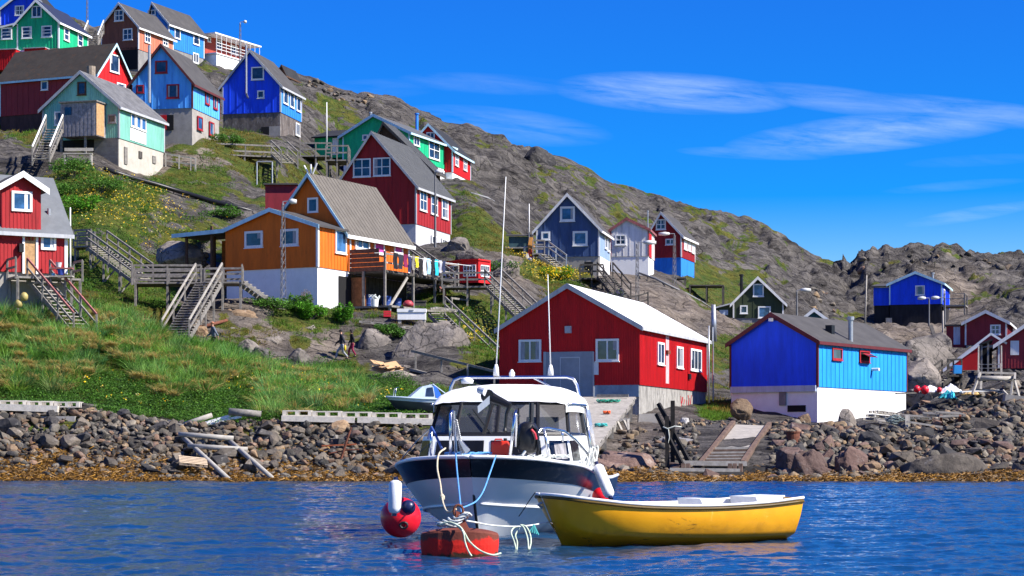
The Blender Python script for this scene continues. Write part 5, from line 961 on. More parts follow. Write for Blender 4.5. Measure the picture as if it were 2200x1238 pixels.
pipe('water_pipe', 'short grey pipe behind the deep blue house', [(x, y, gY(x, y + 5) - .3) for x, y in (ZD(30, 200), ZD(110, 240), ZD(190, 285))], .1, PIPEG)
pipe('water_pipe', 'rusty pipe lying on the rock below the broad stairs', [(x, y, gY(x, y + 2) - .25) for x, y in (ZB(1310, 1125), ZB(1400, 1108), ZB(1510, 1078))], .09, RUST, False); pipe('water_pipe', 'rusty pipe lying in the grass left of the broad stairs', [(x, y, gY(x, y + 2) - .25) for x, y in (ZB(690, 1090), ZB(860, 1085), ZB(985, 1072))], .09, RUST, False)
# fences and walkways on the slope
def fence(label, pts, hgt, mat, rails=2, name='wooden_fence'):
    W_ = [on_ground(px, Y) for px, Y in pts]; t = thing(name, label, 'fence', W_[0])
    for p in W_: m = MB(); m.beam(p - Vector((0, 0, .4)), p + Vector((0, 0, hgt)), .1, .1); m.build('post', mat, t)
    for k in range(rails):
        m = MB()
        for a, b in zip(W_[:-1], W_[1:]): m.beam(a + Vector((0, 0, hgt * (k + 1) / rails - .06)), b + Vector((0, 0, hgt * (k + 1) / rails - .06)), .06, .1)
        m.build('rail', mat, t)
    return t
deck('narrow grey walkway with handrail below the deep blue house', [XY(452, 160.5), XY(598, 162), XY(600, 163.6), XY(454, 162)], zat(330, 160.5), rail=(2,), boards=2, legsp=2.2, rail_h=1.0)
stairway('short wooden steps at the end of the walkway below the deep blue house', P(600, 330, 162.5), P(622, 352, 159), 1.2, 7, (1, 1), 1)
deck('grey timber walkway on tall posts before the green annex', [XY(645, 171), XY(712, 171), XY(714, 173.5), XY(648, 173.5)], zat(334, 171), rail=(0,), boards=2, legsp=1.1, rail_h=1.0)
deck('raised railed deck on tall posts at the door of the green annex', [XY(700, 168), XY(748, 168), XY(752, 170.8), XY(704, 170.8)], zat(343, 168), rail=(0, 1), boards=2, legsp=1.1, rail_h=1.1)
fence('white broken handrail on the grass left of the mint house', [(3, 158), (30, 157), (55, 156), (74, 155.5)], 1.1, GREYL); fence('pale wooden handrail before the grey stone base of the light blue house', [(356, 157.2), (385, 157), (410, 156.8), (420, 156.7)], 1.0, GREYL, 2)
stairway('white railed steps under the porch of the mint house', P(117, 276, 148.5), P(88, 345, 145), 1.15, 12, (1, 1), 2, railm=WHITE)
stairway('white steps between the bright green and brown houses', P(206, 66, 196), P(193, 98, 194), 1.4, 8, (1, 1), 2, railm=WHITE)
m = MB(); c = P(168, 330, 146); 
t = thing('bench', 'low grey bench under the porch of the mint house', 'bench', c)
m.box(c.x - 1.0, c.x + 1.0, c.y - .2, c.y + .2, c.z - .08, c.z); m.build('seat', GREYL, t); m = MB(); m.box(c.x - 1.0, c.x + 1.0, c.y + .2, c.y + .26, c.z + .2, c.z + .42); m.build('backrest', GREYL, t)
for dx in (-.9, .9): m = MB(); m.box(c.x + dx - .06, c.x + dx + .06, c.y - .18, c.y + .26, c.z - .8, c.z + .2 if 0 else c.z - .083); m.build('leg', GREYL, t)
def frame_(label, px0, px1, yb, yt, Y, name='drying_rack'):
    a, b, tz = P(px0, yb, Y), P(px1, yb, Y), zat(yt, Y); t = thing(name, label, 'drying rack', a)
    for p in (a, b): m = MB(); m.tube([p - Vector((0, 0, .4)), (p.x, p.y, tz)], .05, 6); m.build('post', STEEL, t)
    m = MB(); m.tube([(a.x, a.y, tz), (b.x, b.y, tz)], .05, 6); m.build('crossbar', STEEL, t); return t
frame_('goalpost shaped steel rack on the slope above the orange house', 552, 585, 385, 348, 150); frame_('steel rack with work clothes on it left of the navy house', 1126, 1194, 572, 531, 158)
for k, (px, yt, hh, ww, col, lb) in enumerate(((1141, 510, 1.7, .42, (.50, .23, .06), 'orange brown coat hanging on the steel rack'), (1139, 535, .8, .28, (.55, .06, .03), 'red and white cloth hanging on the steel rack'), (1133, 545, 1.1, .26, (.5, .5, .5), 'white overalls hanging on the steel rack'), (1139, 553, .7, .26, (.02, .12, .5), 'blue trousers hanging at the bottom of the steel rack'))):
    c = P(px, yt, 157.8 - .1 * k); m = MB(); m.add([(c.x - ww/2*.6, c.y, c.z), (c.x + ww/2*.6, c.y, c.z), (c.x + ww*.62, c.y + .05, c.z - hh*.35), (c.x + ww*.5, c.y, c.z - hh), (c.x - ww*.45, c.y + .04, c.z - hh*.96), (c.x - ww*.6, c.y - .04, c.z - hh*.4)] + [(c.x - ww/2*.6, c.y + .08, c.z), (c.x + ww/2*.6, c.y + .08, c.z), (c.x + ww*.62, c.y + .13, c.z - hh*.35), (c.x + ww*.5, c.y + .1, c.z - hh), (c.x - ww*.45, c.y + .12, c.z - hh*.96), (c.x - ww*.6, c.y + .06, c.z - hh*.4)], [(0,1,2,3,4,5), (11,10,9,8,7,6)] + [(i, (i+1) % 6, 6 + (i+1) % 6, 6 + i) for i in range(6)]); o = m.build('coat' if k == 0 else 'cloth', M(lb.replace(' ', '_')[:40], col, .9, .2, (5, 5, 5))); tag(o, lb, 'laundry')
deck('low wooden deck with steps at the left wall of the navy house', [XY(1145, 157.6), XY(1170, 157.6), XY(1170, 159.6), XY(1145, 159.8)], zat(544, 157.6), rail=(0,), boards=3, legsp=.9)
stairway('steps from the low deck along the front of the navy house', P(1168, 546, 157.8), P(1206, 575, 156), .9, 6, (1, 0), 1, mat=STEEL)
c = P(1118, 515, 162); t = thing('hut', 'tiny dark teal hut left of the navy house', 'hut', c); m = MB(); m.box(c.x - .9, c.x + .8, c.y - .8, c.y + .8, c.z - 1.6, c.z + .15); m.build('wall', paint('teal_boards', (.03, .07, .08)), t); m = MB(); m.hexa([(c.x-1.1, c.y-1, c.z+.16), (c.x+1, c.y-1, c.z+.153), (c.x+1, c.y+1, c.z+.4), (c.x-1.1, c.y+1, c.z+.4), (c.x-1.1, c.y-1, c.z+.25), (c.x+1, c.y-1, c.z+.25), (c.x+1, c.y+1, c.z+.5), (c.x-1.1, c.y+1, c.z+.5)]); m.build('roof', FELT, t)
deck('grey deck under the tiny teal hut', [XY(1085, 160), XY(1128, 160), XY(1128, 163.4), XY(1085, 163.4)], zat(531, 160), boards=1, legsp=1.2)
deck('dark wooden landing at the door of the navy house base', [XY(1246, 153), XY(1296, 153), XY(1298, 156), XY(1248, 156)], zat(597, 153), rail=(0, 1), boards=2, legsp=.9, mat=GREYD)
stairway('dark steep stairs below the navy house', P(1300, 592, 153), P(1338, 638, 148), 1.1, 13, (1, 1), 2, mat=GREYD, treadm=GREYW)
fence('dark handrail across the rock behind the red warehouse', [(1328, 143), (1350, 143.2), (1372, 143.4), (1392, 143.6)], .95, GREYD)
deck('dark wooden platform right of the bright blue base', [XY(1480, 176), XY(1555, 176), XY(1557, 178.5), XY(1482, 178.5)], zat(612, 176), boards=1, legsp=1.5, mat=GREYD); deck('short dark walkway before the bright blue base', [XY(1424, 177), XY(1474, 177), XY(1475, 178.6), XY(1425, 178.6)], zat(596, 177), legsp=1.3, mat=GREYD)
# ------------------------------------------------------------------ the shore: rocks, weed, timber
def m_rock(name, a, b_, dark, rnd=True, sc=1.0, attr=None, crack=False):
    m, n, l, b = new_mat(name); pos = coord(n, l, 'Object')
    if rnd:
        oi = n.new('ShaderNodeObjectInfo'); ad = n.new('ShaderNodeVectorMath'); ad.operation = 'ADD'; cm = n.new('ShaderNodeVectorMath'); cm.operation = 'SCALE'; cm.inputs['Scale'].default_value = 1.0
        l.new(oi.outputs['Location'], cm.inputs[0]); l.new(pos, ad.inputs[0]); l.new(cm.outputs[0], ad.inputs[1]); pos = ad.outputs[0]
    n1 = noise(n, l, pos, 1.1 * sc, 7, .68, .5); n2 = noise(n, l, pos, 6 * sc, 5, .7)
    c = mixc(n, l, ramp(n, l, n1, .3, .7), a, b_)
    if attr:
        at = n.new('ShaderNodeAttribute'); at.attribute_name = attr; c = mixc(n, l, 1.0, c, at.outputs['Color'], 'MULTIPLY')
    c = mixc(n, l, ramp(n, l, n2, .52, .75, 0, .7), c, dark)
    c = mixc(n, l, ramp(n, l, noise(n, l, pos, 2.2 * sc, 6, .7), .56, .7, 0, .35), c, (.42, .40, .37))
    if rnd: c = mixc(n, l, 1.0, c, mixc(n, l, oi.outputs['Random'], (.6, .6, .62), (1.25, 1.2, 1.15)), 'MULTIPLY')
    if crack:
        vo = n.new('ShaderNodeTexVoronoi'); vo.feature = 'DISTANCE_TO_EDGE'; vo.inputs['Scale'].default_value = .95; wv = n.new('ShaderNodeVectorMath'); wv.operation = 'ADD'; nc = n.new('ShaderNodeTexNoise'); nc.inputs['Scale'].default_value = 1.2; nc.inputs['Detail'].default_value = 5; l.new(pos, nc.inputs['Vector']); l.new(pos, wv.inputs[0]); l.new(nc.outputs['Color'], wv.inputs[1]); l.new(wv.outputs[0], vo.inputs['Vector'])
        c = mixc(n, l, ramp(n, l, vo.outputs[0], .0, .035, .85, 0), c, (.018, .016, .015))
        st_ = n.new('ShaderNodeMapping'); st_.inputs['Scale'].default_value = (1.2, 1.2, .22); st_.inputs['Rotation'].default_value = (.2, .3, 0); l.new(pos, st_.inputs[0]); c = mixc(n, l, ramp(n, l, noise(n, l, st_.outputs[0], 2.2, 6, .7), .55, .7, 0, .6), c, (.055, .05, .046))
    l.new(c, b.inputs['Base Color']); b.inputs['Roughness'].default_value = .9; b.inputs['Specular IOR Level'].default_value = .2
    h = n.new('ShaderNodeMath'); h.operation = 'MULTIPLY_ADD'; l.new(n2, h.inputs[0]); h.inputs[1].default_value = .35; l.new(n1, h.inputs[2]); bump(n, l, b, h.outputs[0], .8, .16)
    return m
RKG = m_rock('grey_rock', (0.059, 0.052, 0.045), (0.162, 0.14, 0.113), (0.02, 0.018, 0.017)); RKT = m_rock('tan_rock', (0.162, 0.107, 0.065), (0.298, 0.214, 0.136), (0.059, 0.039, 0.029)); RKP = m_rock('pinkish_rock', (0.104, 0.065, 0.055), (0.207, 0.142, 0.117), (0.039, 0.029, 0.026)); RKD = m_rock('dark_rock', (0.029, 0.029, 0.032), (0.085, 0.081, 0.077), (0.012, 0.012, 0.013))
RKB = m_rock('worn_rock', (.10, .092, .084), (.27, .24, .21), (.04, .037, .034), sc=.6, crack=True)
RKM = m_rock('rubble_rock', (.5, .5, .5), (1, 1, 1), (.09, .085, .08), rnd=False, attr='tone')
def hull_rock(seed, rounded=False):
    rr = np.random.default_rng(seed); bm = bmesh.new(); n = 11 if not rounded else 40
    p = rr.normal(size=(n, 3)); p /= np.linalg.norm(p, axis=1)[:, None]; p *= rr.uniform(.78 if not rounded else .93, 1.0, (n, 1)); p *= np.array([1, rr.uniform(.65, .95), rr.uniform(.5, .8)]) * .5
    vs = [bm.verts.new(q) for q in p]; r_ = bmesh.ops.convex_hull(bm, input=vs); bmesh.ops.delete(bm, geom=[v for v in bm.verts if not v.link_faces], context='VERTS')
    bmesh.ops.bevel(bm, geom=list(bm.edges), offset=.008 if not rounded else .03, segments=1, affect='EDGES', clamp_overlap=True)
    bmesh.ops.triangulate(bm, faces=bm.faces); bm.normal_update(); me = bpy.data.meshes.new('boulder'); bm.to_mesh(me); bm.free(); return me
PROTO = [hull_rock(100 + i, i >= 11) for i in range(15)]
PV = []
for me in PROTO:
    v = np.zeros(len(me.vertices) * 3, np.float32); me.vertices.foreach_get('co', v); f = np.zeros(len(me.polygons) * 3, np.int32); me.loops.foreach_get('vertex_index', f); PV.append((v.reshape(-1, 3), f.reshape(-1, 3)))
PM = [(me, mt) for me in PROTO for mt in (0,)]
def mesh_with(me, mat):
    k = me.name + mat.name
    if k not in MATS: c = me.copy(); c.materials.clear(); c.materials.append(mat); MATS[k] = c
    return MATS[k]
def rock_obj(c, s, label, mat, group, k=None, seed=None):
    rr = random.Random(seed) if seed is not None else random; o = bpy.data.objects.new('boulder', mesh_with(PROTO[rr.randrange(15) if k is None else k], mat)); COL.objects.link(o)
    o.location = c; o.scale = s if isinstance(s, tuple) else (s, s, s); o.rotation_euler = (rr.uniform(-.5, .5), rr.uniform(-.5, .5), rr.uniform(0, 6.28)); return tag(o, label, 'boulder', group)
rub_v, rub_f, rub_c, nv = [], [], [], 0
def rubble(c, s, tone):
    global nv
    v, f = PV[RNG.integers(15)]; e = RNG.uniform(-.7, .7, 2); z = RNG.uniform(0, 6.28); M3 = np.array(Matrix.Rotation(z, 3, 'Z') @ Matrix.Rotation(e[0], 3, 'X') @ Matrix.Rotation(e[1], 3, 'Y'))
    rub_v.append(v @ M3.T * s + np.array(c)); rub_f.append(f + nv); tone = tone * np.array([1.1, 1.03, .92]); rub_c.append(np.tile([*tone, 1.0], (len(v), 1))); nv += len(v)
TONES = [(0.148, 0.141, 0.13), (0.207, 0.189, 0.163), (0.081, 0.078, 0.074), (0.266, 0.2, 0.133), (0.111, 0.104, 0.096), (0.222, 0.148, 0.111), (0.044, 0.044, 0.044), (0.185, 0.148, 0.111)]
def bank(pxr, yr, n, ex=None, sz=(.18, .42), ytop=None):
    px = RNG.uniform(*pxr, n); Y = RNG.uniform(*yr, n); X = (px - 1100) / F * Y; z = ground_full(X, Y)[0]
    for i in range(n):
        if ex and ex(px[i], Y[i]): continue
        s = RNG.uniform(*sz) * RNG.uniform(.7, 1.3); t = np.array(TONES[RNG.integers(len(TONES))]) * RNG.uniform(.75, 1.2); rubble((X[i], Y[i], z[i] + s * .12), s, t)
exr = lambda p, y: (1290 < p < 1440 and y > 86.5) or (p < 1600 and y > 95 and p > 1440) or (1470 < p < 1670 and 85.5 < y < 100)
bank((-80, 905), (84.9, 90.2), 2300, None, (.24, .6)); bank((1285, 2290), (84.9, 93), 1800, exr, (.25, .65)); bank((1660, 2290), (93, 102), 1100, lambda p, y: p < 1960 and y > 100.5, (.25, .65)); bank((1930, 2290), (100, 109), 700, None, (.25, .7)); bank((1440, 1760), (98, 109), 330, lambda p, y: (p > 1560 and y > 107) or (p < 1560 and y > 104), (.15, .4)); bank((1455, 1500), (86, 96), 90, None, (.15, .4)); bank((1652, 1710), (86, 99), 120, None, (.2, .5)); bank((1290, 1440), (85, 88), 110, None, (.15, .4)); bank((1290, 1500), (87.5, 98), 170, lambda p, y: p < 1330 and y > 92, (.15, .55)); bank((1960, 2200), (108, 150), 160, None, (.3, .7))
bank((740, 800), (160, 168), 20, None, (.3, .6)); bank((660, 800), (226, 236), 60, None, (.5, 1.1)); bank((1740, 1800), (165, 230), 60, None, (.5, 1.3)); bank((1850, 2180), (226, 250), 70, None, (.6, 1.5))
RB = np.concatenate(rub_v), np.concatenate(rub_f), np.concatenate(rub_c)
ro = npmesh('rubble', RB[0], RB[1], RKM, attrs=dict(tone=RB[2])); tag(ro, 'small broken stones filling the shore banks', 'rubble', kind='stuff')
KINDS_ = [('grey angular boulder', RKG, .58), ('dark angular boulder', RKD, .22), ('tan boulder', RKT, .13), ('pinkish brown boulder', RKP, .07)]
def bank_objs(pxr, yr, n, side, group, sz, ex=None, w=None):
    k = 0
    while k < n:
        p, Y = random.uniform(*pxr), random.uniform(*yr)
        if ex and ex(p, Y): continue
        s = random.uniform(*sz) ** 1.0; s *= random.choice((.8, 1, 1, 1.25)); c = on_ground(p, Y, s * .16); kn, mt, _ = random.choices(KINDS_, w or [q[2] for q in KINDS_])[0]
        rock_obj(c, (s * random.uniform(.8, 1.3), s, s * random.uniform(.7, 1.1)), '%s %s' % (kn, side), mt, group); k += 1
bank_objs((-40, 880), (85.3, 89.6), 150, 'in the stone bank left of the white boat', 'boulders of the left stone bank', (.55, 1.05))
bank_objs((1300, 2240), (85.2, 92.5), 85, 'in the shore bank right of the white boat', 'boulders of the right stone bank', (.6, 1.35), exr, (.35, .15, .2, .3))
bank_objs((1660, 2240), (92.5, 106), 55, 'in the shore bank right of the white boat', 'boulders of the right stone bank', (.55, 1.1), lambda p, y: p < 1960 and y > 98.5, (.5, .25, .12, .13))
# large worn rocks
def big_rock(label, px, py, Y, w, h, d, seed, mat=RKB, sink=.35, name='rock_outcrop', rough=.16, rz=0):
    bm = bmesh.new(); bmesh.ops.create_icosphere(bm, subdivisions=5, radius=1); rr = np.random.default_rng(seed); off = rr.uniform(0, 50, 3)
    P_ = np.array([v.co[:] for v in bm.verts]); n1 = fbm(P_[:, 0]*1.3 + off[0] + P_[:, 2]*.6, P_[:, 1]*1.3 + off[1] - P_[:, 2]*.9, 4, seed); n2 = 1 - np.abs(2*fbm(P_[:, 0]*1.2 + P_[:, 2]*1.6 + off[2], P_[:, 1]*1.2 + P_[:, 2] + off[0], 4, seed + 5) - 1)
    k = 1 + (n1 - .5) * rough * 4.4 - np.clip(n2 - .86, 0, 1) * rough * 8
    Q = P_ * k[:, None]; Q = np.sign(Q) * np.abs(Q) ** .88
    for _ in range(22 if rough > .1 else 7):
        nv_ = rr.normal(size=3) * [1, 1, .8]; nv_ /= np.linalg.norm(nv_); dd = rr.uniform(.62, .95); ex = Q @ nv_ - dd; Q = Q - np.outer(np.clip(ex, 0, None) * .93, nv_)
    Q = Q * (1 + .05 * (fbm(P_[:, 0]*5 + off[1], P_[:, 1]*5 + P_[:, 2]*4, 3, seed + 9) - .5))[:, None]
    for v, q in zip(bm.verts, Q): v.co = (q[0] * w / 2, q[1] * d / 2, q[2] * h)
    me = bpy.data.meshes.new(name); bm.to_mesh(me); bm.free(); me.materials.append(mat); me.polygons.foreach_set('use_smooth', [True] * len(me.polygons))
    o = bpy.data.objects.new(name, me); COL.objects.link(o); b = P(px, py, Y); o.location = b - Vector((0, 0, h * sink)); o.rotation_euler = (0, 0, rz); return tag(o, label, 'rock')
big_rock('biggest rounded grey rock beside the long stairs', 920, 786, 117.2, 5.0, 2.75, 3.6, 1, sink=.1); big_rock('rounded grey rock right behind the walking pair', 797, 772, 119.5, 2.7, 2.0, 2.4, 2, sink=.1); big_rock('broad grey rock left of the walking pair', 700, 770, 119.8, 4.4, 1.9, 2.6, 3, sink=.15); big_rock('angular grey rock below the bushes of the orange house', 605, 742, 120, 3.4, 1.7, 2.2, 4, sink=.2); big_rock('flat pale rock slab between the stairs and the bushes', 505, 690, 120.5, 3.4, 1.1, 2.6, 5, sink=.4, mat=RKT); big_rock('pale rock at the foot of the broad stairs', 430, 722, 116.8, 1.6, .8, 1.4, 6, sink=.2, mat=RKT); big_rock('small pale rock under the bushes left of the walking pair', 655, 715, 121, 2.6, .9, 2, 7, sink=.3)
big_rock('low grey slab under the cardboard heap', 850, 812, 111.5, 3.2, .9, 2.2, 8, sink=.4); big_rock('pale stone lying in the grass left of the broad stairs', 240, 690, 112.5, .95, .5, .8, 9, mat=RKT, sink=.2); big_rock('pale slab at the upper left behind the porch roof', 385, 545, 133, 4.2, 1.1, 3, 10, sink=.3)
big_rock('upright grey boulder before the white wall of the blue shed', 1818, 918, 107.5, 1.15, 1.05, 1.0, 11, sink=.05, name='boulder'); big_rock('rounded tan boulder at the corner of the blue shed', 1724, 912, 108.6, 1.0, .7, .9, 12, RKT, .1, name='boulder'); big_rock('rounded tan boulder under the left end of the blue shed', 1592, 880, 110, 1.25, .65, 1.0, 13, RKT, .15, name='boulder')
big_rock('huge smooth dark rock at the right waterline', 2020, 1020, 86.2, 3.9, 1.15, 2.6, 14, RKG, .15, rough=.06); big_rock('large reddish rock left of the smooth dark rock', 1735, 1010, 86.8, 1.9, 1.1, 1.6, 15, RKP, .15); big_rock('tall reddish rock under the rusty bollard', 1700, 1005, 88.2, 1.6, 1.35, 1.4, 16, RKP, .1); big_rock('reddish slab further right of the rusty bollard', 1830, 1005, 87.2, 1.7, 1.0, 1.5, 17, RKP, .2); big_rock('brown worn rock under the end of the ramp', 1345, 1005, 88.2, 2.9, 1.2, 2.6, 18, RKP, .2); big_rock('low brown rock at the water beside the white boat', 1300, 1015, 86.8, 1.5, .8, 1.3, 19, RKP, .2)
big_rock('pale smooth slab between the ramp and the slipway', 1455, 965, 95, 3.6, .9, 4.2, 20, m_rock('pale_worn_rock', (.26, .25, .24), (.42, .40, .38), (.15, .14, .135), sc=.6), .35, rough=.07); big_rock('white rounded boulder beside the slabs of the warehouse', 1469, 912, 101.5, .62, .4, .55, 21, m_rock('white_rock', (.42, .41, .39), (.58, .56, .53), (.25, .24, .22)), .1, name='boulder'); big_rock('broad cracked rock below the blue house on the black base', 1960, 765, 140, 6.5, 2.4, 5, 22, RKB, .35); big_rock('cracked rock right of the thick leaning plank', 1990, 745, 150, 4.5, 1.8, 4, 23, RKB, .4); big_rock('grey rock between the blue shed and the small deck', 1975, 805, 127, 3.2, 1.6, 3, 24, RKB, .3)
big_rock('grey boulder wedged in the gully on the skyline', 1812, 582, 262, 3.2, 1.9, 3, 25, RKD, .1, name='boulder'); big_rock('dark angular boulder lying alone high on the slope', 1155, 348, 236, 5, 2.2, 4, 26, RKD, .3, name='boulder')
for i_, (px_, py_, Y_, w_, h_, d_) in enumerate(((535, 752, 115.5, 1.7, .8, 1.2), (585, 738, 118, 1.5, .9, 1.2), (497, 722, 118, 1.4, .6, 1.2), (640, 768, 115.5, 1.5, .7, 1.2), (668, 742, 120, 1.7, .9, 1.4), (740, 745, 121, 1.9, 1.1, 1.4), (560, 765, 113.5, 1.2, .6, .9), (610, 700, 121.5, 1.3, .6, 1), (775, 720, 121.6, 1.5, .7, 1.1), (450, 705, 118.5, 1.5, .6, 1.2), (880, 800, 114, 1.6, .7, 1.2), (985, 770, 117.5, 1.4, .8, 1.1), (1010, 560, 146, 2.6, 1.1, 2), (1085, 575, 146, 2.6, .9, 2), (985, 530, 152, 2.2, 1.0, 1.8))): big_rock(('rugged grey rock beside the tall grass, lowest left of the rock band', 'cracked grey rock above the tall grass left of the walking pair', 'grey ledge right of the broad stairs', 'low broken rock at the edge of the grass before the walking pair', 'broken grey rock below the yellow green bush', 'grey rock below the round green bush', 'small half buried rock in the tall grass', 'grey rock under the low wide dark bush', 'grey rock below the bleached pallet', 'pale ledge behind the person in the slate jacket', 'grey rock at the left end of the sloping walkway', 'rock beside the lower end of the long stairs', 'grey rock behind the red glazed shed', 'low grey rock right of the red glazed shed', 'grey rock at the base of the tall dark red house')[i_], px_, py_, Y_, w_, h_, d_, 60 + i_, sink=.2)
# concrete blocks in the left bank
for k, (x0, x1) in enumerate(((0, 62), (88, 248), (255, 360), (375, 530))):
    a = P(*ZI(x0, 742), 89.2); b = P(*ZI(x1, 680), 89.2); m = MB(); m.box(a.x, b.x, 88.9, 89.8, a.z, b.z - .03 * k); o = m.build('concrete_block', CONC); tag(o, ('leftmost', 'long', 'short stony', 'rightmost stony')[k] + ' concrete block built into the left bank under the pallets', 'block')
# seaweed skirt along the waterline
def weed():
    n = 42000; px = np.where(RNG.random(n) < .5, RNG.uniform(-90, 880, n), RNG.uniform(1285, 2290, n)); Y = 84.15 + np.abs(RNG.normal(0, 1, n)) * np.where(px < 1000, 1.35, 1.0) * (.6 + .8 * vnoise(px * .016, px * 0, 5)); X = (px - 1100) / F * Y; z = np.maximum(ground_full(X, Y)[0], -.04) + RNG.uniform(-.02, .14, n)
    ang = RNG.normal(-1.57, .9, n); L = RNG.uniform(.2, .6, n); w = RNG.uniform(.005, .015, n); V = []; k = 5; wob = RNG.uniform(0, 6.28, n)
    for j in range(k):
        f = j / (k - 1); aa = ang + .9 * np.sin(f * 4 + wob); cx = X + np.cos(aa) * L * f; cy = Y + np.sin(aa) * L * f * .6; cz = z + .12 * np.sin(f * 3.1) - .30 * L * f + RNG.normal(0, .012, n); sx, sy = -np.sin(ang) * w, np.cos(ang) * w
        V += [np.stack([cx + sx, cy + sy, cz + RNG.uniform(-.02, .02, n)], 1), np.stack([cx - sx, cy - sy, cz + RNG.uniform(-.02, .02, n)], 1)]
    V = np.stack(V, 1).reshape(-1, 3); i = np.arange(n)[:, None] * 2 * k; Fc = np.concatenate([i + np.array([[2*j, 2*j+1, 2*j+3, 2*j+2]]) for j in range(k - 1)], 0)
    t = RNG.random(n) ** 1.4; c = np.array([[.045, .022, .004]]) * (1 - t[:, None]) + np.array([[.38, .18, .010]]) * t[:, None]; c = np.concatenate([np.repeat(c, 2*k, 0), np.ones((n*2*k, 1))], 1)
    m, nn, l, b = new_mat('bladder_wrack'); at = nn.new('ShaderNodeAttribute'); at.attribute_name = 'tone'; l.new(at.outputs['Color'], b.inputs['Base Color']); b.inputs['Roughness'].default_value = .55
    o = npmesh('seaweed', V, Fc, m, attrs=dict(tone=c)); tag(o, 'brown seaweed hanging over the stones at the waterline', 'seaweed', kind='stuff')
weed()
# timber along the top of the left bank
def beam_obj(name, label, cat, a, b, w, h, mat, rnd=False, group=None):
    m = MB()
    if rnd: m.tube([a, (Vector(a) + Vector(b)) / 2, b], [w / 2, w / 2 * .95, w / 2 * .86], 10)
    else: m.beam(a, b, w, h)
    o = m.build(name, mat, smooth=rnd); return tag(o, label, cat, group)
PALEW = m_wood('pale_pallet_wood', (.60, .55, .47), .15)
def pallet_run(xs, y0, y1, Y, lbl):
    n = len(xs) - 1
    for k in range(n):
        c = P((xs[k] + xs[k+1]) / 2, y0 + (y1 - y0) * (k + .5) / n, Y); wd = (xs[k+1] - xs[k]) / F * Y - .05; q = pallet(lbl[k], c - Vector((0, 0, .05)), 0, (0, 0), wd, .9, PALEW, 'pallets along the bank top'); q.scale = (1, 1, 2.0)
pallet_run([0, 62, 120, 176], 870, 874, 89.7, ['pallet at the left picture edge on the bank top', 'middle pallet of the short row on the left bank top', 'pallet at the right end of the short row on the bank top'])
pallet_run([608, 672, 736, 800, 864, 930], 891, 899, 89.9, [w + ' pallet of the long row behind the stone bank' for w in ('leftmost', 'second', 'middle', 'fourth', 'rightmost')])
beam_obj('timber_beam', 'long grey beam under the short pallet row at the left edge', 'beam', P(-60, 873, 89.1), P(125, 879, 89.1), .3, .28, PALEW); beam_obj('timber_beam', 'dark short beam at the right end of the short pallet row', 'beam', P(128, 877.5, 89.9), P(193, 880, 89.9), .28, .26, GREYD); beam_obj('timber_beam', 'white painted board on the beam of the short pallet row', 'beam', P(116, 876, 89.7), P(150, 877.5, 89.7), .06, .17, WHITE)
beam_obj('timber_beam', 'long bleached beam under the right pallets of the long row', 'beam', P(768, 902, 89.4), P(960, 908, 89.4), .2, .26, PALEW); beam_obj('timber_beam', 'long bleached beam under the left pallets of the long row', 'beam', P(605, 899, 89.4), P(762, 903, 89.4), .2, .24, PALEW); beam_obj('timber_beam', 'thin dark plank behind the long pallet row', 'beam', P(500, 882, 91.6), P(620, 884, 91.6), .5, .06, GREYD)
for k, (a, b, w, mt, lb, rd) in enumerate((((1590, 662), (1815, 680), .34, GREYW, 'thick grey log lying level at the left end of the long pallet row', 1), ((865, 710), (1015, 745), .2, GREYD, 'dark log with blue rope sloping down from the grass', 1), ((1015, 762), (1230, 805), .2, GREYL, 'pale log leading down to the top of the white ladder', 1), ((1170, 735), (1370, 795), .22, GREYW, 'grey log crossing the pale poles above the ladder', 1), ((1275, 755), (1475, 685), .24, GREYL, 'thick pale pole pointing up to the right above the ladder', 1), ((1345, 765), (1600, 690), .16, WHITE, 'upper white plank above the ladder', 0), ((1390, 760), (1680, 695), .16, WHITE, 'lower white plank above the ladder', 0), ((760, 690), (838, 690), .2, BLACK, 'black pipe end poking out of the grass', 1), ((570, 617), (668, 628), .22, GREYD, 'dark log at the right end of the short beam', 1))):
    pa, pb_ = ZI(*a), ZI(*b); beam_obj('log' if rd else 'plank', lb, 'log' if rd else 'plank', P(*pa, 89.9), P(*pb_, 89.3 if k in (2, 3) else 90), w, w * .7, mt, bool(rd))
t = thing('wooden_ladder', 'white ladder like pole frame lying down the stone bank', 'ladder', P(*ZI(1450, 990), 87.3)); WP = M('bleached_white_pole', (.33, .31, .275), .85, .15, (3, 3, 3), 8, (.25, .22, .18), .4)
for a, b in (((1262, 830), (1612, 1152)), ((1580, 850), (1890, 1122))): m = MB(); m.tube([P(*ZI(*a), 88.2), P(*ZI((a[0]+b[0])/2, (a[1]+b[1])/2), 86.0), P(*ZI(*b), 84.4)], .1, 10); m.build('rail', WP, t, smooth=True)
for a, b, Y in (((1240, 818), (1622, 848), 87.9), ((1305, 900), (1720, 925), 87.0)): m = MB(); m.tube([P(*ZI(*a), Y), P(*ZI(*b), Y)], .11, 10); m.build('rung', WP, t, smooth=True)
m = MB(); pts = [P(*ZI(1180 + 12*k, 870 - 14 * math.sin(k * .9)), 88.5) for k in range(16)]; m.tube(pts, .018, 5); o = m.build('rope', M('turquoise_rope', (.10, .42, .45), .9, .15), smooth=True); tag(o, 'turquoise rope tangled at the top of the white ladder', 'rope')
c = P(*ZI(1340, 1035), 85.5); pallet('pale pallet lying tilted on the stones beside the ladder', c + Vector((0, 0, .1)), .25, (.35, .1), 1.15, .8, m_wood('fresh_pallet_wood', (.55, .42, .28), .15))
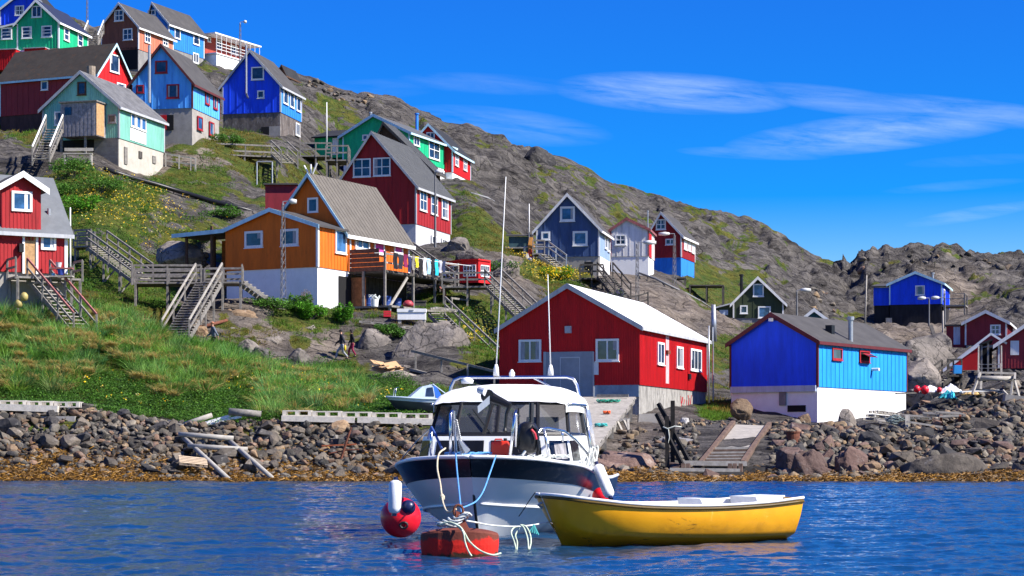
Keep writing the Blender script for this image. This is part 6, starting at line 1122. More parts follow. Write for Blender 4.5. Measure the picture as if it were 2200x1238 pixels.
c = P(745, 962, 86.6); t = thing('grapnel', 'rusty iron grapnel standing among the stones of the bank', 'grapnel', c); m = MB(); m.tube([c + Vector((-.25, 0, -.5)), c + Vector((.1, 0, .6)), c + Vector((.2, 0, .85))], [.06, .05, .03], 8); m.build('shank', RUST, t); m = MB(); m.tube([c + Vector((-.75, .1, -.25)), c + Vector((.0, .1, -.1)), c + Vector((.5, 0, -.08))], .035, 6); m.build('arm', RUST, t)
for k, (a, b, lb) in enumerate((((1860, 200), (1975, 232), 'rusty orange plank at the waterline left of the white boat'), ((1690, 44), (1870, 36), 'rusty bar lying across the stones by the grapnel'))): beam_obj('plank', lb, 'plank', P(0 + a[0]/2.444, 940 + a[1]/2.444, 85.3 + 2*k), P(b[0]/2.444, 940 + b[1]/2.444, 85.3 + 2*k), .1, .06, M('rusty_orange_wood', (.36, .10, .04), .9, .3))
# cardboard heap
c = on_ground(832, 113.0); t = thing('cardboard_heap', 'heap of flattened brown cardboard on the slab above the small boat', 'cardboard', c); CB = M('cardboard', (.50, .31, .16), .9, .12, (2, 2, 2))
for k in range(8): a = random.uniform(0, 3); u = Vector((math.cos(a), math.sin(a), random.uniform(-.2, .2))); q = c + Vector((random.uniform(-.75, .75), random.uniform(-.3, .3), .08 + .06*k)); m = MB(); m.beam(q - u * .42, q + u * .42, .5, .03, (random.uniform(-.5, .5), -.6, 1)); m.build('sheet', CB, t)
# ------------------------------------------------------------------ ramp, slipway and posts
TL, TR, BR = P(1150, 853, 106.4), P(1367, 853, 106.2), P(1284, 957, 89.5); BL = BR + (TL - TR) * 1.02; t = thing('boat_ramp', 'long grey plank ramp sloping from the warehouse door to the water', 'ramp', TL); m = MB(); n = 74
for k in range(n):
    f0, f1 = k / n, (k + .93) / n; a, b, c_, d = TL.lerp(BL, f0), TR.lerp(BR, f0), TR.lerp(BR, f1), TL.lerp(BL, f1); dz = Vector((0, 0, -.06)); j = Vector((random.uniform(-.04, .05), 0, random.uniform(0, .012))); m.hexa([a+dz, b+dz+j, c_+dz+j, d+dz, a, b+j, c_+j, d])
m.build('planking', m_wood('ramp_planks', (.36, .33, .285), .22), t)
for f in (.03, .5, .97): m = MB(); m.beam(TL.lerp(TR, f) - Vector((0, 0, .2)), BL.lerp(BR, f) - Vector((0, 0, .2)), .16, .26); m.build('bearer', GREYW, t)
for k in range(6):
    p = TR.lerp(BR, .12 + .17 * k); p = p + Vector((-.1, 0, 0)); g = gz(p.x, p.y); m = MB(); m.beam((p.x, p.y, min(g, p.z - .5) - .4), (p.x, p.y, p.z - .07), .2, .2); m.build('post', GREYW, t)
    p2 = TL.lerp(TR, .5).lerp(BL.lerp(BR, .5), .12 + .17 * k); m = MB(); m.beam((p.x, p.y, p.z - .4), (p2.x, p2.y, p2.z - .5), .12, .16); m.build('crossbeam', GREYD, t)
a, b = P(1282, 853, 106.0), P(1350, 853, 105.6); beam_obj('plank', 'loose timber kerb lying at the top of the ramp', 'plank', a + Vector((0, 0, .06)), b + Vector((0, 0, .06)), .14, .14, GREYW)
def netheap(px, f, s, label, col):
    p = TL.lerp(TR, px).lerp(BL.lerp(BR, px), f); m = MB(); rr = random.Random(int(px * 100))
    for k in range(7):
        q = p + Vector((rr.uniform(-s, s), rr.uniform(-s, s) * .5, .05)); m.tube([q + Vector((math.cos(a_) * s * .5, math.sin(a_) * s * .35, .05 + .05 * math.sin(2*a_ + k))) for a_ in [x * .6 for x in range(11)]], .035, 5)
    o = m.build('net', M(label.replace(' ', '_')[:30], col, .95, .25), smooth=True); tag(o, label, 'net')
netheap(.78, .14, .42, 'green net heap near the top of the ramp', (.02, .22, .15)); netheap(.9, .66, .25, 'turquoise rope bundle low on the ramp', (.06, .4, .38)); netheap(.86, .4, .12, 'small orange rope end on the ramp', (.6, .1, .03))
c = P(1392, 935, 102); m = MB(); m.hexa([(c.x-.6, c.y-.5, c.z-.5), (c.x+.58, c.y-.5, c.z-.5), (c.x+.58, c.y+.6, c.z-.5), (c.x-.6, c.y+.6, c.z-.5), (c.x-.45, c.y-.3, c.z+1.02), (c.x+.38, c.y-.3, c.z+1.05), (c.x+.38, c.y+.5, c.z+1.05), (c.x-.45, c.y+.5, c.z+1.02)]); o = m.build('concrete_block', CONC); tag(o, 'tapered concrete buttress below the corner of the red warehouse', 'buttress')
t = thing('trestle', 'rickety grey trestle beside the ramp edge', 'trestle', P(1340, 935, 98))
for (a, b) in ((ZG(1000, 1105), ZG(985, 1228)), (ZG(1060, 1105), ZG(1118, 1230)), (ZG(1095, 1100), ZG(1100, 1225)), (ZG(1010, 1110), ZG(1060, 1215))): m = MB(); m.beam(P(*a, 98), P(*b, 97.4), .1, .1); m.build('leg', GREYL, t)
m = MB(); m.beam(P(*ZG(975, 1108), 98), P(*ZG(1110, 1100), 98), .12, .12); m.build('crossbeam', GREYL, t)
TARRED = m_wood('tarred_post', (.02, .018, .017), .4)
t = thing('timber_dolphin', 'black tarred timber posts with ropes beside the slipway', 'mooring posts', P(1446, 1010, 87.5))
for (a, b, w, ya, yb) in (((395, 50), (395, 405), .17, 88, 88), ((365, 130), (368, 410), .16, 87.2, 87.2), ((322, 65), (480, 365), .15, 88.4, 87.6), ((312, 118), (450, 390), .15, 87.6, 86.9)): m = MB(); m.beam(P(*ZJ(*a), ya), P(*ZJ(*b), yb), w, w); m.build('post', TARRED, t)
m = MB(); m.tube([P(*ZJ(*q), 87.1) for q in ((345, 185), (370, 195), (405, 182), (440, 185))], .03, 5); m.tube([P(*ZJ(*q), 87.1) for q in ((372, 190), (378, 240), (372, 270), (366, 240), (370, 195))], .022, 5); m.build('rope', M('pale_rope', (.5, .52, .46), .9, .2), t, smooth=True)
t = thing('slipway', 'old boat slipway with rusty rails and white deck panel', 'slipway', P(1560, 1000, 88)); RR_ = m_wood('rusty_timber_rail', (.15, .10, .075), .35)
lr = [P(*ZJ(*q), y) for q, y in (((708, 165), 98), ((640, 250), 94), ((580, 325), 90.5), ((540, 372), 88))]; rr_ = [P(*ZJ(*q), y) for q, y in (((893, 172), 98), ((838, 250), 94), ((788, 322), 90.5), ((755, 372), 88))]
for L_ in (lr, rr_):
    m = MB()
    for a, b in zip(L_[:-1], L_[1:]): m.beam(a, b + (b - a) * .01, .18, .24)
    m.build('rail', RR_, t)
def lr_at(f): k = min(int(f * 3), 2); g = f * 3 - k; return lr[k].lerp(lr[k+1], g), rr_[k].lerp(rr_[k+1], g)
m = MB()
for k in range(14):
    a, b = lr_at(.02 + .035 * k); c_, d = lr_at(.053 + .035 * k); z = Vector((0, 0, .02)); u = (b - a).normalized() * .13; m.hexa([a+u-z*3, b-u-z*3, d-u-z*3, c_+u-z*3, a+u-z, b-u-z, d-u-z, c_+u-z])
m.build('deck_panel', M('whitewashed_planks', (.34, .31, .27), .9, .12, (2, 2, 2), 8, (.3, .26, .22), .5), t)
for k in range(9): a, b = lr_at(.54 + .053 * k); m = MB(); m.beam(a + (b - a) * .04, b - (b - a) * .04, .2, .12); m.build('sleeper', GREYL if k % 2 == 0 else RR_, t)
for k, (x0, x1, y, Y) in enumerate(((380, 740, 408, 86.2), (435, 775, 370, 87.4), (380, 880, 395, 88.6), (360, 760, 425, 86.0), (560, 870, 400, 87.6))): m = MB(); m.beam(P(*ZJ(x0, y), Y), P(*ZJ(x1, y + 4), Y), .2, .2); m.build('crib_beam', GREYL if k < 2 else GREYD, t)
for x in (450, 475, 690, 715, 745): m = MB(); m.beam(P(*ZJ(x, 375), 86.5), P(*ZJ(x - 4, 470), 86.3), .16, .16); m.build('crib_post', RR_, t)
c = P(1704, 950, 93.5); m = MB(); m.lathe(c, [(.3, -.4), (.3, .42), (.33, .42), (.33, .48), (.28, .48), (.27, .2)], 16); o = m.build('bollard', RUST); tag(o, 'rusty iron bollard among the reddish rocks', 'bollard')
# ------------------------------------------------------------------ right bank: racks, tarps, stand
t = thing('net_rack', 'rickety timber rack with pallets and nets on the right bank', 'rack', P(2000, 960, 98)); 
for px in (1948, 1952, 2022, 2058): m = MB(); m.beam(P(px, 968 if px > 1949 else 940, 97.5 if px < 2000 else 99), P(px + (4 if px == 2058 else 0), 893, 98), .13, .13); m.build('post', GREYL if px < 2000 else RUST, t)
for (x0, y0_, x1, y1_, mt) in ((1948, 906, 2025, 918, GREYL), (1948, 935, 2026, 944, RUST), (1950, 955, 2024, 960, RUST), (1990, 950, 2046, 940, RUST), (2020, 930, 2060, 968, RUST), (1995, 940, 2040, 962, RUST), (2018, 895, 2060, 893, GREYL)): m = MB(); m.beam(P(x0, y0_, 97.6), P(x1, y1_, 97.6), .09, .09); m.build('bar', mt, t)
for k, (px, py, rz) in enumerate(((1968, 899, .1), (2012, 894, -.1), (2040, 892, .15))): pallet(('left', 'middle', 'right')[k] + ' grey pallet on top of the timber rack on the right bank', P(px, py, 98.6), rz, (.12, .05), 1.25, .9, GREYW, 'pallets on the right bank')
for k, (px, py, rz) in enumerate(((1885, 905, .3), (1892, 898, .2), (1900, 890, .35), (1908, 909, .2))): pallet(('lowest', 'second', 'topmost', 'forward tilted')[k] + ' pallet heaped against the white wall of the blue shed', P(px, py, 107.2 - .4*k), rz, (.2 if k == 3 else 0, .1), 1.3, .9, GREYL, 'pallets on the right bank')
m = MB(); rr = random.Random(9)
for k in range(26):
    q = P(1935 + rr.uniform(-22, 30), 901 + rr.uniform(-6, 9), 99.5); m.tube([q + Vector((math.cos(a_) * .28, math.sin(a_) * .2, .08 * math.sin(2*a_ + k))) for a_ in [x * .7 for x in range(10)]], .025, 4)
o = m.build('net', M('grey_green_net', (.22, .27, .27), .95, .4, (6, 6, 6)), smooth=True); tag(o, 'tangled grey net draped between the pallets and the timber rack', 'net')
def tarp(label, px, py, Y, w, h, col, seed, name='tarpaulin'):
    h *= .6; w *= 1.1
    c = P(px, py, Y); n = 14; vs = []
    for i in range(n + 1):
        for j in range(n + 1):
            u, v = i / n - .5, j / n - .5; r_ = math.hypot(u, v) * 2; hh = h * (.5 * max(0, 1 - r_**4) * (.45 + 1.1 * vnoise(np.array([u*3.2+seed]), np.array([v*3.2]), seed)[0]) + .3 * (vnoise(np.array([u*9+seed]), np.array([v*9]), seed)[0] - .4)); vs.append((c.x + u * w, c.y + v * .9, c.z + hh))
    m = MB(); m.add(vs, [(i*(n+1)+j, (i+1)*(n+1)+j, (i+1)*(n+1)+j+1, i*(n+1)+j+1) for i in range(n) for j in range(n)]); nb = len(vs); m.add([(x, y, z - .03) for x, y, z in vs], [(i*(n+1)+j, i*(n+1)+j+1, (i+1)*(n+1)+j+1, (i+1)*(n+1)+j) for i in range(n) for j in range(n)]); o = m.build(name, M('cloth_' + label.replace(' ', '_')[:34], col, .85, .1, (3, 3, 3)), fix=False); tag(o, label, 'tarpaulin')
tarp('left white tarpaulin heaped beside the blue shed', 1998, 842, 110, 1.0, .65, (.68, .68, .72), 1); tarp('right white tarpaulin draped over gear behind the teal one', 2042, 845, 110, 1.1, .95, (.72, .72, .75), 2); tarp('teal tarpaulin in front of the white ones', 2035, 856, 108.5, .75, .85, (.02, .30, .34), 3); tarp('bright turquoise tarpaulin edge beside the teal one', 2044, 855, 108.2, .32, .8, (.05, .50, .60), 4); tarp('ochre sacking beside the timber stand', 2088, 848, 109, .8, .45, (.5, .33, .12), 5)
for k, (px, py, r_) in enumerate(((1970, 836, .2), (1987, 838, .24), (2018, 838, .15))):
    c = P(px, py, 109.6); m = MB(); m.lathe(c, [(.02, -r_), (r_*.7, -r_*.7), (r_, 0), (r_*.7, r_*.7), (.02, r_)], 14); o = m.build('buoy', M('red_buoy_plastic', (.62, .015, .03), .4, .08), smooth=True); tag(o, ('leftmost red buoy beside the blue shed', 'bigger red buoy left of the white tarpaulins', 'small red buoy between the white and teal tarpaulins')[k], 'buoy')
t = thing('timber_stand', 'pale timber sawhorse stand with a thick pole on top, right bank', 'stand', P(2145, 850, 107))
m = MB(); m.tube([P(2097, 813, 106.6), P(2178, 814, 106.6)], .13, 10); m.build('top_pole', GREYL, t, smooth=True)
for (a, b) in (((830, 880), (780, 1020)), ((850, 830), (835, 880)), ((1140, 885), (1120, 1040)), ((1150, 880), (1195, 1045)), ((1160, 835), (1155, 890)), ((1050, 985), (1105, 1040)), ((860, 900), (855, 980))): m = MB(); m.beam(P(*ZN(*a), 106.6), P(*ZN(*b), 106.2), .1, .1); m.build('leg', GREYL, t)
for (a, b) in (((845, 828), (1165, 835)), ((785, 975), (1125, 1000)), ((1000, 1000), (1200, 1010))): m = MB(); m.beam(P(*ZN(*a), 106.8), P(*ZN(*b), 106.8), .09, .09); m.build('rail', GREYL, t)
c = P(*ZN(1150, 1110), 104); m = MB(); m.hexa([(c.x-.62, c.y-.4, c.z-.5), (c.x+.55, c.y-.4, c.z-.55), (c.x+.6, c.y+.4, c.z-.5), (c.x-.6, c.y+.4, c.z-.5), (c.x-.48, c.y-.3, c.z+.5), (c.x+.62, c.y-.3, c.z+.36), (c.x+.6, c.y+.4, c.z+.4), (c.x-.45, c.y+.4, c.z+.5)]); o = m.build('concrete_block', CONCG); tag(o, 'grey concrete block tilted on the stones below the timber stand', 'block')
stairway('grey open steps up to the porch at the right edge', P(2127, 779, 130), P(2127, 838, 125.5), 1.3, 7, (1, 1), 1, rail_h=1.0)
deck('small dark railed deck left of the porch', [XY(2036, 128), XY(2066, 128), XY(2068, 131), XY(2038, 131)], zat(806, 128), rail=(0, 3), boards=2, legsp=1.0, mat=GREYD); stairway('dark steps at the left end of the small deck by the porch', P(2036, 806, 128.6), P(2001, 832, 128), 1.0, 6, (1, 1), 1, mat=GREYD)
c = P(2057, 803, 127.2); m = MB(); m.hexa([(c.x-.24, c.y-.2, c.z), (c.x+.22, c.y-.2, c.z), (c.x+.22, c.y+.2, c.z), (c.x-.24, c.y+.2, c.z), (c.x-.22, c.y-.22, c.z+.52), (c.x+.24, c.y-.22, c.z+.5), (c.x+.24, c.y+.22, c.z+.5), (c.x-.22, c.y+.22, c.z+.52)]); o = m.build('tub', M('blue_tub', (.03, .28, .65), .5, .1)); tag(o, 'bright blue plastic tub on the small dark deck', 'tub')
beam_obj('plank', 'thick leaning plank against the cracked rock below the street lamps', 'plank', P(2000, 700, 152), P(2016, 748, 147), .25, .12, GREYD)
for k, (px, py, Y) in enumerate(((1996, 838, 112), (1965, 846, 110.5), (2105, 842, 107.8))): c = P(px, py, Y); beam_obj('plank', ('long grey plank lying behind the red buoys', 'short grey plank beside the right wall of the blue shed', 'white plank lying under the timber stand')[k], 'plank', c - Vector((1.0, .1, .0)), c + Vector((1.0, .2, .08)), .3, .07, (GREYL, GREYW, WHITE)[k])
c = P(252, 711, 110); t = thing('garden_bench', 'little grey slatted bench in the grass above the bank', 'bench', c); m = MB()
for k in range(3): m.box(c.x - .36, c.x + .36, c.y - .3 + .2*k, c.y - .14 + .2*k, c.z, c.z + .03)
m.build('seat', GREYL, t)
for dx in (-.32, .32): m = MB(); m.box(c.x + dx - .03, c.x + dx + .03, c.y - .28, c.y + .28, c.z - .5, c.z - .003); m.build('leg', GREYW, t)
# ------------------------------------------------------------------ boats
def cat_rom(T, n):
    T = np.array(T, float); k = len(T); E = np.concatenate([[2*T[0]-T[1]], T, [2*T[-1]-T[-2]]]); out = []
    for x in np.linspace(0, k - 1, n):
        i = min(int(x), k - 2); t = x - i; p0, p1, p2, p3 = E[i], E[i+1], E[i+2], E[i+3]
        out.append(.5 * (2*p1 + (p2-p0)*t + (2*p0-5*p1+4*p2-p3)*t*t + (3*p1-p0-3*p2+p3)*t**3))
    return np.array(out)
class Boat:
    def __init__(s, name, label, O, yaw, st, n=44, group=None):
        s.a = Vector((math.sin(yaw), math.cos(yaw), 0)); s.r = Vector((math.cos(yaw), -math.sin(yaw), 0)); s.O = Vector(O); s.S = cat_rom(st, n); s.S[:, 1] = np.maximum(s.S[:, 1], 0.0); s.S[:, 4] = np.maximum(s.S[:, 4], 0)
        s.root = thing(name, label, 'boat', s.O, 0, group)
    def W(s, al, x, z): return s.O * 1 + s.a * al + s.r * x + Vector((0, 0, z - s.O.z))
    def sec(s, k, sg, fr, off=0.0):      # point on section k, fr 0 sheer .. 1 chine .. 2 keel
        q = s.S[k]
        if fr <= 1: al = q[0] + (q[3]-q[0])*fr; b = q[1] + (q[4]-q[1])*fr + .035 * math.sin(math.pi*fr) * (q[1] > .2); z = q[2] + (q[5]-q[2])*fr
        else: f = fr - 1; al = q[3] + (q[6]-q[3])*f; b = q[4]*(1-f)**.9; z = q[5] + (q[7]-q[5])*f
        return s.W(al, sg*(b + off), z)
    def band(s, name, mat, frs, off=0.0, sides=(-1, 1), smooth=True):
        m = MB(); n = len(s.S)
        for sg in sides:
            g = [[s.sec(k, sg, f, off) for f in frs] for k in range(n)]; w = len(frs); b0 = len(m.v); m.v += [tuple(p) for row in g for p in row]
            for k in range(n - 1):
                for j in range(w - 1):
                    i = b0 + k*w + j; m.f.append((i, i+1, i+w+1, i+w) if sg > 0 else (i, i+w, i+w+1, i+1)); m.m.append(0)
        return m.build(name, mat, s.root, smooth=smooth, fix=False)
    def transom(s, name, mat):
        n = len(s.S) - 1; fr = [0, .5, 1, 1.5, 2]; pts = [s.sec(n, 1, f) for f in fr] + [s.sec(n, -1, f) for f in fr[-2::-1]]; m = MB(); m.add(pts, [tuple(range(len(pts)))]); return m.build(name, mat, s.root)
    def deck(s, name, mat, k0, k1, dz=-.03, camber=.05, inset=.0):
        m = MB(); w = 7; vs = []
        for k in range(k0, k1 + 1):
            q = s.S[k]
            for j in range(w): u = j / (w-1) * 2 - 1; vs.append(s.W(q[0], u * max(q[1] - inset, 0), q[2] + dz + camber * (1 - u*u)))
        m.add(vs, [(i*w+j, i*w+j+1, (i+1)*w+j+1, (i+1)*w+j) for i in range(k1-k0) for j in range(w-1)]); return m.build(name, mat, s.root, smooth=True)
    def rim(s, name, mat, r, k0=0, k1=None, dz=0, flat=.7):
        k1 = k1 or len(s.S) - 1; m = MB()
        for sg in (-1, 1): m.tube([s.sec(k, sg, 0) + Vector((0, 0, dz)) for k in range(k0, k1 + 1)], r, 8)
        return m.build(name, mat, s.root, smooth=True)
GEL = M('white_gelcoat', (.74, .75, .73), .28, .04, (1, 1, 1), 4, (.46, .44, .36), .22, bmp=.02, spec=.5)
HULLB = M('black_hull_band', (.012, .012, .015), .3, .2, (2, 2, 4), 6, (.16, .16, .165), .3, bmp=.02, spec=.5)
CANVAS = M('white_canvas', (.80, .80, .79), .8, .04, (3, 3, 3), 5, (.55, .54, .5), .25, bmp=.3)
def m_tint(name, col, alpha):
    m, n, l, b = new_mat(name); b.inputs['Base Color'].default_value = (*col, 1); b.inputs['Roughness'].default_value = .08; b.inputs['Alpha'].default_value = alpha; v = coord(n, l); bump(n, l, b, noise(n, l, v, 3, 3), .15, .03); return m
SCREENG = m_tint('smoked_windscreen', (.055, .06, .065), .7); VINYL = m_tint('clear_vinyl', (.30, .31, .32), .55)
NAVYP = M('navy_plastic', (.01, .015, .06), .35, .1, bmp=0)
ROPEB = M('blue_rope', (.10, .30, .62), .9, .2, (9, 9, 9)); ROPEC = M('cream_rope', (.55, .47, .33), .9, .2, (9, 9, 9)); ROPEG = M('pale_green_rope', (.48, .56, .42), .9, .25, (9, 9, 9)); ROPEW = M('whitish_rope', (.60, .62, .58), .9, .2, (9, 9, 9))
st = [(0, 0, 1.14, .40, 0, .50, .80, -.1), (.13, .45, 1.13, .55, .2, .48, 1.0, -.25), (.46, .88, 1.10, .9, .5, .45, 1.4, -.35), (1.0, 1.18, 1.05, 1.4, .78, .42, 1.9, -.42), (1.75, 1.38, .99, 2.1, 1.02, .38, 2.6, -.45), (2.8, 1.46, .875, 3.0, 1.18, .32, 3.4, -.45), (4.3, 1.47, .80, 4.4, 1.24, .26, 4.6, -.45), (6.5, 1.40, .82, 6.5, 1.2, .22, 6.5, -.45)]
bo = Boat('cabin_cruiser', 'white cabin cruiser with black sheer band and white canvas top moored bow on', ((1009 - 1100) / F * 28.7, 28.7, 0), R(8.5), st); br = bo.root; Wb = bo.W
bo.band('hull', GEL, [.43, .6, .8, 1.0, 1.001, 1.15, 1.4, 1.7, 2.0]); bo.band('sheer_band', HULLB, [.0, .14, .28, .432], .006); bo.transom('transom', GEL); bo.deck('deck', GEL, 0, 43, -.02, .06)
bo.rim('gunwale', GEL, .026, dz=.01); m = MB()
for sg in (-1, 1): m.tube([bo.sec(k, sg, 1.0, .012) for k in range(2, 43)], .022, 6)
m.build('spray_rail', GEL, br, smooth=True)
m = MB(); m.tube([Wb(.33, 0, .66), Wb(.42, 0, .47), Wb(.6, 0, .2), Wb(.82, 0, -.12)], .022, 6); m.build('stem_band', BLACK, br, smooth=True)
# trunk cabin: facets seen from above
plan = [(1.5, -.92), (1.5, .92), (2.15, 1.2), (4.2, 1.26), (4.2, -1.26), (2.15, -1.2)]; z0, z1 = .8, 1.44; ins = .90
lo = [Wb(a_, x, z0) for a_, x in plan]; hi = [Wb(a_ + (.16 if i < 2 else .1 if i in (2, 5) else 0), x * ins, z1 + (.03 if i in (3, 4) else 0)) for i, (a_, x) in enumerate(plan)]; n = 6
m = MB(); m.add(lo + hi, [(i, (i+1) % n, n + (i+1) % n, n + i) for i in range(n)] + [tuple(range(n, 2*n))]); m.build('trunk_cabin', GEL, br)
CABG = M('dark_cabin_glass', (.010, .011, .014), .12, .2, bmp=0, spec=.22)
def facet(i, u0, u1, v0, v1, name, mat, off=.012):
    a, b, c, d = lo[i], lo[(i+1) % n], hi[(i+1) % n], hi[i]; pt = lambda u, v: a.lerp(b, u).lerp(d.lerp(c, u), v); nn = (b - a).cross(d - a).normalized()
    if nn.y > 0 and i == 0: nn = -nn
    cc = sum(lo, Vector((0, 0, 0))) / n
    if nn.dot(pt(.5, .5) - cc) < 0: nn = -nn
    q = [pt(u0, v0), pt(u1, v0), pt(u1, v1), pt(u0, v1)]; m = MB(); m.add([p + nn * .003 for p in q] + [p + nn * off for p in q], [(3,2,1,0), (4,5,6,7), (0,1,5,4), (1,2,6,5), (2,3,7,6), (3,0,4,7)]); return m.build(name, mat, br)
for (i, u0, u1) in ((0, .05, .46), (0, .52, .95), (1, .12, .9), (5, .1, .88), (2, .05, .42)): facet(i, u0, u1, .44, .9, 'cabin_window', CABG)
CURT = M('patterned_curtain', (.25, .24, .25), .9, .5, (14, 14, 1.2), 5)
facet(1, .3, .8, .48, .84, 'curtain', CURT, .014); facet(0, .84, .93, .48, .84, 'curtain', CURT, .014)
# windscreen
def zf(px, py, al, x=None): pass
wb = [(2.35, -.62), (2.35, .62), (2.75, 1.03), (4.2, 1.1)]; zb0, zt0 = 1.47, 1.94; wl_ = [(2.75, -1.03)] + wb[:3]
bot = [Wb(a_, x, zb0) for a_, x in [(4.2, -1.1), (2.75, -1.06)] + wb]; top = [Wb(a_ + (.0 if abs(x) > 1.08 else .32), x * .93, zt0) for a_, x in [(4.2, -1.1), (2.75, -1.06)] + wb]
for i in range(5):
    m = MB(); m.add([bot[i], bot[i+1], top[i+1], top[i]], [(0, 1, 2, 3)]); m.build('windscreen', SCREENG if i != 2 else SCREENG, br)
m = MB()
for i in range(6): m.tube([bot[i], top[i]], .03, 6)
bm_, tm_ = bot[2].lerp(bot[3], .5), top[2].lerp(top[3], .5); m.tube([bm_, tm_], .028, 6)
for i in range(5): m.tube([bot[i] + Vector((0, 0, .0)), bot[i+1]], .04, 6); m.tube([top[i], top[i+1]], .025, 6)
m.build('windscreen_frame', BLACK, br)
for (a0, a1) in ((bm_.lerp(bot[3], .55), bm_.lerp(top[3], .75).lerp(tm_, .3)), (bm_.lerp(bot[2], .1), bot[2].lerp(top[2], .7).lerp(tm_, .35))): m = MB(); m.tube([a0 - bo.a * .05, a1 - bo.a * .06], .014, 5); m.build('wiper', BLACK, br)
m = MB(); m.hexa([Wb(2.2, -.75, 1.445), Wb(2.2, .75, 1.445), Wb(2.45, .75, 1.46), Wb(2.45, -.75, 1.46), Wb(2.22, -.73, 1.475), Wb(2.22, .73, 1.475), Wb(2.45, .73, 1.49), Wb(2.45, -.73, 1.49)]); m.build('dashboard_ledge', BLACK, br)
m = MB(); m.box(-.01, .01, -.01, .01, 0, .01); 
for x in (-.55, .5):       # seats inside, dark
    q = MB(); q.hexa([Wb(3.6, x-.28, 1.0), Wb(3.6, x+.28, 1.0), Wb(3.8, x+.28, 1.0), Wb(3.8, x-.28, 1.0), Wb(3.7, x-.24, 1.75), Wb(3.7, x+.24, 1.75), Wb(3.85, x+.24, 1.75), Wb(3.85, x-.24, 1.75)]); q.build('seat', NAVYP, br)
# canvas top
stt = [(2.62, 1.0, 1.90, 1.97), (2.7, 1.02, 1.91, 2.06), (2.95, 1.05, 1.92, 2.17), (3.4, 1.08, 1.92, 2.24), (4.2, 1.10, 1.92, 2.26), (4.9, 1.08, 1.9, 2.2), (5.2, 1.04, 1.9, 2.1)]
S2 = cat_rom(stt, 22); w = 21; vs = []
for al, b, ze_, zc_ in S2:
    for j in range(w):
        t_ = math.pi * j / (w - 1); x = -math.cos(t_); y_ = math.sin(t_); x = math.copysign(abs(x) ** .72, x); zz = ze_ + (zc_ - ze_) * y_ ** .78
        vs.append(Wb(al + .05 * abs(x), x * b, zz + .006 * math.sin(j * 2.1 + al * 7)))
m = MB(); m.add(vs, [(i*w+j, i*w+j+1, (i+1)*w+j+1, (i+1)*w+j) for i in range(21) for j in range(w-1)]); m.add([Wb(al + .05, sg * b, z) for sg in (-1, 1) for al, b, ze_, _ in S2[::3] for z in (ze_ + .002, ze_ - .1)], [(2*i + o_, 2*i+1 + o_, 2*i+3 + o_, 2*i+2 + o_) for o_ in (0, 16) for i in range(7)]); m.build('canvas_top', CANVAS, br, smooth=True, fix=False)
m = MB()
for sg in (-1, 1): m.add([Wb(4.25, sg*1.10, 1.9), Wb(5.2, sg*1.08, 1.88), Wb(5.3, sg*1.22, .95), Wb(4.25, sg*1.2, 1.0)], [(0, 1, 2, 3)])
m.build('side_curtain', VINYL, br); m = MB()
for sg in (-1, 1): m.tube([Wb(4.25, sg*1.11, 1.92), Wb(4.25, sg*1.24, .9)], .02, 6); m.tube([Wb(2.72, sg*1.04, 1.93), Wb(4.25, sg*1.12, 1.94)], .02, 6)
m.build('canopy_bow', CHROME, br, smooth=True)
# radar arch, aerials, rails
def tb(name, pts, r, mat=CHROME, n=8): m = MB(); m.tube(pts, r, n); return m.build(name, mat, br, smooth=True)
ar = [Wb(4.3, -1.25, 1.0), Wb(4.25, -1.02, 2.24), Wb(4.25, -.97, 2.345), Wb(4.25, -.87, 2.385), Wb(4.25, .82, 2.385), Wb(4.25, .92, 2.355), Wb(4.25, .98, 2.26), Wb(4.3, 1.22, 1.0)]; tb('radar_arch', ar, .026)
tb('radar_arch', [Wb(4.25, .3, 2.375), Wb(4.6, .95, 2.0)], .02)
def whip(px, py0, px1, py1, label):
    Ya = Wb(4.25, 0, 0).y; b, tp = P(px, py0, Ya), P(px1, py1, Ya); m = MB(); m.tube([b - Vector((0, 0, .02)), b + Vector((0, 0, .1)), b + Vector((0, 0, .16))], [.05, .04, .022], 10); m.tube([b + Vector((0, 0, .1)), b.lerp(tp, .5), tp], [.012, .010, .006], 6); m.build('aerial', WHITE, br, smooth=True)
whip(1066, 805, 1087, 380, 0); whip(1183, 806, 1177, 590, 0)
m = MB(); m.lathe(Wb(4.25, -.05, 2.40), [(.045, 0), (.045, .05), (.02, .1), (.0, .11)], 10); m.build('mushroom_aerial', WHITE, br); m = MB(); m.lathe(Wb(4.0, -.72, 2.28), [(.09, 0), (.1, .05), (.06, .09), (.01, .1)], 14); m.build('radar_dome', WHITE, br, smooth=True)
def PX(px, py, Y): return P(px, py, Y)
tb('bow_rail', [PX(968, 979, 29.35), PX(968, 890, 29.35), PX(971, 883, 29.4), PX(975, 886, 29.45), PX(980, 978, 29.5)], .022); tb('bow_rail', [PX(1096, 979, 29.2), PX(1106, 892, 29.2), PX(1109, 883, 29.25), PX(1111, 890, 29.3), PX(1108, 960, 29.35)], .022); tb('bow_rail', [PX(1122, 979, 29.3), PX(1162, 922, 29.5), PX(1175, 920, 29.6), PX(1212, 927, 30.2), PX(1236, 945, 30.9), PX(1262, 975, 31.3)], .02); tb('bow_rail', [PX(1169, 921, 29.55), PX(1178, 980, 29.6)], .018); tb('bow_rail', [PX(1208, 927, 30.15), PX(1209, 950, 30.2)], .016)
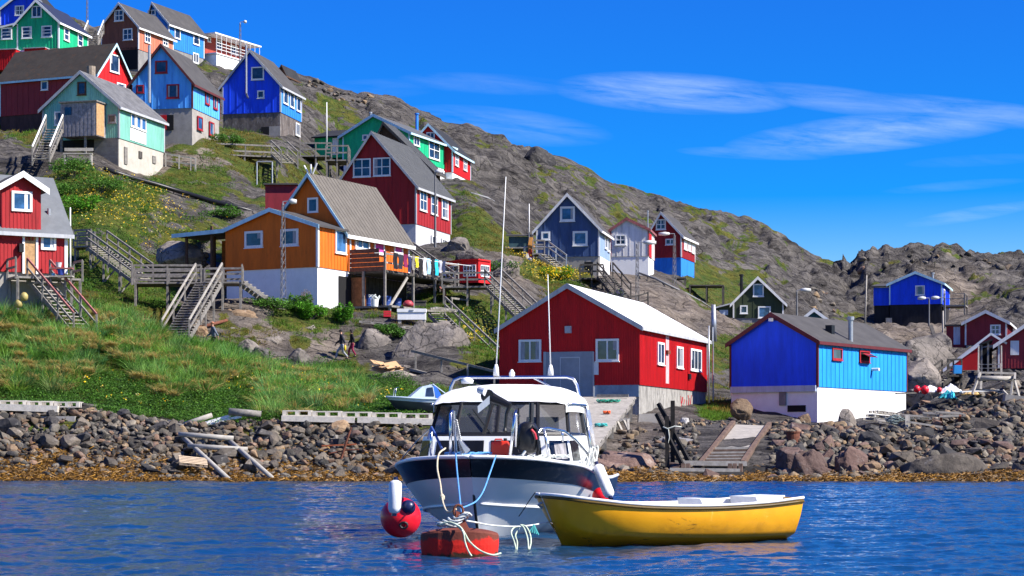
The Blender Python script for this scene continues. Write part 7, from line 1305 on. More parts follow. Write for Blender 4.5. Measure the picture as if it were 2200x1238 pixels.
tb('bow_rail', [PX(926, 980, 29.7), PX(927, 918, 29.7)], .02); tb('bow_rail', [PX(920, 942, 30), PX(927, 918, 29.7), PX(936, 935, 29.6), PX(951, 968, 29.4)], .018, M('blue_rail_cover', (.05, .10, .32), .6, .2)); tb('rail_wire', [PX(926, 920, 29.7), PX(893, 950, 31), PX(858, 992, 32)], .008, STEEL)
m = MB()
for k in range(16): c = PX(979 + 1.1*k*.9, 905 + 4.7*k, 29.3); m.tube([c + Vector((math.cos(a_)*.022, .0 if k % 2 else math.cos(a_)*.0, math.sin(a_)*.026)) for a_ in [x*math.pi/3 for x in range(7)]], .008, 4)
m.build('anchor_chain', STEEL, br); m = MB(); m.hexa([PX(988, 952, 29.2), PX(1000, 975, 29.2), PX(1004, 974, 29.4), PX(992, 948, 29.4), PX(986, 945, 29.2), PX(1010, 968, 29.2), PX(1010, 966, 29.4), PX(990, 942, 29.4)]); m.build('anchor', STEEL, br)
# jerry can and outboard on the foredeck
c = PX(1075, 978, 29.75); t = thing('jerry_can', 'red plastic fuel can on the foredeck of the cabin cruiser', 'fuel can', c); m = MB(); a_, b_, h_ = .13, .09, .2
prof = [(.0, .92), (.02, 1.0), (.15, 1.0), (.185, .94), (.2, .8)]; vs = []
for z_, k_ in prof:
    for (x, y) in ((-1, -.7), (-.8, -1), (.8, -1), (1, -.7), (1, .7), (.8, 1), (-.8, 1), (-1, .7)): vs.append((c.x + x * a_ * k_, c.y + y * b_ * k_, c.z + z_))
m.add(vs, [(i*8+j, i*8+(j+1) % 8, (i+1)*8+(j+1) % 8, (i+1)*8+j) for i in range(4) for j in range(8)] + [tuple(range(8))[::-1], tuple(32 + j for j in range(8))]); m.build('body', M('fuel_can_red', (.58, .03, .012), .4, .08), t); m = MB(); m.lathe((c.x + .07, c.y, c.z + .2), [(.025, 0), (.025, .035), (.02, .04)], 10); m.build('cap', BLACK, t); m = MB(); m.tube([(c.x - .08, c.y, c.z + .2), (c.x - .07, c.y, c.z + .225), (c.x + .02, c.y, c.z + .225), (c.x + .03, c.y, c.z + .2)], .012, 6); m.build('handle', M('fuel_can_red', None), t)
c = PX(1134, 978, 29.45); t = thing('outboard_motor', 'black outboard motor lashed upright on the foredeck beside the red fuel can', 'outboard motor', c); m = MB()
m.lathe((c.x, c.y, c.z + .02), [(.05, 0), (.13, .02), (.16, .1), (.165, .22), (.15, .34), (.11, .42), (.05, .45)], 14); m.build('cowling', BLACK, t, smooth=True); m = MB(); m.hexa([(c.x-.2, c.y-.06, c.z+.12), (c.x-.1, c.y-.06, c.z+.05), (c.x-.1, c.y+.06, c.z+.05), (c.x-.2, c.y+.06, c.z+.12), (c.x-.19, c.y-.05, c.z+.3), (c.x-.08, c.y-.05, c.z+.34), (c.x-.08, c.y+.05, c.z+.34), (c.x-.19, c.y+.05, c.z+.3)]); m.tube([(c.x + .02, c.y - .1, c.z + .33), (c.x + .07, c.y - .17, c.z + .4), (c.x + .12, c.y - .1, c.z + .36), (c.x + .15, c.y - .12, c.z + .1), (c.x + .13, c.y - .1, c.z)], .022, 6); m.build('bracket', BLACK, t); m = MB(); m.tube([PX(1141, 915, 29.45), PX(1142, 866, 29.5)], .034, 8); m.build('shaft', BLACK, t)
m = MB(); m.tube([(c.x + .05, c.y - .16, c.z + .36), (c.x + .1, c.y - .165, c.z + .3), (c.x + .12, c.y - .16, c.z + .22)], .018, 6); m.build('fuel_hose', M('hose_red', (.5, .02, .04), .5, .1), t)
c = PX(1040, 848, 29.3); t = thing('anchor_davit', 'black jointed davit arm with grey plate above the windscreen of the cabin cruiser', 'davit', c); m = MB(); m.tube([PX(1045, 846, 29.3), PX(1062, 857, 29.25), PX(1096, 872, 29.15)], [.075, .07, .045], 10); m.lathe((c.x + .05, c.y - .1, c.z - .02), [(.09, 0), (.1, .1), (.09, .16)], 14, 'y'); m.build('arm', BLACK, t)
m = MB(); m.tube([PX(1096, 868, 29.15), PX(1088, 890, 29.15), PX(1085, 922, 29.15)], [.03, .024, .02], 8); m.lathe(PX(1085, 930, 29.15), [(.02, 0), (.035, .03), (.02, .07)], 8); m.build('hanging_rod', BLACK, t); m = MB(); pl = [PX(1052, 850, 29.1), PX(1052, 868, 29.1), PX(1027, 888, 29.1), PX(1026, 873, 29.1)]; m.add(pl + [p + Vector((.0, .03, 0)) for p in pl], [(0,1,2,3), (7,6,5,4), (0,4,5,1), (1,5,6,2), (2,6,7,3), (3,7,4,0)]); m.build('plate', M('pale_grey_alloy', (.48, .52, .54), .4, .08), t)
m = MB(); m.tube([PX(1031, 838, 29.35), PX(1045, 843, 29.2)], [.055, .06], 12); m.build('lamp', CREAM, t); m = MB(); m.tube([PX(1060, 858, 29.3), PX(1040, 930, 29.9)], .03, 8); m.build('post', BLACK, t)
# fenders and ball
def ball(name, label, c, r, mat, cat, eye=None):
    t = thing(name, label, cat, c); m = MB(); m.lathe(c, [(r * math.sin(math.pi * k / 16) + .002, -r * math.cos(math.pi * k / 16)) for k in range(17)], 24); m.build('ball', mat, t, smooth=True)
    if eye: m = MB(); m.tube([c + Vector((eye[0] * r + math.cos(a_) * .05, -r * .98, eye[1] * r + math.sin(a_) * .04)) for a_ in [x * math.pi / 5 for x in range(11)]], .018, 6); m.build('eye', BLACK, t)
    return t
ball('ball_fender', 'big red ball fender floating at the left side of the cabin cruiser', PX(861, 1112, 28.45), .275, M('red_buoy_vinyl', (.66, .008, .02), .35, .06, bmp=.02), 'fender', (.2, -.35)); ball('ball_fender', 'small navy ball fender hanging before the big red ball', PX(877, 1090, 28.25), .1, NAVYP, 'fender')
def sausage(label, a, b, r, mat):
    t = thing('fender', label, 'fender', a, 0, 'boat fenders'); u = (b - a); m = MB(); fs_ = [0, .04, .1, .5, .85, .95, 1]; rs = [r*.4, r*.8, r, r*1.02, r, r*.8, r*.35]; m.tube([a + u * f for f in fs_], rs, 14); m.build('body', mat, t, smooth=True); m = MB(); m.tube([a - u * .1, a + u * .01], r * .35, 8); m.build('eye', NAVYP, t); m = MB(); m.tube([b - u * .02, b + u * .07], r * .4, 8); m.build('end_cap', NAVYP, t); return t
sausage('white cylindrical fender hanging left of the cabin cruiser bow', PX(850, 1032, 28.1), PX(847, 1104, 28.05), .088, M('grubby_white_vinyl', (.62, .64, .66), .4, .06)); sausage('long white fender slung at the right side of the cabin cruiser', PX(1283, 1000, 30.7), PX(1311, 1068, 30.4), .085, WHITE)
c = PX(1291, 1066, 31.3); ball('ball_fender', 'red ball fender hiding behind the long white fender', c, .13, M('red_buoy_vinyl', None), 'fender')
# small red mooring buoy: a rusty steel can with a fin
Yb = 24.5; B0 = PX(986, 1195, Yb); t = thing('mooring_buoy', 'rusty red steel mooring buoy with rope coils before the cabin cruiser', 'buoy', (B0.x, B0.y, 0)); pn = 44; hw, dp = .465, .34; m = MB(); vs = []
def ring(k, z): return [(B0.x + hw * k * math.copysign(abs(math.cos(a_)) ** .72, math.cos(a_)), Yb + .34 + dp * k * math.copysign(abs(math.sin(a_)) ** .8, math.sin(a_)), z + (.05 * (1 - abs(math.cos(a_)) ** 2) if z > .2 else 0)) for a_ in [2 * math.pi * i / pn for i in range(pn)]]
def m_buoy():
    m, n, l, b = new_mat('rusty_red_buoy'); pos = coord(n, l, 'Object'); sp = n.new('ShaderNodeSeparateXYZ'); l.new(pos, sp.inputs[0]); ad = n.new('ShaderNodeMath'); ad.operation = 'MULTIPLY_ADD'; l.new(noise(n, l, pos, 4, 5, .6), ad.inputs[0]); ad.inputs[1].default_value = .26; l.new(sp.outputs[2], ad.inputs[2])
    c = mixc(n, l, ramp(n, l, ad.outputs[0], .29, .32), (.62, .022, .014), mixc(n, l, noise(n, l, pos, 14, 4, .7), (.11, .025, .016), (.20, .06, .04))); c = mixc(n, l, ramp(n, l, ad.outputs[0], .16, .13), c, (.05, .03, .015)); l.new(c, b.inputs['Base Color']); b.inputs['Roughness'].default_value = .8; b.inputs['Specular IOR Level'].default_value = .2; bump(n, l, b, noise(n, l, pos, 18, 4), .3, .02); return m
BUOYM = m_buoy(); rg = [ring(.9, -.25), ring(.97, .0), ring(1.0, .12), ring(1.0, .225), ring(.97, .25)]; m.add([p for r_ in rg for p in r_], [(i*pn+j, i*pn+(j+1) % pn, (i+1)*pn+(j+1) % pn, (i+1)*pn+j) for i in range(4) for j in range(pn)] + [tuple(4*pn+j for j in range(pn)), tuple(range(pn))[::-1]]); m.build('body', BUOYM, t)
m = MB(); x0 = B0.x - .01; m.hexa([(x0-.015, Yb+.1, .24), (x0+.16, Yb+.16, .24), (x0+.16, Yb+.22, .24), (x0-.015, Yb+.22, .24), (x0-.03, Yb+.12, .52), (x0+.03, Yb+.14, .50), (x0+.03, Yb+.2, .50), (x0-.03, Yb+.2, .52)]); m.build('fin', BUOYM, t); m = MB(); rr = random.Random(4)
for k in range(5): q = Vector((x0 - .12 + .05*k, Yb + .15, .36 + .03 * k)); m.tube([q + Vector((math.cos(a_) * (.13 - .015*k), math.sin(a_) * .1, .02 * math.sin(2*a_ + k))) for a_ in [x * .5 for x in range(14)]], .014, 5)
m.build('rope_coil', ROPEW, t, smooth=True)
m = MB(); m.tube([(x0 + math.cos(a_) * .055, Yb + .14, .52 + math.sin(a_) * .07) for a_ in [x * math.pi / 6 for x in range(13)]], .018, 6); m.build('shackle', RUST, t)
def rope(label, pts, r, mat, name='rope'):
    T = cat_rom([tuple(PX(*q)) for q in pts], len(pts) * 6); m = MB(); m.tube([Vector(p) for p in T], r * .78, 6); o = m.build(name, mat, smooth=True); return tag(o, label, 'rope')
def zh(x, y, Y): q = ZH(x, y); return (q[0], q[1], Y)
rope('cream rope with a knot running from the bow rail to the mooring buoy', [zh(478, 495, 29.0), zh(440, 530, 28.5), zh(431, 610, 28.1), zh(448, 700, 27.3), zh(458, 780, 26.6), zh(470, 830, 25.9), zh(492, 865, 24.9), zh(540, 850, 24.7)], .016, ROPEC); c = PX(*zh(459, 782, 26.6)); m = MB(); m.lathe(c, [(.01, -.05), (.035, -.02), (.035, .02), (.01, .05)], 8); o = m.build('rope_knot', ROPEC, smooth=True); o.name = 'knot'; tag(o, 'bulky knot in the cream mooring rope', 'knot')
rope('left straight blue rope from the bow down to the mooring buoy', [zh(538, 525, 28.6), zh(545, 620, 27.7), zh(556, 730, 26.5), zh(567, 835, 25.0), zh(572, 870, 24.7)], .014, ROPEB); rope('slack right blue rope curving from the bow to the mooring buoy', [zh(772, 538, 28.6), zh(740, 630, 27.8), zh(700, 740, 27), zh(660, 800, 26.2), zh(610, 828, 25.4), zh(572, 842, 24.9)], .014, ROPEB)
rope('white rope stretched from the mooring buoy to the yellow dinghy', [zh(590, 915, 24.7), zh(650, 925, 24.9), zh(740, 942, 25.6), zh(870, 950, 26.4), zh(960, 945, 26.9), zh(1060, 928, 27.3), zh(1090, 925, 27.45)], .014, ROPEW); rope('thin dark line from the yellow dinghy to the cruiser stem', [zh(1000, 752, 27.5), zh(965, 800, 27.9), zh(930, 855, 28.3), zh(905, 890, 28.6)], .009, GREYD)
rope('pale green rope draped over the front of the mooring buoy', [zh(440, 940, 24.55), zh(500, 925, 24.5), zh(560, 950, 24.45), zh(590, 990, 24.44), zh(620, 1040, 24.42), zh(680, 1090, 24.4), zh(750, 1115, 24.4), zh(800, 1105, 24.5)], .015, ROPEG); rope('second pale green rope hanging down the red face of the mooring buoy', [zh(545, 945, 24.5), zh(580, 980, 24.43), zh(592, 1040, 24.4), zh(610, 1090, 24.38), zh(630, 1122, 24.36)], .014, ROPEG)
rope('left pale green rope loop hanging into the water', [zh(890, 1090, 26.0), zh(878, 1040, 26.1), zh(860, 985, 26.3), zh(880, 955, 26.4), zh(905, 960, 26.4), zh(885, 1000, 26.3), zh(895, 1040, 26.1), zh(893, 1088, 26.0)], .014, ROPEG); rope('right pale green rope loop hanging into the water', [zh(960, 1085, 26.0), zh(955, 1020, 26.1), zh(935, 960, 26.3), zh(915, 942, 26.4), zh(945, 950, 26.4), zh(968, 990, 26.3), zh(975, 1040, 26.1), zh(965, 1085, 26.0)], .014, ROPEG)
c = PX(*zh(992, 940, 27.0)); m = MB()
for k in range(5): m.tube([c, c + Vector((.03 * (k - 2), -.02, -.09 - .01 * k))], .012, 5)
o = m.build('rope_tassel', M('teal_rope', (.08, .42, .40), .9, .2)); tag(o, 'frayed teal rope end tied to the white rope', 'rope')
m = MB()
for k in range(7): q = Wb(1.0 + .1 * k, .55 + .09 * k, 1.12); m.tube([q + Vector((math.cos(a_)*.1, math.sin(a_)*.09, .03 + .02*math.sin(3*a_+k))) for a_ in [x * .7 for x in range(10)]], .013, 5)
o = m.build('rope', M('white_rope', None), smooth=True); o.name = 'rope_coil'; tag(o, 'white rope coiled on the foredeck right of the outboard motor', 'rope')
m = MB()
for k in range(5): q = Wb(.75 + .08*k, -.35 + .1 * k, 1.17); m.tube([q + Vector((math.cos(a_)*.13, math.sin(a_)*.1, .015 + .02*math.sin(2*a_+k))) for a_ in [x * .7 for x in range(10)]], .014, 5)
o = m.build('rope_coil', ROPEB, smooth=True); tag(o, 'blue rope coiled on the foredeck left of the red fuel can', 'rope')
m = MB()
for k in range(8): q = Wb(2.6 + .2 * k, 1.30, 1.05 + .02 * k); m.tube([q + Vector((math.cos(a_)*.04, math.sin(a_)*.12, .12 * math.sin(a_ + k))) for a_ in [x * .7 for x in range(10)]], .012, 5)
o = m.build('rope_coil', ROPEW, smooth=True); tag(o, 'whitish rope bundle hung along the right side deck of the cruiser', 'rope')
# ------------------------------------------------------------------ yellow dinghy
YEL = M('yellow_gelcoat', (.88, .43, .003), .3, .08, (1.2, 1.2, 2.2), 5, (.20, .10, .01), .6, bmp=.05, spec=.5, dsc=.9); YEL = None
def m_yellow():
    m, n, l, b = new_mat('stained_yellow_gelcoat'); pos = coord(n, l, 'Object'); sp = n.new('ShaderNodeSeparateXYZ'); l.new(pos, sp.inputs[0])
    c = mixc(n, l, ramp(n, l, noise(n, l, pos, 2.2, 4), .35, .65), (.72, .31, .002), (.80, .36, .004))
    zz = n.new('ShaderNodeMath'); zz.operation = 'MULTIPLY_ADD'; l.new(noise(n, l, pos, 2.6, 6, .7, .8), zz.inputs[0]); zz.inputs[1].default_value = .5; l.new(sp.outputs[2], zz.inputs[2])
    c = mixc(n, l, ramp(n, l, zz.outputs[0], .52, .36, 0, .55), c, (.36, .15, .004))
    st_ = coord(n, l, 'Object', (1, 1, 3.2)); k = n.new('ShaderNodeMath'); k.operation = 'MULTIPLY'; l.new(ramp(n, l, noise(n, l, st_, 2.4, 7, .75, 1.2), .60, .68), k.inputs[0]); l.new(ramp(n, l, sp.outputs[2], .42, .26), k.inputs[1])
    c = mixc(n, l, k.outputs[0], c, (.07, .04, .008)); sc2 = coord(n, l, 'Object', (5, 5, 1.4)); c = mixc(n, l, ramp(n, l, noise(n, l, sc2, 1.8, 6, .75, 1.5), .64, .70, 0, .6), c, (.9, .62, .12))
    l.new(c, b.inputs['Base Color']); b.inputs['Roughness'].default_value = .33; b.inputs['Specular IOR Level'].default_value = .5; bump(n, l, b, noise(n, l, pos, 3, 3), .08, .05); return m
YEL = m_yellow(); LINER = M('white_liner', (.74, .74, .72), .45, .05, (2, 2, 2), 6, (.5, .48, .42), .25)
st2 = [(0, 0.02, .66, .16, .02, .30, .34, -.06), (.02, .22, .66, .2, .14, .27, .42, -.1), (.16, .46, .645, .36, .36, .22, .62, -.14), (.5, .64, .60, .66, .54, .17, .9, -.17), (1.2, .76, .53, 1.25, .67, .13, 1.4, -.18), (2.1, .79, .51, 2.1, .71, .11, 2.15, -.18), (3.0, .74, .54, 2.97, .67, .11, 2.95, -.17), (3.68, .66, .60, 3.58, .59, .12, 3.5, -.12)]
st2 = [(a*.97, b, c_, d*.97, e, f, g*.97, hh) for a, b, c_, d, e, f, g, hh in st2]; dn = Boat('dinghy', 'yellow open dinghy with white inside moored beside the cabin cruiser', ((1161 - 1100) / F * 27.4, 27.4, 0), R(67.5), st2, 40); dr = dn.root
dn.band('hull', YEL, [0, .12, .3, .5, .75, .9, 1.0, 1.12, 1.35, 1.7, 2.0]); dn.transom('transom', YEL); dn.band('liner', LINER, [0, .3, .7, .96], -.035); q_ = MB(); g_ = [(dn.sec(k, -1, .9, -.04), dn.sec(k, 1, .9, -.04)) for k in range(4, 40)]; q_.add([p for a in g_ for p in a], [(2*i, 2*i+1, 2*i+3, 2*i+2) for i in range(len(g_) - 1)]); q_.build('floor', LINER, dr); dn.rim('rim', LINER, .02); m = MB()
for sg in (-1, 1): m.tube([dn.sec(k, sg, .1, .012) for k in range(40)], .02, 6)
m.build('rub_rail', M('olive_rub_rail', (.10, .06, .006), .5, .2), dr, smooth=True)  # olive line paints the shadow under the rim
Wd = dn.W; q = MB(); q.hexa([Wd(2.35, -.5, .14), Wd(2.62, -.5, .14), Wd(2.62, .5, .14), Wd(2.35, .5, .14), Wd(2.35, -.68, .58), Wd(2.62, -.67, .58), Wd(2.62, .0, .58), Wd(2.35, .0, .58)]); q.build('thwart_box', LINER, dr); q = MB(); q.hexa([Wd(3.15, -.45, .16), Wd(3.5, -.42, .16), Wd(3.5, .42, .16), Wd(3.15, .45, .16), Wd(3.15, -.65, .6), Wd(3.6, -.6, .62), Wd(3.6, .1, .62), Wd(3.15, .1, .6)]); q.build('stern_seat', LINER, dr); q = MB(); q.hexa([Wd(1.1, -.66, .3), Wd(1.35, -.68, .3), Wd(1.35, .68, .3), Wd(1.1, .66, .3), Wd(1.1, -.68, .34), Wd(1.35, -.7, .34), Wd(1.35, .7, .34), Wd(1.1, .68, .34)]); q.build('thwart', LINER, dr)
q = MB(); q.tube([Wd(.02, 0, .55), Wd(-.03, 0, .52), Wd(.03, 0, .48)], .02, 6); q.build('bow_eye', STEEL, dr)
# ------------------------------------------------------------------ small boat drawn up on the bank
GH = M('dark_grey_hull', (.06, .065, .075), .5, .15, (1, 1, 1), 6); PB = M('pale_blue_gelcoat', (.48, .58, .64), .4, .06)
st3 = [(0, .02, 1.02, .3, .02, .62, .9, .12), (.12, .3, 1.01, .5, .18, .55, 1.1, .06), (.6, .7, .98, .9, .5, .48, 1.5, .0), (1.4, .9, .93, 1.6, .74, .42, 2, 0), (2.6, .96, .90, 2.6, .82, .38, 2.8, 0), (4.2, .92, .90, 4.2, .8, .36, 4.2, 0)]
Oz = P(830, 853, 92.5).z - 1.02; sb = Boat('motor_boat', 'small pale blue motorboat with dark hull drawn up on the bank', ((830 - 1100) / F * 92.5, 92.5, 0), R(78), st3, 26); sr = sb.root; Ws = lambda a_, x, z: sb.W(a_, x, z + Oz); sb.S[:, 2] += Oz; sb.S[:, 5] += Oz; sb.S[:, 7] += Oz
sb.band('hull', GH, [.3, .6, 1.0, 1.01, 1.5, 2.0]); sb.band('topside', PB, [0, .15, .302], .005); sb.transom('transom', GH); sb.deck('deck', PB, 0, 12, .0, .05); sb.rim('gunwale', PB, .045)
q = MB(); q.hexa([Ws(.95, -.55, .98), Ws(2.1, -.62, .93), Ws(2.1, .62, .93), Ws(.95, .55, .98), Ws(1.55, -.46, 1.48), Ws(2.0, -.5, 1.58), Ws(2.0, .5, 1.58), Ws(1.55, .46, 1.48)]); q.build('cuddy', PB, sr); q = MB(); q.hexa([Ws(1.66, .575, 1.05), Ws(2.04, .605, 1.05), Ws(2.04, .615, 1.05), Ws(1.66, .59, 1.05), Ws(1.74, .51, 1.42), Ws(1.98, .525, 1.45), Ws(1.98, .54, 1.45), Ws(1.74, .525, 1.42)]); q.build('side_window', GLASS, sr)

for sg in (-1, 1): q = MB(); q.tube([Ws(2.0, sg*.5, 1.58), Ws(2.75, sg*.78, .98)], .03, 6); q.build('screen_frame', PB, sr)
q = MB(); q = MB(); q.hexa([Ws(2.2, -.1, .95), Ws(2.5, -.1, .95), Ws(2.5, .3, .95), Ws(2.2, .3, .95), Ws(2.05, -.05, 1.5), Ws(2.2, -.05, 1.5), Ws(2.2, .2, 1.5), Ws(2.05, .2, 1.5)]); q.build('seat_cover', M('blue_cloth', (.02, .12, .62), .9, .15), sr)
q = MB(); q.hexa([Ws(2.75, -.4, .9), Ws(3.2, -.4, .9), Ws(3.2, .5, .9), Ws(2.75, .5, .9), Ws(2.8, -.4, 1.22), Ws(3.2, -.4, 1.22), Ws(3.2, .5, 1.22), Ws(2.8, .5, 1.22)]); q.build('seat', WHITE, sr); q = MB(); q.tube([Ws(.35, .3, 1.0), Ws(.4, .25, 1.4), Ws(.55, 0, 1.45), Ws(.4, -.25, 1.4), Ws(.35, -.3, 1.0)], .018, 6); q.build('bow_rail', CHROME, sr, smooth=True)
q = MB()
for a_ in (1.2, 3.2): q.hexa([Ws(a_, -.9, -.75), Ws(a_ + .2, -.9, -.75), Ws(a_ + .2, .9, -.75), Ws(a_, .9, -.75), Ws(a_, -.7, .25), Ws(a_ + .2, -.7, .25), Ws(a_ + .2, .7, .25), Ws(a_, .7, .25)])
o = q.build('cradle', GREYW, sr)
# ------------------------------------------------------------------ plants
def m_leaf(name, rough=.7, tr=.36):
    m, n, l, b = new_mat(name); at = n.new('ShaderNodeAttribute'); at.attribute_name = 'tone'; l.new(at.outputs['Color'], b.inputs['Base Color']); b.inputs['Roughness'].default_value = rough; b.inputs['Specular IOR Level'].default_value = .25
    ts = n.new('ShaderNodeBsdfTranslucent'); l.new(at.outputs['Color'], ts.inputs[0]); mx = n.new('ShaderNodeMixShader'); mx.inputs[0].default_value = tr; o = [q for q in n if q.type == 'OUTPUT_MATERIAL'][0]; l.new(b.outputs[0], mx.inputs[1]); l.new(ts.outputs[0], mx.inputs[2]); l.new(mx.outputs[0], o.inputs[0]); return m
LEAFM = m_leaf('grass_blades'); HG = {}
def blades(base, ang, L, w, lean, col0, col1, k=4):
    """arching blades: base (n,3), heading, length, half width, lean 0 upright .. 1 lying"""
    n = len(base); V = []; C = []; dx, dy = np.cos(ang), np.sin(ang); wa = RNG.uniform(0, 6.28, n)
    for j in range(k):
        f = j / (k - 1); r = L * lean * f**1.7; h = L * (f * (1 - .25 * lean) - .45 * lean * f**2.4); ww = w * (1 - f**1.6) + .002; sx, sy = np.cos(wa) * ww, np.sin(wa) * ww
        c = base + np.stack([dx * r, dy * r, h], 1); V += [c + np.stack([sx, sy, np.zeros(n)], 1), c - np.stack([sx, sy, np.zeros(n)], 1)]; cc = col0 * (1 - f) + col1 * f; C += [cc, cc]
    V = np.stack(V, 1).reshape(-1, 3); C = np.stack(C, 1).reshape(-1, 3) * np.array([1.62, 1.55, 1.15]); i = np.arange(n)[:, None] * 2 * k; Fc = np.concatenate([i + np.array([[2*j, 2*j+1, 2*j+3, 2*j+2]]) for j in range(k - 1)], 0); return V, Fc, C
def leaves(c, s, col):
    n = len(c); a = RNG.normal(size=(n, 3)); a[:, 2] *= .6; a /= np.linalg.norm(a, axis=1)[:, None]; b = np.cross(a, RNG.normal(size=(n, 3)) * [.5, .5, 1]); b /= np.linalg.norm(b, axis=1)[:, None] + 1e-6
    V = np.stack([c - a * s[:, None], c + b * s[:, None] * .5, c + a * s[:, None], c - b * s[:, None] * .5], 1).reshape(-1, 3); return V, np.arange(4 * n).reshape(-1, 4), np.repeat(col * np.array([1.5, 1.4, 1.05]), 4, 0)
def join(parts):
    V, Fc, C, o = [], [], [], 0
    for v, f, c in parts: V.append(v); Fc.append(f + o); C.append(c); o += len(v)
    V, Fc, C = np.concatenate(V), np.concatenate(Fc), np.concatenate(C); return V, Fc, np.concatenate([C, np.ones((len(C), 1))], 1)
def pick(cols, n, jit=.18): c = np.array(cols)[RNG.integers(0, len(cols), n)]; return c * RNG.uniform(1 - jit, 1 + jit, (n, 1)) * RNG.uniform(1 - jit*.4, 1 + jit*.4, (n, 3))
def scatter(n, pxr, Yr, thr, up=False):
    px = RNG.uniform(*pxr, n); Y = np.exp(RNG.uniform(np.log(Yr[0]), np.log(Yr[1]), n)); X = (px - 1100) / F * Y; z, g, p, py = ground_full(X, Y); g = g + (fbm(X * .35, Y * .35, 4, 51) - .5) * .55; m = g > thr; return X[m], Y[m], z[m], p[m], py[m], g[m]
parts_ = []
# tussocks on the bank
X, Y, z, p_, py_, g = scatter(1700, (-90, 1000), (90.8, 114), .62); nb = 120; clr = ~((np.abs(p_ - 378) < 45) & (Y > 111)) & ~((np.abs(p_ - 740) < 60) & (Y > 115)); X, Y, z, py_, p_ = X[clr], Y[clr], z[clr], py_[clr], p_[clr]; low = (py_ > 835 + 30 * np.sin(p_ * .02)) & (p_ < 560) | (p_ > 640) & (RNG.random(len(X)) < .55) | (p_ > 800); tall = ~low; X, Y, z = X[tall], Y[tall], z[tall]; N = len(X)
sz = RNG.uniform(.75, 1.35, N) * (.75 + .5 * vnoise(X * .4, Y * .4, 61)); tc_ = pick([(.05, .14, .02), (.08, .20, .035), (.07, .18, .07), (.12, .25, .06), (.035, .10, .025), (.14, .26, .10), (.10, .20, .03)], N, .3)
I = np.repeat(np.arange(N), nb); n = len(I); ra = RNG.uniform(0, 6.28, n); rr_ = RNG.random(n)**.5 * .27; base = np.stack([X[I] + np.cos(ra) * rr_, Y[I] + np.sin(ra) * rr_, z[I] - .05], 1); L = sz[I] * RNG.uniform(.6, 1.15, n)
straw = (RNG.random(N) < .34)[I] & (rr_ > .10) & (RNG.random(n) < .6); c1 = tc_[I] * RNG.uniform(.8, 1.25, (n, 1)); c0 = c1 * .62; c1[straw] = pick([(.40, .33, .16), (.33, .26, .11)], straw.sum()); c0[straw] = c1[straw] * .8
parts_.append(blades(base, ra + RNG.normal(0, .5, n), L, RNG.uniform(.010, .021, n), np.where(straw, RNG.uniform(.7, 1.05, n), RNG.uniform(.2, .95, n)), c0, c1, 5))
ns = 300; k = RNG.integers(0, N, ns); I = np.repeat(np.arange(ns), 80); n = len(I); ra = RNG.normal(-1.57, .8, n); rr_ = RNG.random(n)**.5 * .3
base = np.stack([X[k][I] + np.cos(RNG.uniform(0, 6.28, n)) * rr_, Y[k][I] - .5 + np.sin(ra) * rr_ * .4, z[k][I] + .2], 1); c1 = pick([(.38, .31, .15), (.32, .25, .11), (.42, .36, .19)], n); parts_.append(blades(base, ra, RNG.uniform(.35, .75, n), RNG.uniform(.009, .016, n), RNG.uniform(.6, 1.0, n), c1, c1 * .85, 4))
# shorter grass all over the slope
for (n0, pxr, Yr, thr, Lr, nbl) in ((26000, (-90, 1320), (96, 178), .5, (.14, .36), 11), (9000, (1100, 1700), (108, 190), .52, (.12, .3), 10), (5000, (600, 1350), (160, 245), .55, (.2, .45), 8), (1200, (-90, 1000), (90.2, 112), .5, (.15, .3), 12), (2500, (1500, 1720), (98, 125), .5, (.15, .4), 12), (3500, (-120, 640), (150, 236), .5, (.2, .5), 9)):
    X, Y, z, p_, py_, g = scatter(n0, pxr, Yr, thr); N = len(X); zone = fbm(X * .14, Y * .14, 3, 71); tc_ = np.where(((zone > .55) & (Y > 116))[:, None], pick([(.14, .12, .025), (.19, .14, .04), (.10, .11, .02)], N), pick([(.055, .135, .014), (.08, .175, .018), (.11, .19, .022), (.04, .10, .012)], N)); sz = RNG.uniform(*Lr, N); I = np.repeat(np.arange(N), nbl); n = len(I); ra = RNG.uniform(0, 6.28, n); rr_ = RNG.random(n)**.5 * .25
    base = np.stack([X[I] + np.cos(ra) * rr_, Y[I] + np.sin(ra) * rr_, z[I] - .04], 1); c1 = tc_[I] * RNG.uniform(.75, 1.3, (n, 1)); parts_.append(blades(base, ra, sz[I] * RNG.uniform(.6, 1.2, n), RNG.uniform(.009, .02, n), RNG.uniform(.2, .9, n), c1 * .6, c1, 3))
V, Fc, C = join(parts_); o = npmesh('grass', V, Fc, LEAFM, attrs=dict(tone=C)); tag(o, 'tall tussock grass on the bank and short grass over the slope', 'grass', kind='stuff')
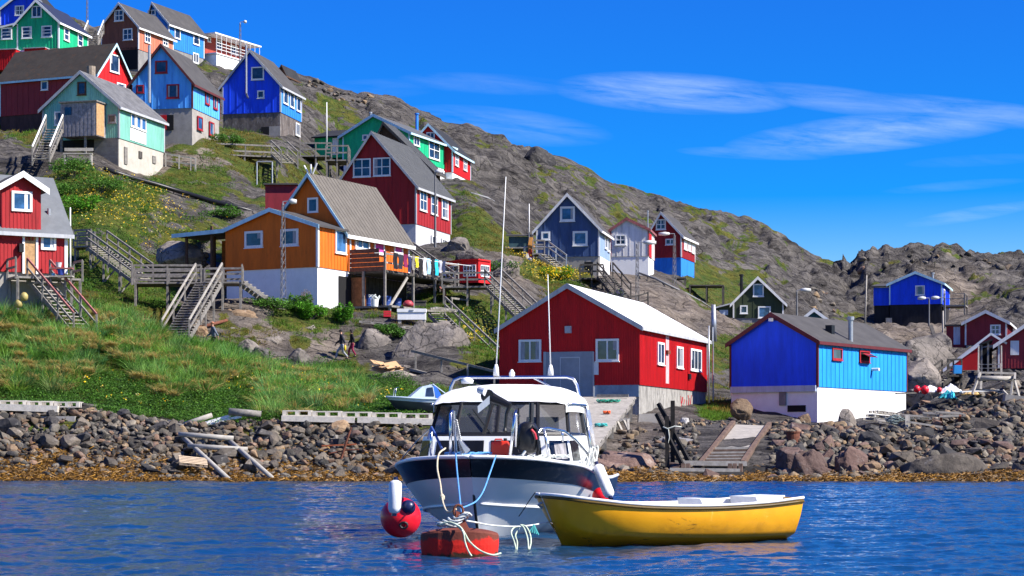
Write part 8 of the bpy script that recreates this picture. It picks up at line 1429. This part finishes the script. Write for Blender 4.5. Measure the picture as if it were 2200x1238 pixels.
# leafy ground cover on the lower bank and in the hollows
cov = []
for (n0, pxr, Yr, f) in ((5200, (-90, 1000), (89.9, 100), lambda p, py: (py > 800 + 25 * np.sin(p * .013)) & (p > -100)), (2600, (560, 960), (96, 116), lambda p, py: p > 0), (2600, (60, 620), (120, 160), lambda p, py: fbm(p * .02, py * .02, 3, 5) > .52), (900, (960, 1260), (115, 165), lambda p, py: fbm(p * .02, py * .02, 3, 9) > .5)):
    X, Y, z, p_, py_, g = scatter(n0, pxr, Yr, .5); m = f(p_, py_); X, Y, z = X[m], Y[m], z[m]; N = len(X); I = np.repeat(np.arange(N), 26); n = len(I); h = RNG.random(n)**.6; c = np.stack([X[I] + RNG.normal(0, .17, n), Y[I] + RNG.normal(0, .17, n), z[I] + h * (.16 + .3 * vnoise(X * .5, Y * .5, 8))[I]], 1); tc_ = pick([(.03, .085, .012), (.045, .12, .016), (.06, .145, .022), (.025, .065, .014)], N); cov.append(leaves(c, RNG.uniform(.03, .065, n), tc_[I] * RNG.uniform(.7, 1.35, (n, 1))))
V, Fc, C = join(cov); o = npmesh('ground_cover', V, Fc, LEAFM, attrs=dict(tone=C)); tag(o, 'dark green leafy plants covering the lower bank and hollows', 'plants', kind='stuff')
fl = []
for (cx, cy, rx, ry, Yr, n) in ((250, 430, 130, 60, (135, 150), 420), (330, 470, 90, 60, (128, 148), 300), (1185, 592, 60, 22, (150, 160), 420), (1130, 560, 40, 20, (150, 162), 120), (560, 790, 120, 60, (95, 112), 130), (700, 840, 130, 45, (92, 108), 260), (1030, 690, 50, 50, (118, 132), 160), (250, 780, 260, 70, (92, 108), 110), (340, 860, 100, 20, (90, 96), 60), (1270, 612, 30, 12, (140, 148), 60)):
    n = int(n * 1.6); px = RNG.normal(cx, rx * .55, n); Y = RNG.uniform(*Yr, n); X = (px - 1100) / F * Y; z, g, p, py = ground_full(X, Y); m = (np.abs(py - cy) < ry) & (g > .35); X, Y, z = X[m], Y[m], z[m]; N = len(X); c = np.stack([X, Y, z + RNG.uniform(.15, .45, N)], 1); I = np.repeat(np.arange(N), 3); fl.append(leaves(c[I] + RNG.normal(0, .035, (len(I), 3)), RNG.uniform(.035, .06, len(I)), pick([(.75, .48, .01), (.70, .55, .03), (.6, .6, .3)], len(I))))
V, Fc, C = join(fl); o = npmesh('wildflowers', V, Fc, LEAFM, attrs=dict(tone=C)); tag(o, 'yellow wildflowers dotted through the grass', 'flowers', kind='stuff')
# bushes one can tell apart
def bush(label, px, py, Y, w, h, cols, n=1500, ls=(.05, .11), seed=0, fl=None):
    c = on_ground(px, Y); t = thing('bush', label, 'bush', c, 0, 'bushes on the slope'); rs = np.random.default_rng(seed + 3); nc = 16; cc = np.stack([rs.uniform(-.42, .42, nc) * w, rs.uniform(-.35, .35, nc) * w, rs.uniform(.2, .8, nc) * h], 1); k = rs.integers(0, nc, n); d = rs.normal(size=(n, 3)); d /= np.linalg.norm(d, axis=1)[:, None]; q = cc[k] + d * (rs.uniform(.55, 1.05, n)[:, None]) * np.array([w * .2, w * .2, h * .27]) ; q[:, 2] = np.maximum(q[:, 2], .02)
    tone = np.array(cols)[rs.integers(0, len(cols), n)] * rs.uniform(.65, 1.35, (n, 1)); 
    if fl: m = rs.random(n) < .3; tone[m] = np.array(fl) * rs.uniform(.7, 1.3, (m.sum(), 1))
    V, Fc, C = join([leaves(q, rs.uniform(*ls, n), tone)]); npmesh('foliage', V, Fc, LEAFM, parent=t, attrs=dict(tone=C)); m = MB()
    for i in range(7): e = cc[i]; m.tube([(0, 0, -.1), (e[0] * .5, e[1] * .5, e[2] * .6), tuple(e)], [.03, .02, .008], 5)
    m.build('stem', GREYD, t, local=True); return t
BG = [(.03, .085, .012), (.045, .12, .018), (.06, .15, .025)]; BL = [(.05, .17, .012), (.075, .23, .02), (.04, .13, .012)]
for i, (lb, px, py, Y, w, h, cols) in enumerate((('big dark green bush left of the mint house base', 160, 372, 144, 3.0, 1.5, BG), ('dark green bush sprawling below the mint house', 215, 385, 142, 3.2, 1.3, BG), ('dark green bush farther down left of the flagpole slope', 118, 400, 141, 2.4, 1.3, BG), ('bright light green bush on the slope above the boardwalk', 175, 437, 138, 2.2, 1.1, BL), ('low wide dark bush under the white wall of the orange house', 585, 690, 121.5, 2.9, .75, BG), ('yellow green bush left of the pallets below the terrace', 668, 690, 121.6, 1.7, 1.0, BL), ('taller green bush at the corner of the white wall', 645, 688, 122, 1.3, 1.15, BG), ('round green bush beside the posts below the terrace', 735, 690, 121.8, 1.2, 1.25, BL), ('small green bush between the big rock and the pallet stack', 838, 728, 120, 1.7, .8, BG), ('dark bush in the hollow below the broad stairs', 478, 735, 114.5, 1.3, .6, BG), ('green bush left of the deep blue house base', 488, 283, 163, 2.2, 1.0, BG), ('small dark bush on the slope right of the pipe', 430, 420, 141, 2.4, .9, BG), ('green bush on the slope left of the goalpost rack', 475, 365, 147, 2.6, .9, BG), ('green bush beside the red glazed shed', 1075, 540, 146, 2.4, 1.0, BG))): bush(lb, px, py, Y, w, h, cols, seed=i)
bush('purple flowering lupine bush behind the roof of the red warehouse', 1312, 632, 146, 1.7, .95, [(.05, .08, .05)], seed=31, fl=(.10, .08, .26)); bush('yellow flowering bush on the slope below the navy house', 1195, 598, 153, 2.2, .9, BL, seed=32, fl=(.70, .50, .02)); bush('dry brown twiggy bush against the white wall of the orange house', 655, 668, 123.2, 1.1, 1.1, [(.24, .17, .10), (.18, .12, .07)], n=500, ls=(.02, .06), seed=33)
# ------------------------------------------------------------------ people
SKIN = M('skin', (.42, .23, .15), .6, .05, bmp=0); HAIR = M('dark_hair', (.015, .01, .008), .7, .2)
def skinned(name, verts, edges, radii, mat, par, root=0, sub=2):
    me = bpy.data.meshes.new(name); me.from_pydata([tuple(v) for v in verts], edges, []); o = bpy.data.objects.new(name, me); COL.objects.link(o); o.parent = par; me.materials.append(mat)
    md = o.modifiers.new('skin', 'SKIN'); md.use_smooth_shade = True
    for i, r in enumerate(radii): sv = me.skin_vertices[0].data[i]; sv.radius = (r, r) if not isinstance(r, tuple) else r
    me.skin_vertices[0].data[root].use_root = True; s = o.modifiers.new('sub', 'SUBSURF'); s.levels = sub; s.render_levels = sub; return o
def person(label, px, Y, face, jacket, trousers, h=1.74, stride=.32, cap=None, arm=(.25, -.25), item=None, dz=0, hairlen=0, bend=.04):
    b = on_ground(px, Y, dz); t = thing('person', label, 'person', b, face, None); k = h / 1.74      # faces local -Y
    def J(x, y, z): return (x * k, y * k, z * k)
    hip, nk = (0, 0, .93), (0, -bend, 1.43); ft = [(-.1, -stride, .06), (.1, stride * .85, .10)]; kn = [(-.1, -stride * .62 - .04, .50), (.1, stride * .28 - .08, .50)]
    hd = [(-.26, -arm[0] - bend, .80 + abs(arm[0]) * .3), (.26, -arm[1] - bend, .80 + abs(arm[1]) * .3)]; el = [(-.27, -arm[0] * .35 - bend + .04, 1.10), (.27, -arm[1] * .35 - bend + .04, 1.10)]; sh = [(-.18, -bend, 1.40), (.18, -bend, 1.40)]
    B = [hip, (0, -bend * .5, 1.18), nk, (0, -bend - .02, 1.51), (0, -bend - .04, 1.60), (0, -bend - .045, 1.70)]; E = [(0, 1), (1, 2), (2, 3), (3, 4), (4, 5)]; Rr = [.11, .11, .07, .05, (.078, .09), (.06, .07)]
    for s in (0, 1):
        i = len(B); B += [sh[s], el[s], hd[s]]; E += [(2, i), (i, i+1), (i+1, i+2)]; Rr += [.05, .04, .03]; i = len(B); B += [(-.09 + .18*s, 0, .86), kn[s], ft[s], (ft[s][0], ft[s][1] - .15, ft[s][2] - .03)]; E += [(0, i), (i, i+1), (i+1, i+2), (i+2, i+3)]; Rr += [.075, .05, .04, .035]
        for f in range(4):     # fingers, curled
            j = len(B); B += [(hd[s][0], hd[s][1] - .03 + .018 * f, hd[s][2] - .07), (hd[s][0] * .93, hd[s][1] - .03 + .018 * f, hd[s][2] - .125 + .008 * abs(f - 1))]; E += [(i - 1, j), (j, j+1)]; Rr += [.0085, .0075]
        j = len(B); B += [(hd[s][0] * .95, hd[s][1] - .055, hd[s][2] - .055)]; E += [(i - 1, j)]; Rr += [.009]
    body = skinned('body', [J(*v) for v in B], E, [(r * k if not isinstance(r, tuple) else (r[0]*k, r[1]*k)) for r in Rr], SKIN, t)
    q = MB(); hy = -bend - .04
    for sx in (-.03, .03): q.box((sx - .011) * k, (sx + .011) * k, (hy - .098) * k, (hy - .082) * k, 1.617 * k, 1.63 * k)
    q.box(-.02 * k, .02 * k, (hy - .094) * k, (hy - .08) * k, 1.552 * k, 1.56 * k); q.build('face_features', HAIR, t, local=True); q = MB(); q.hexa([J(-.013, hy - .08, 1.575), J(.013, hy - .08, 1.575), J(.013, hy - .112, 1.578), J(-.013, hy - .112, 1.578), J(-.007, hy - .08, 1.62), J(.007, hy - .08, 1.62), J(.007, hy - .09, 1.62), J(-.007, hy - .09, 1.62)]); q.build('nose', SKIN, t, local=True)
    JV = [(0, 0, .84), (0, -bend * .5, 1.15), (0, -bend, 1.38), (0, -bend - .01, 1.46)]; JE = [(0, 1), (1, 2), (2, 3)]; JR = [(.165, .13), (.165, .125), (.14, .11), (.075, .075)]
    for s in (0, 1): i = len(JV); JV += [sh[s], el[s], (hd[s][0], hd[s][1] + .0, hd[s][2] + .05)]; JE += [(2, i), (i, i+1), (i+1, i+2)]; JR += [.075, .06, .048]
    skinned('jacket', [J(*v) for v in JV], JE, [(r * k if not isinstance(r, tuple) else (r[0]*k, r[1]*k)) for r in JR], jacket, t)
    TV = [(0, 0, .95), (0, 0, .88)]; TE = [(0, 1)]; TR_ = [(.155, .125), (.15, .125)]
    for s in (0, 1): i = len(TV); TV += [(-.1 + .2*s, 0, .80), kn[s], (ft[s][0], ft[s][1] + .01, ft[s][2] + .06)]; TE += [(1, i), (i, i+1), (i+1, i+2)]; TR_ += [.095, .068, .056]
    skinned('trousers', [J(*v) for v in TV], TE, [(r * k if not isinstance(r, tuple) else (r[0]*k, r[1]*k)) for r in TR_], trousers, t)
    for s in (0, 1): skinned('shoe', [J(ft[s][0], ft[s][1] + .05, ft[s][2] - .01), J(ft[s][0], ft[s][1] - .17, ft[s][2] - .03)], [(0, 1)], [.052 * k, .042 * k], BLACK, t)
    q = MB(); q.lathe(J(0, hy + .012, 1.625), [(.1*k, -.0), (.104*k, .03*k), (.092*k, .08*k), (.055*k, .115*k), (.01, .122*k)], 14); q.build('cap' if cap else 'hair', cap or HAIR, t, smooth=True, local=True)
    if cap: q = MB(); q.hexa([J(-.07, hy - .17, 1.635), J(.07, hy - .17, 1.635), J(.08, hy - .07, 1.64), J(-.08, hy - .07, 1.64), J(-.07, hy - .17, 1.645), J(.07, hy - .17, 1.645), J(.08, hy - .07, 1.655), J(-.08, hy - .07, 1.655)]); q.build('cap_peak', cap, t, local=True)
    if hairlen: q = MB(); q.lathe(J(0, hy + .045, 1.50), [(.07*k, -.06), (.085*k, 0), (.085*k, .13*k)], 12); q.build('hair', HAIR, t, smooth=True, local=True)
    if item:
        c = Vector(t.location) + Matrix.Rotation(face, 3, 'Z') @ Vector(J(hd[item[0]][0], hd[item[0]][1] - .02, hd[item[0]][2] - .17)); m = MB(); m.lathe(c, [(.03, -.16), (.06, -.14), (.07, 0), (.06, .1), (.02, .14), (.02, .18)], 10); o = m.build('bottle', item[1], smooth=True); tag(o, item[2], 'bottle')
    return t
CLN = M('navy_jacket', (.02, .022, .035), .85, .2, (6, 6, 6)); CLB = M('black_jacket', (.012, .012, .013), .85, .2, (6, 6, 6))
person('person in dark navy jacket, pale grey trousers and cap walking left on the rock path', 735, 117.2, R(-80), CLN, M('pale_trousers', (.30, .31, .33), .85, .15, (6, 6, 6)), 1.72, .36, M('dark_cap', (.02, .02, .022), .8, .1), (.32, -.2), (1, M('yellow_bottle', (.72, .48, .01), .5, .1), 'yellow bottle in the hand of the person in pale trousers'))
person('person in black jacket and crimson trousers walking behind the one in pale trousers', 757, 117.6, R(-75), CLB, M('crimson_trousers', (.22, .012, .05), .85, .15, (6, 6, 6)), 1.6, .22, None, (.15, -.12), None, 0, 1)
person('person in slate grey jacket and red brown cap walking through the tall grass', 459, 113.6, R(-70), M('slate_jacket', (.12, .14, .18), .85, .2, (6, 6, 6)), CLB, 1.72, .3, M('red_brown_cap', (.34, .14, .08), .8, .1), (.3, -.25))
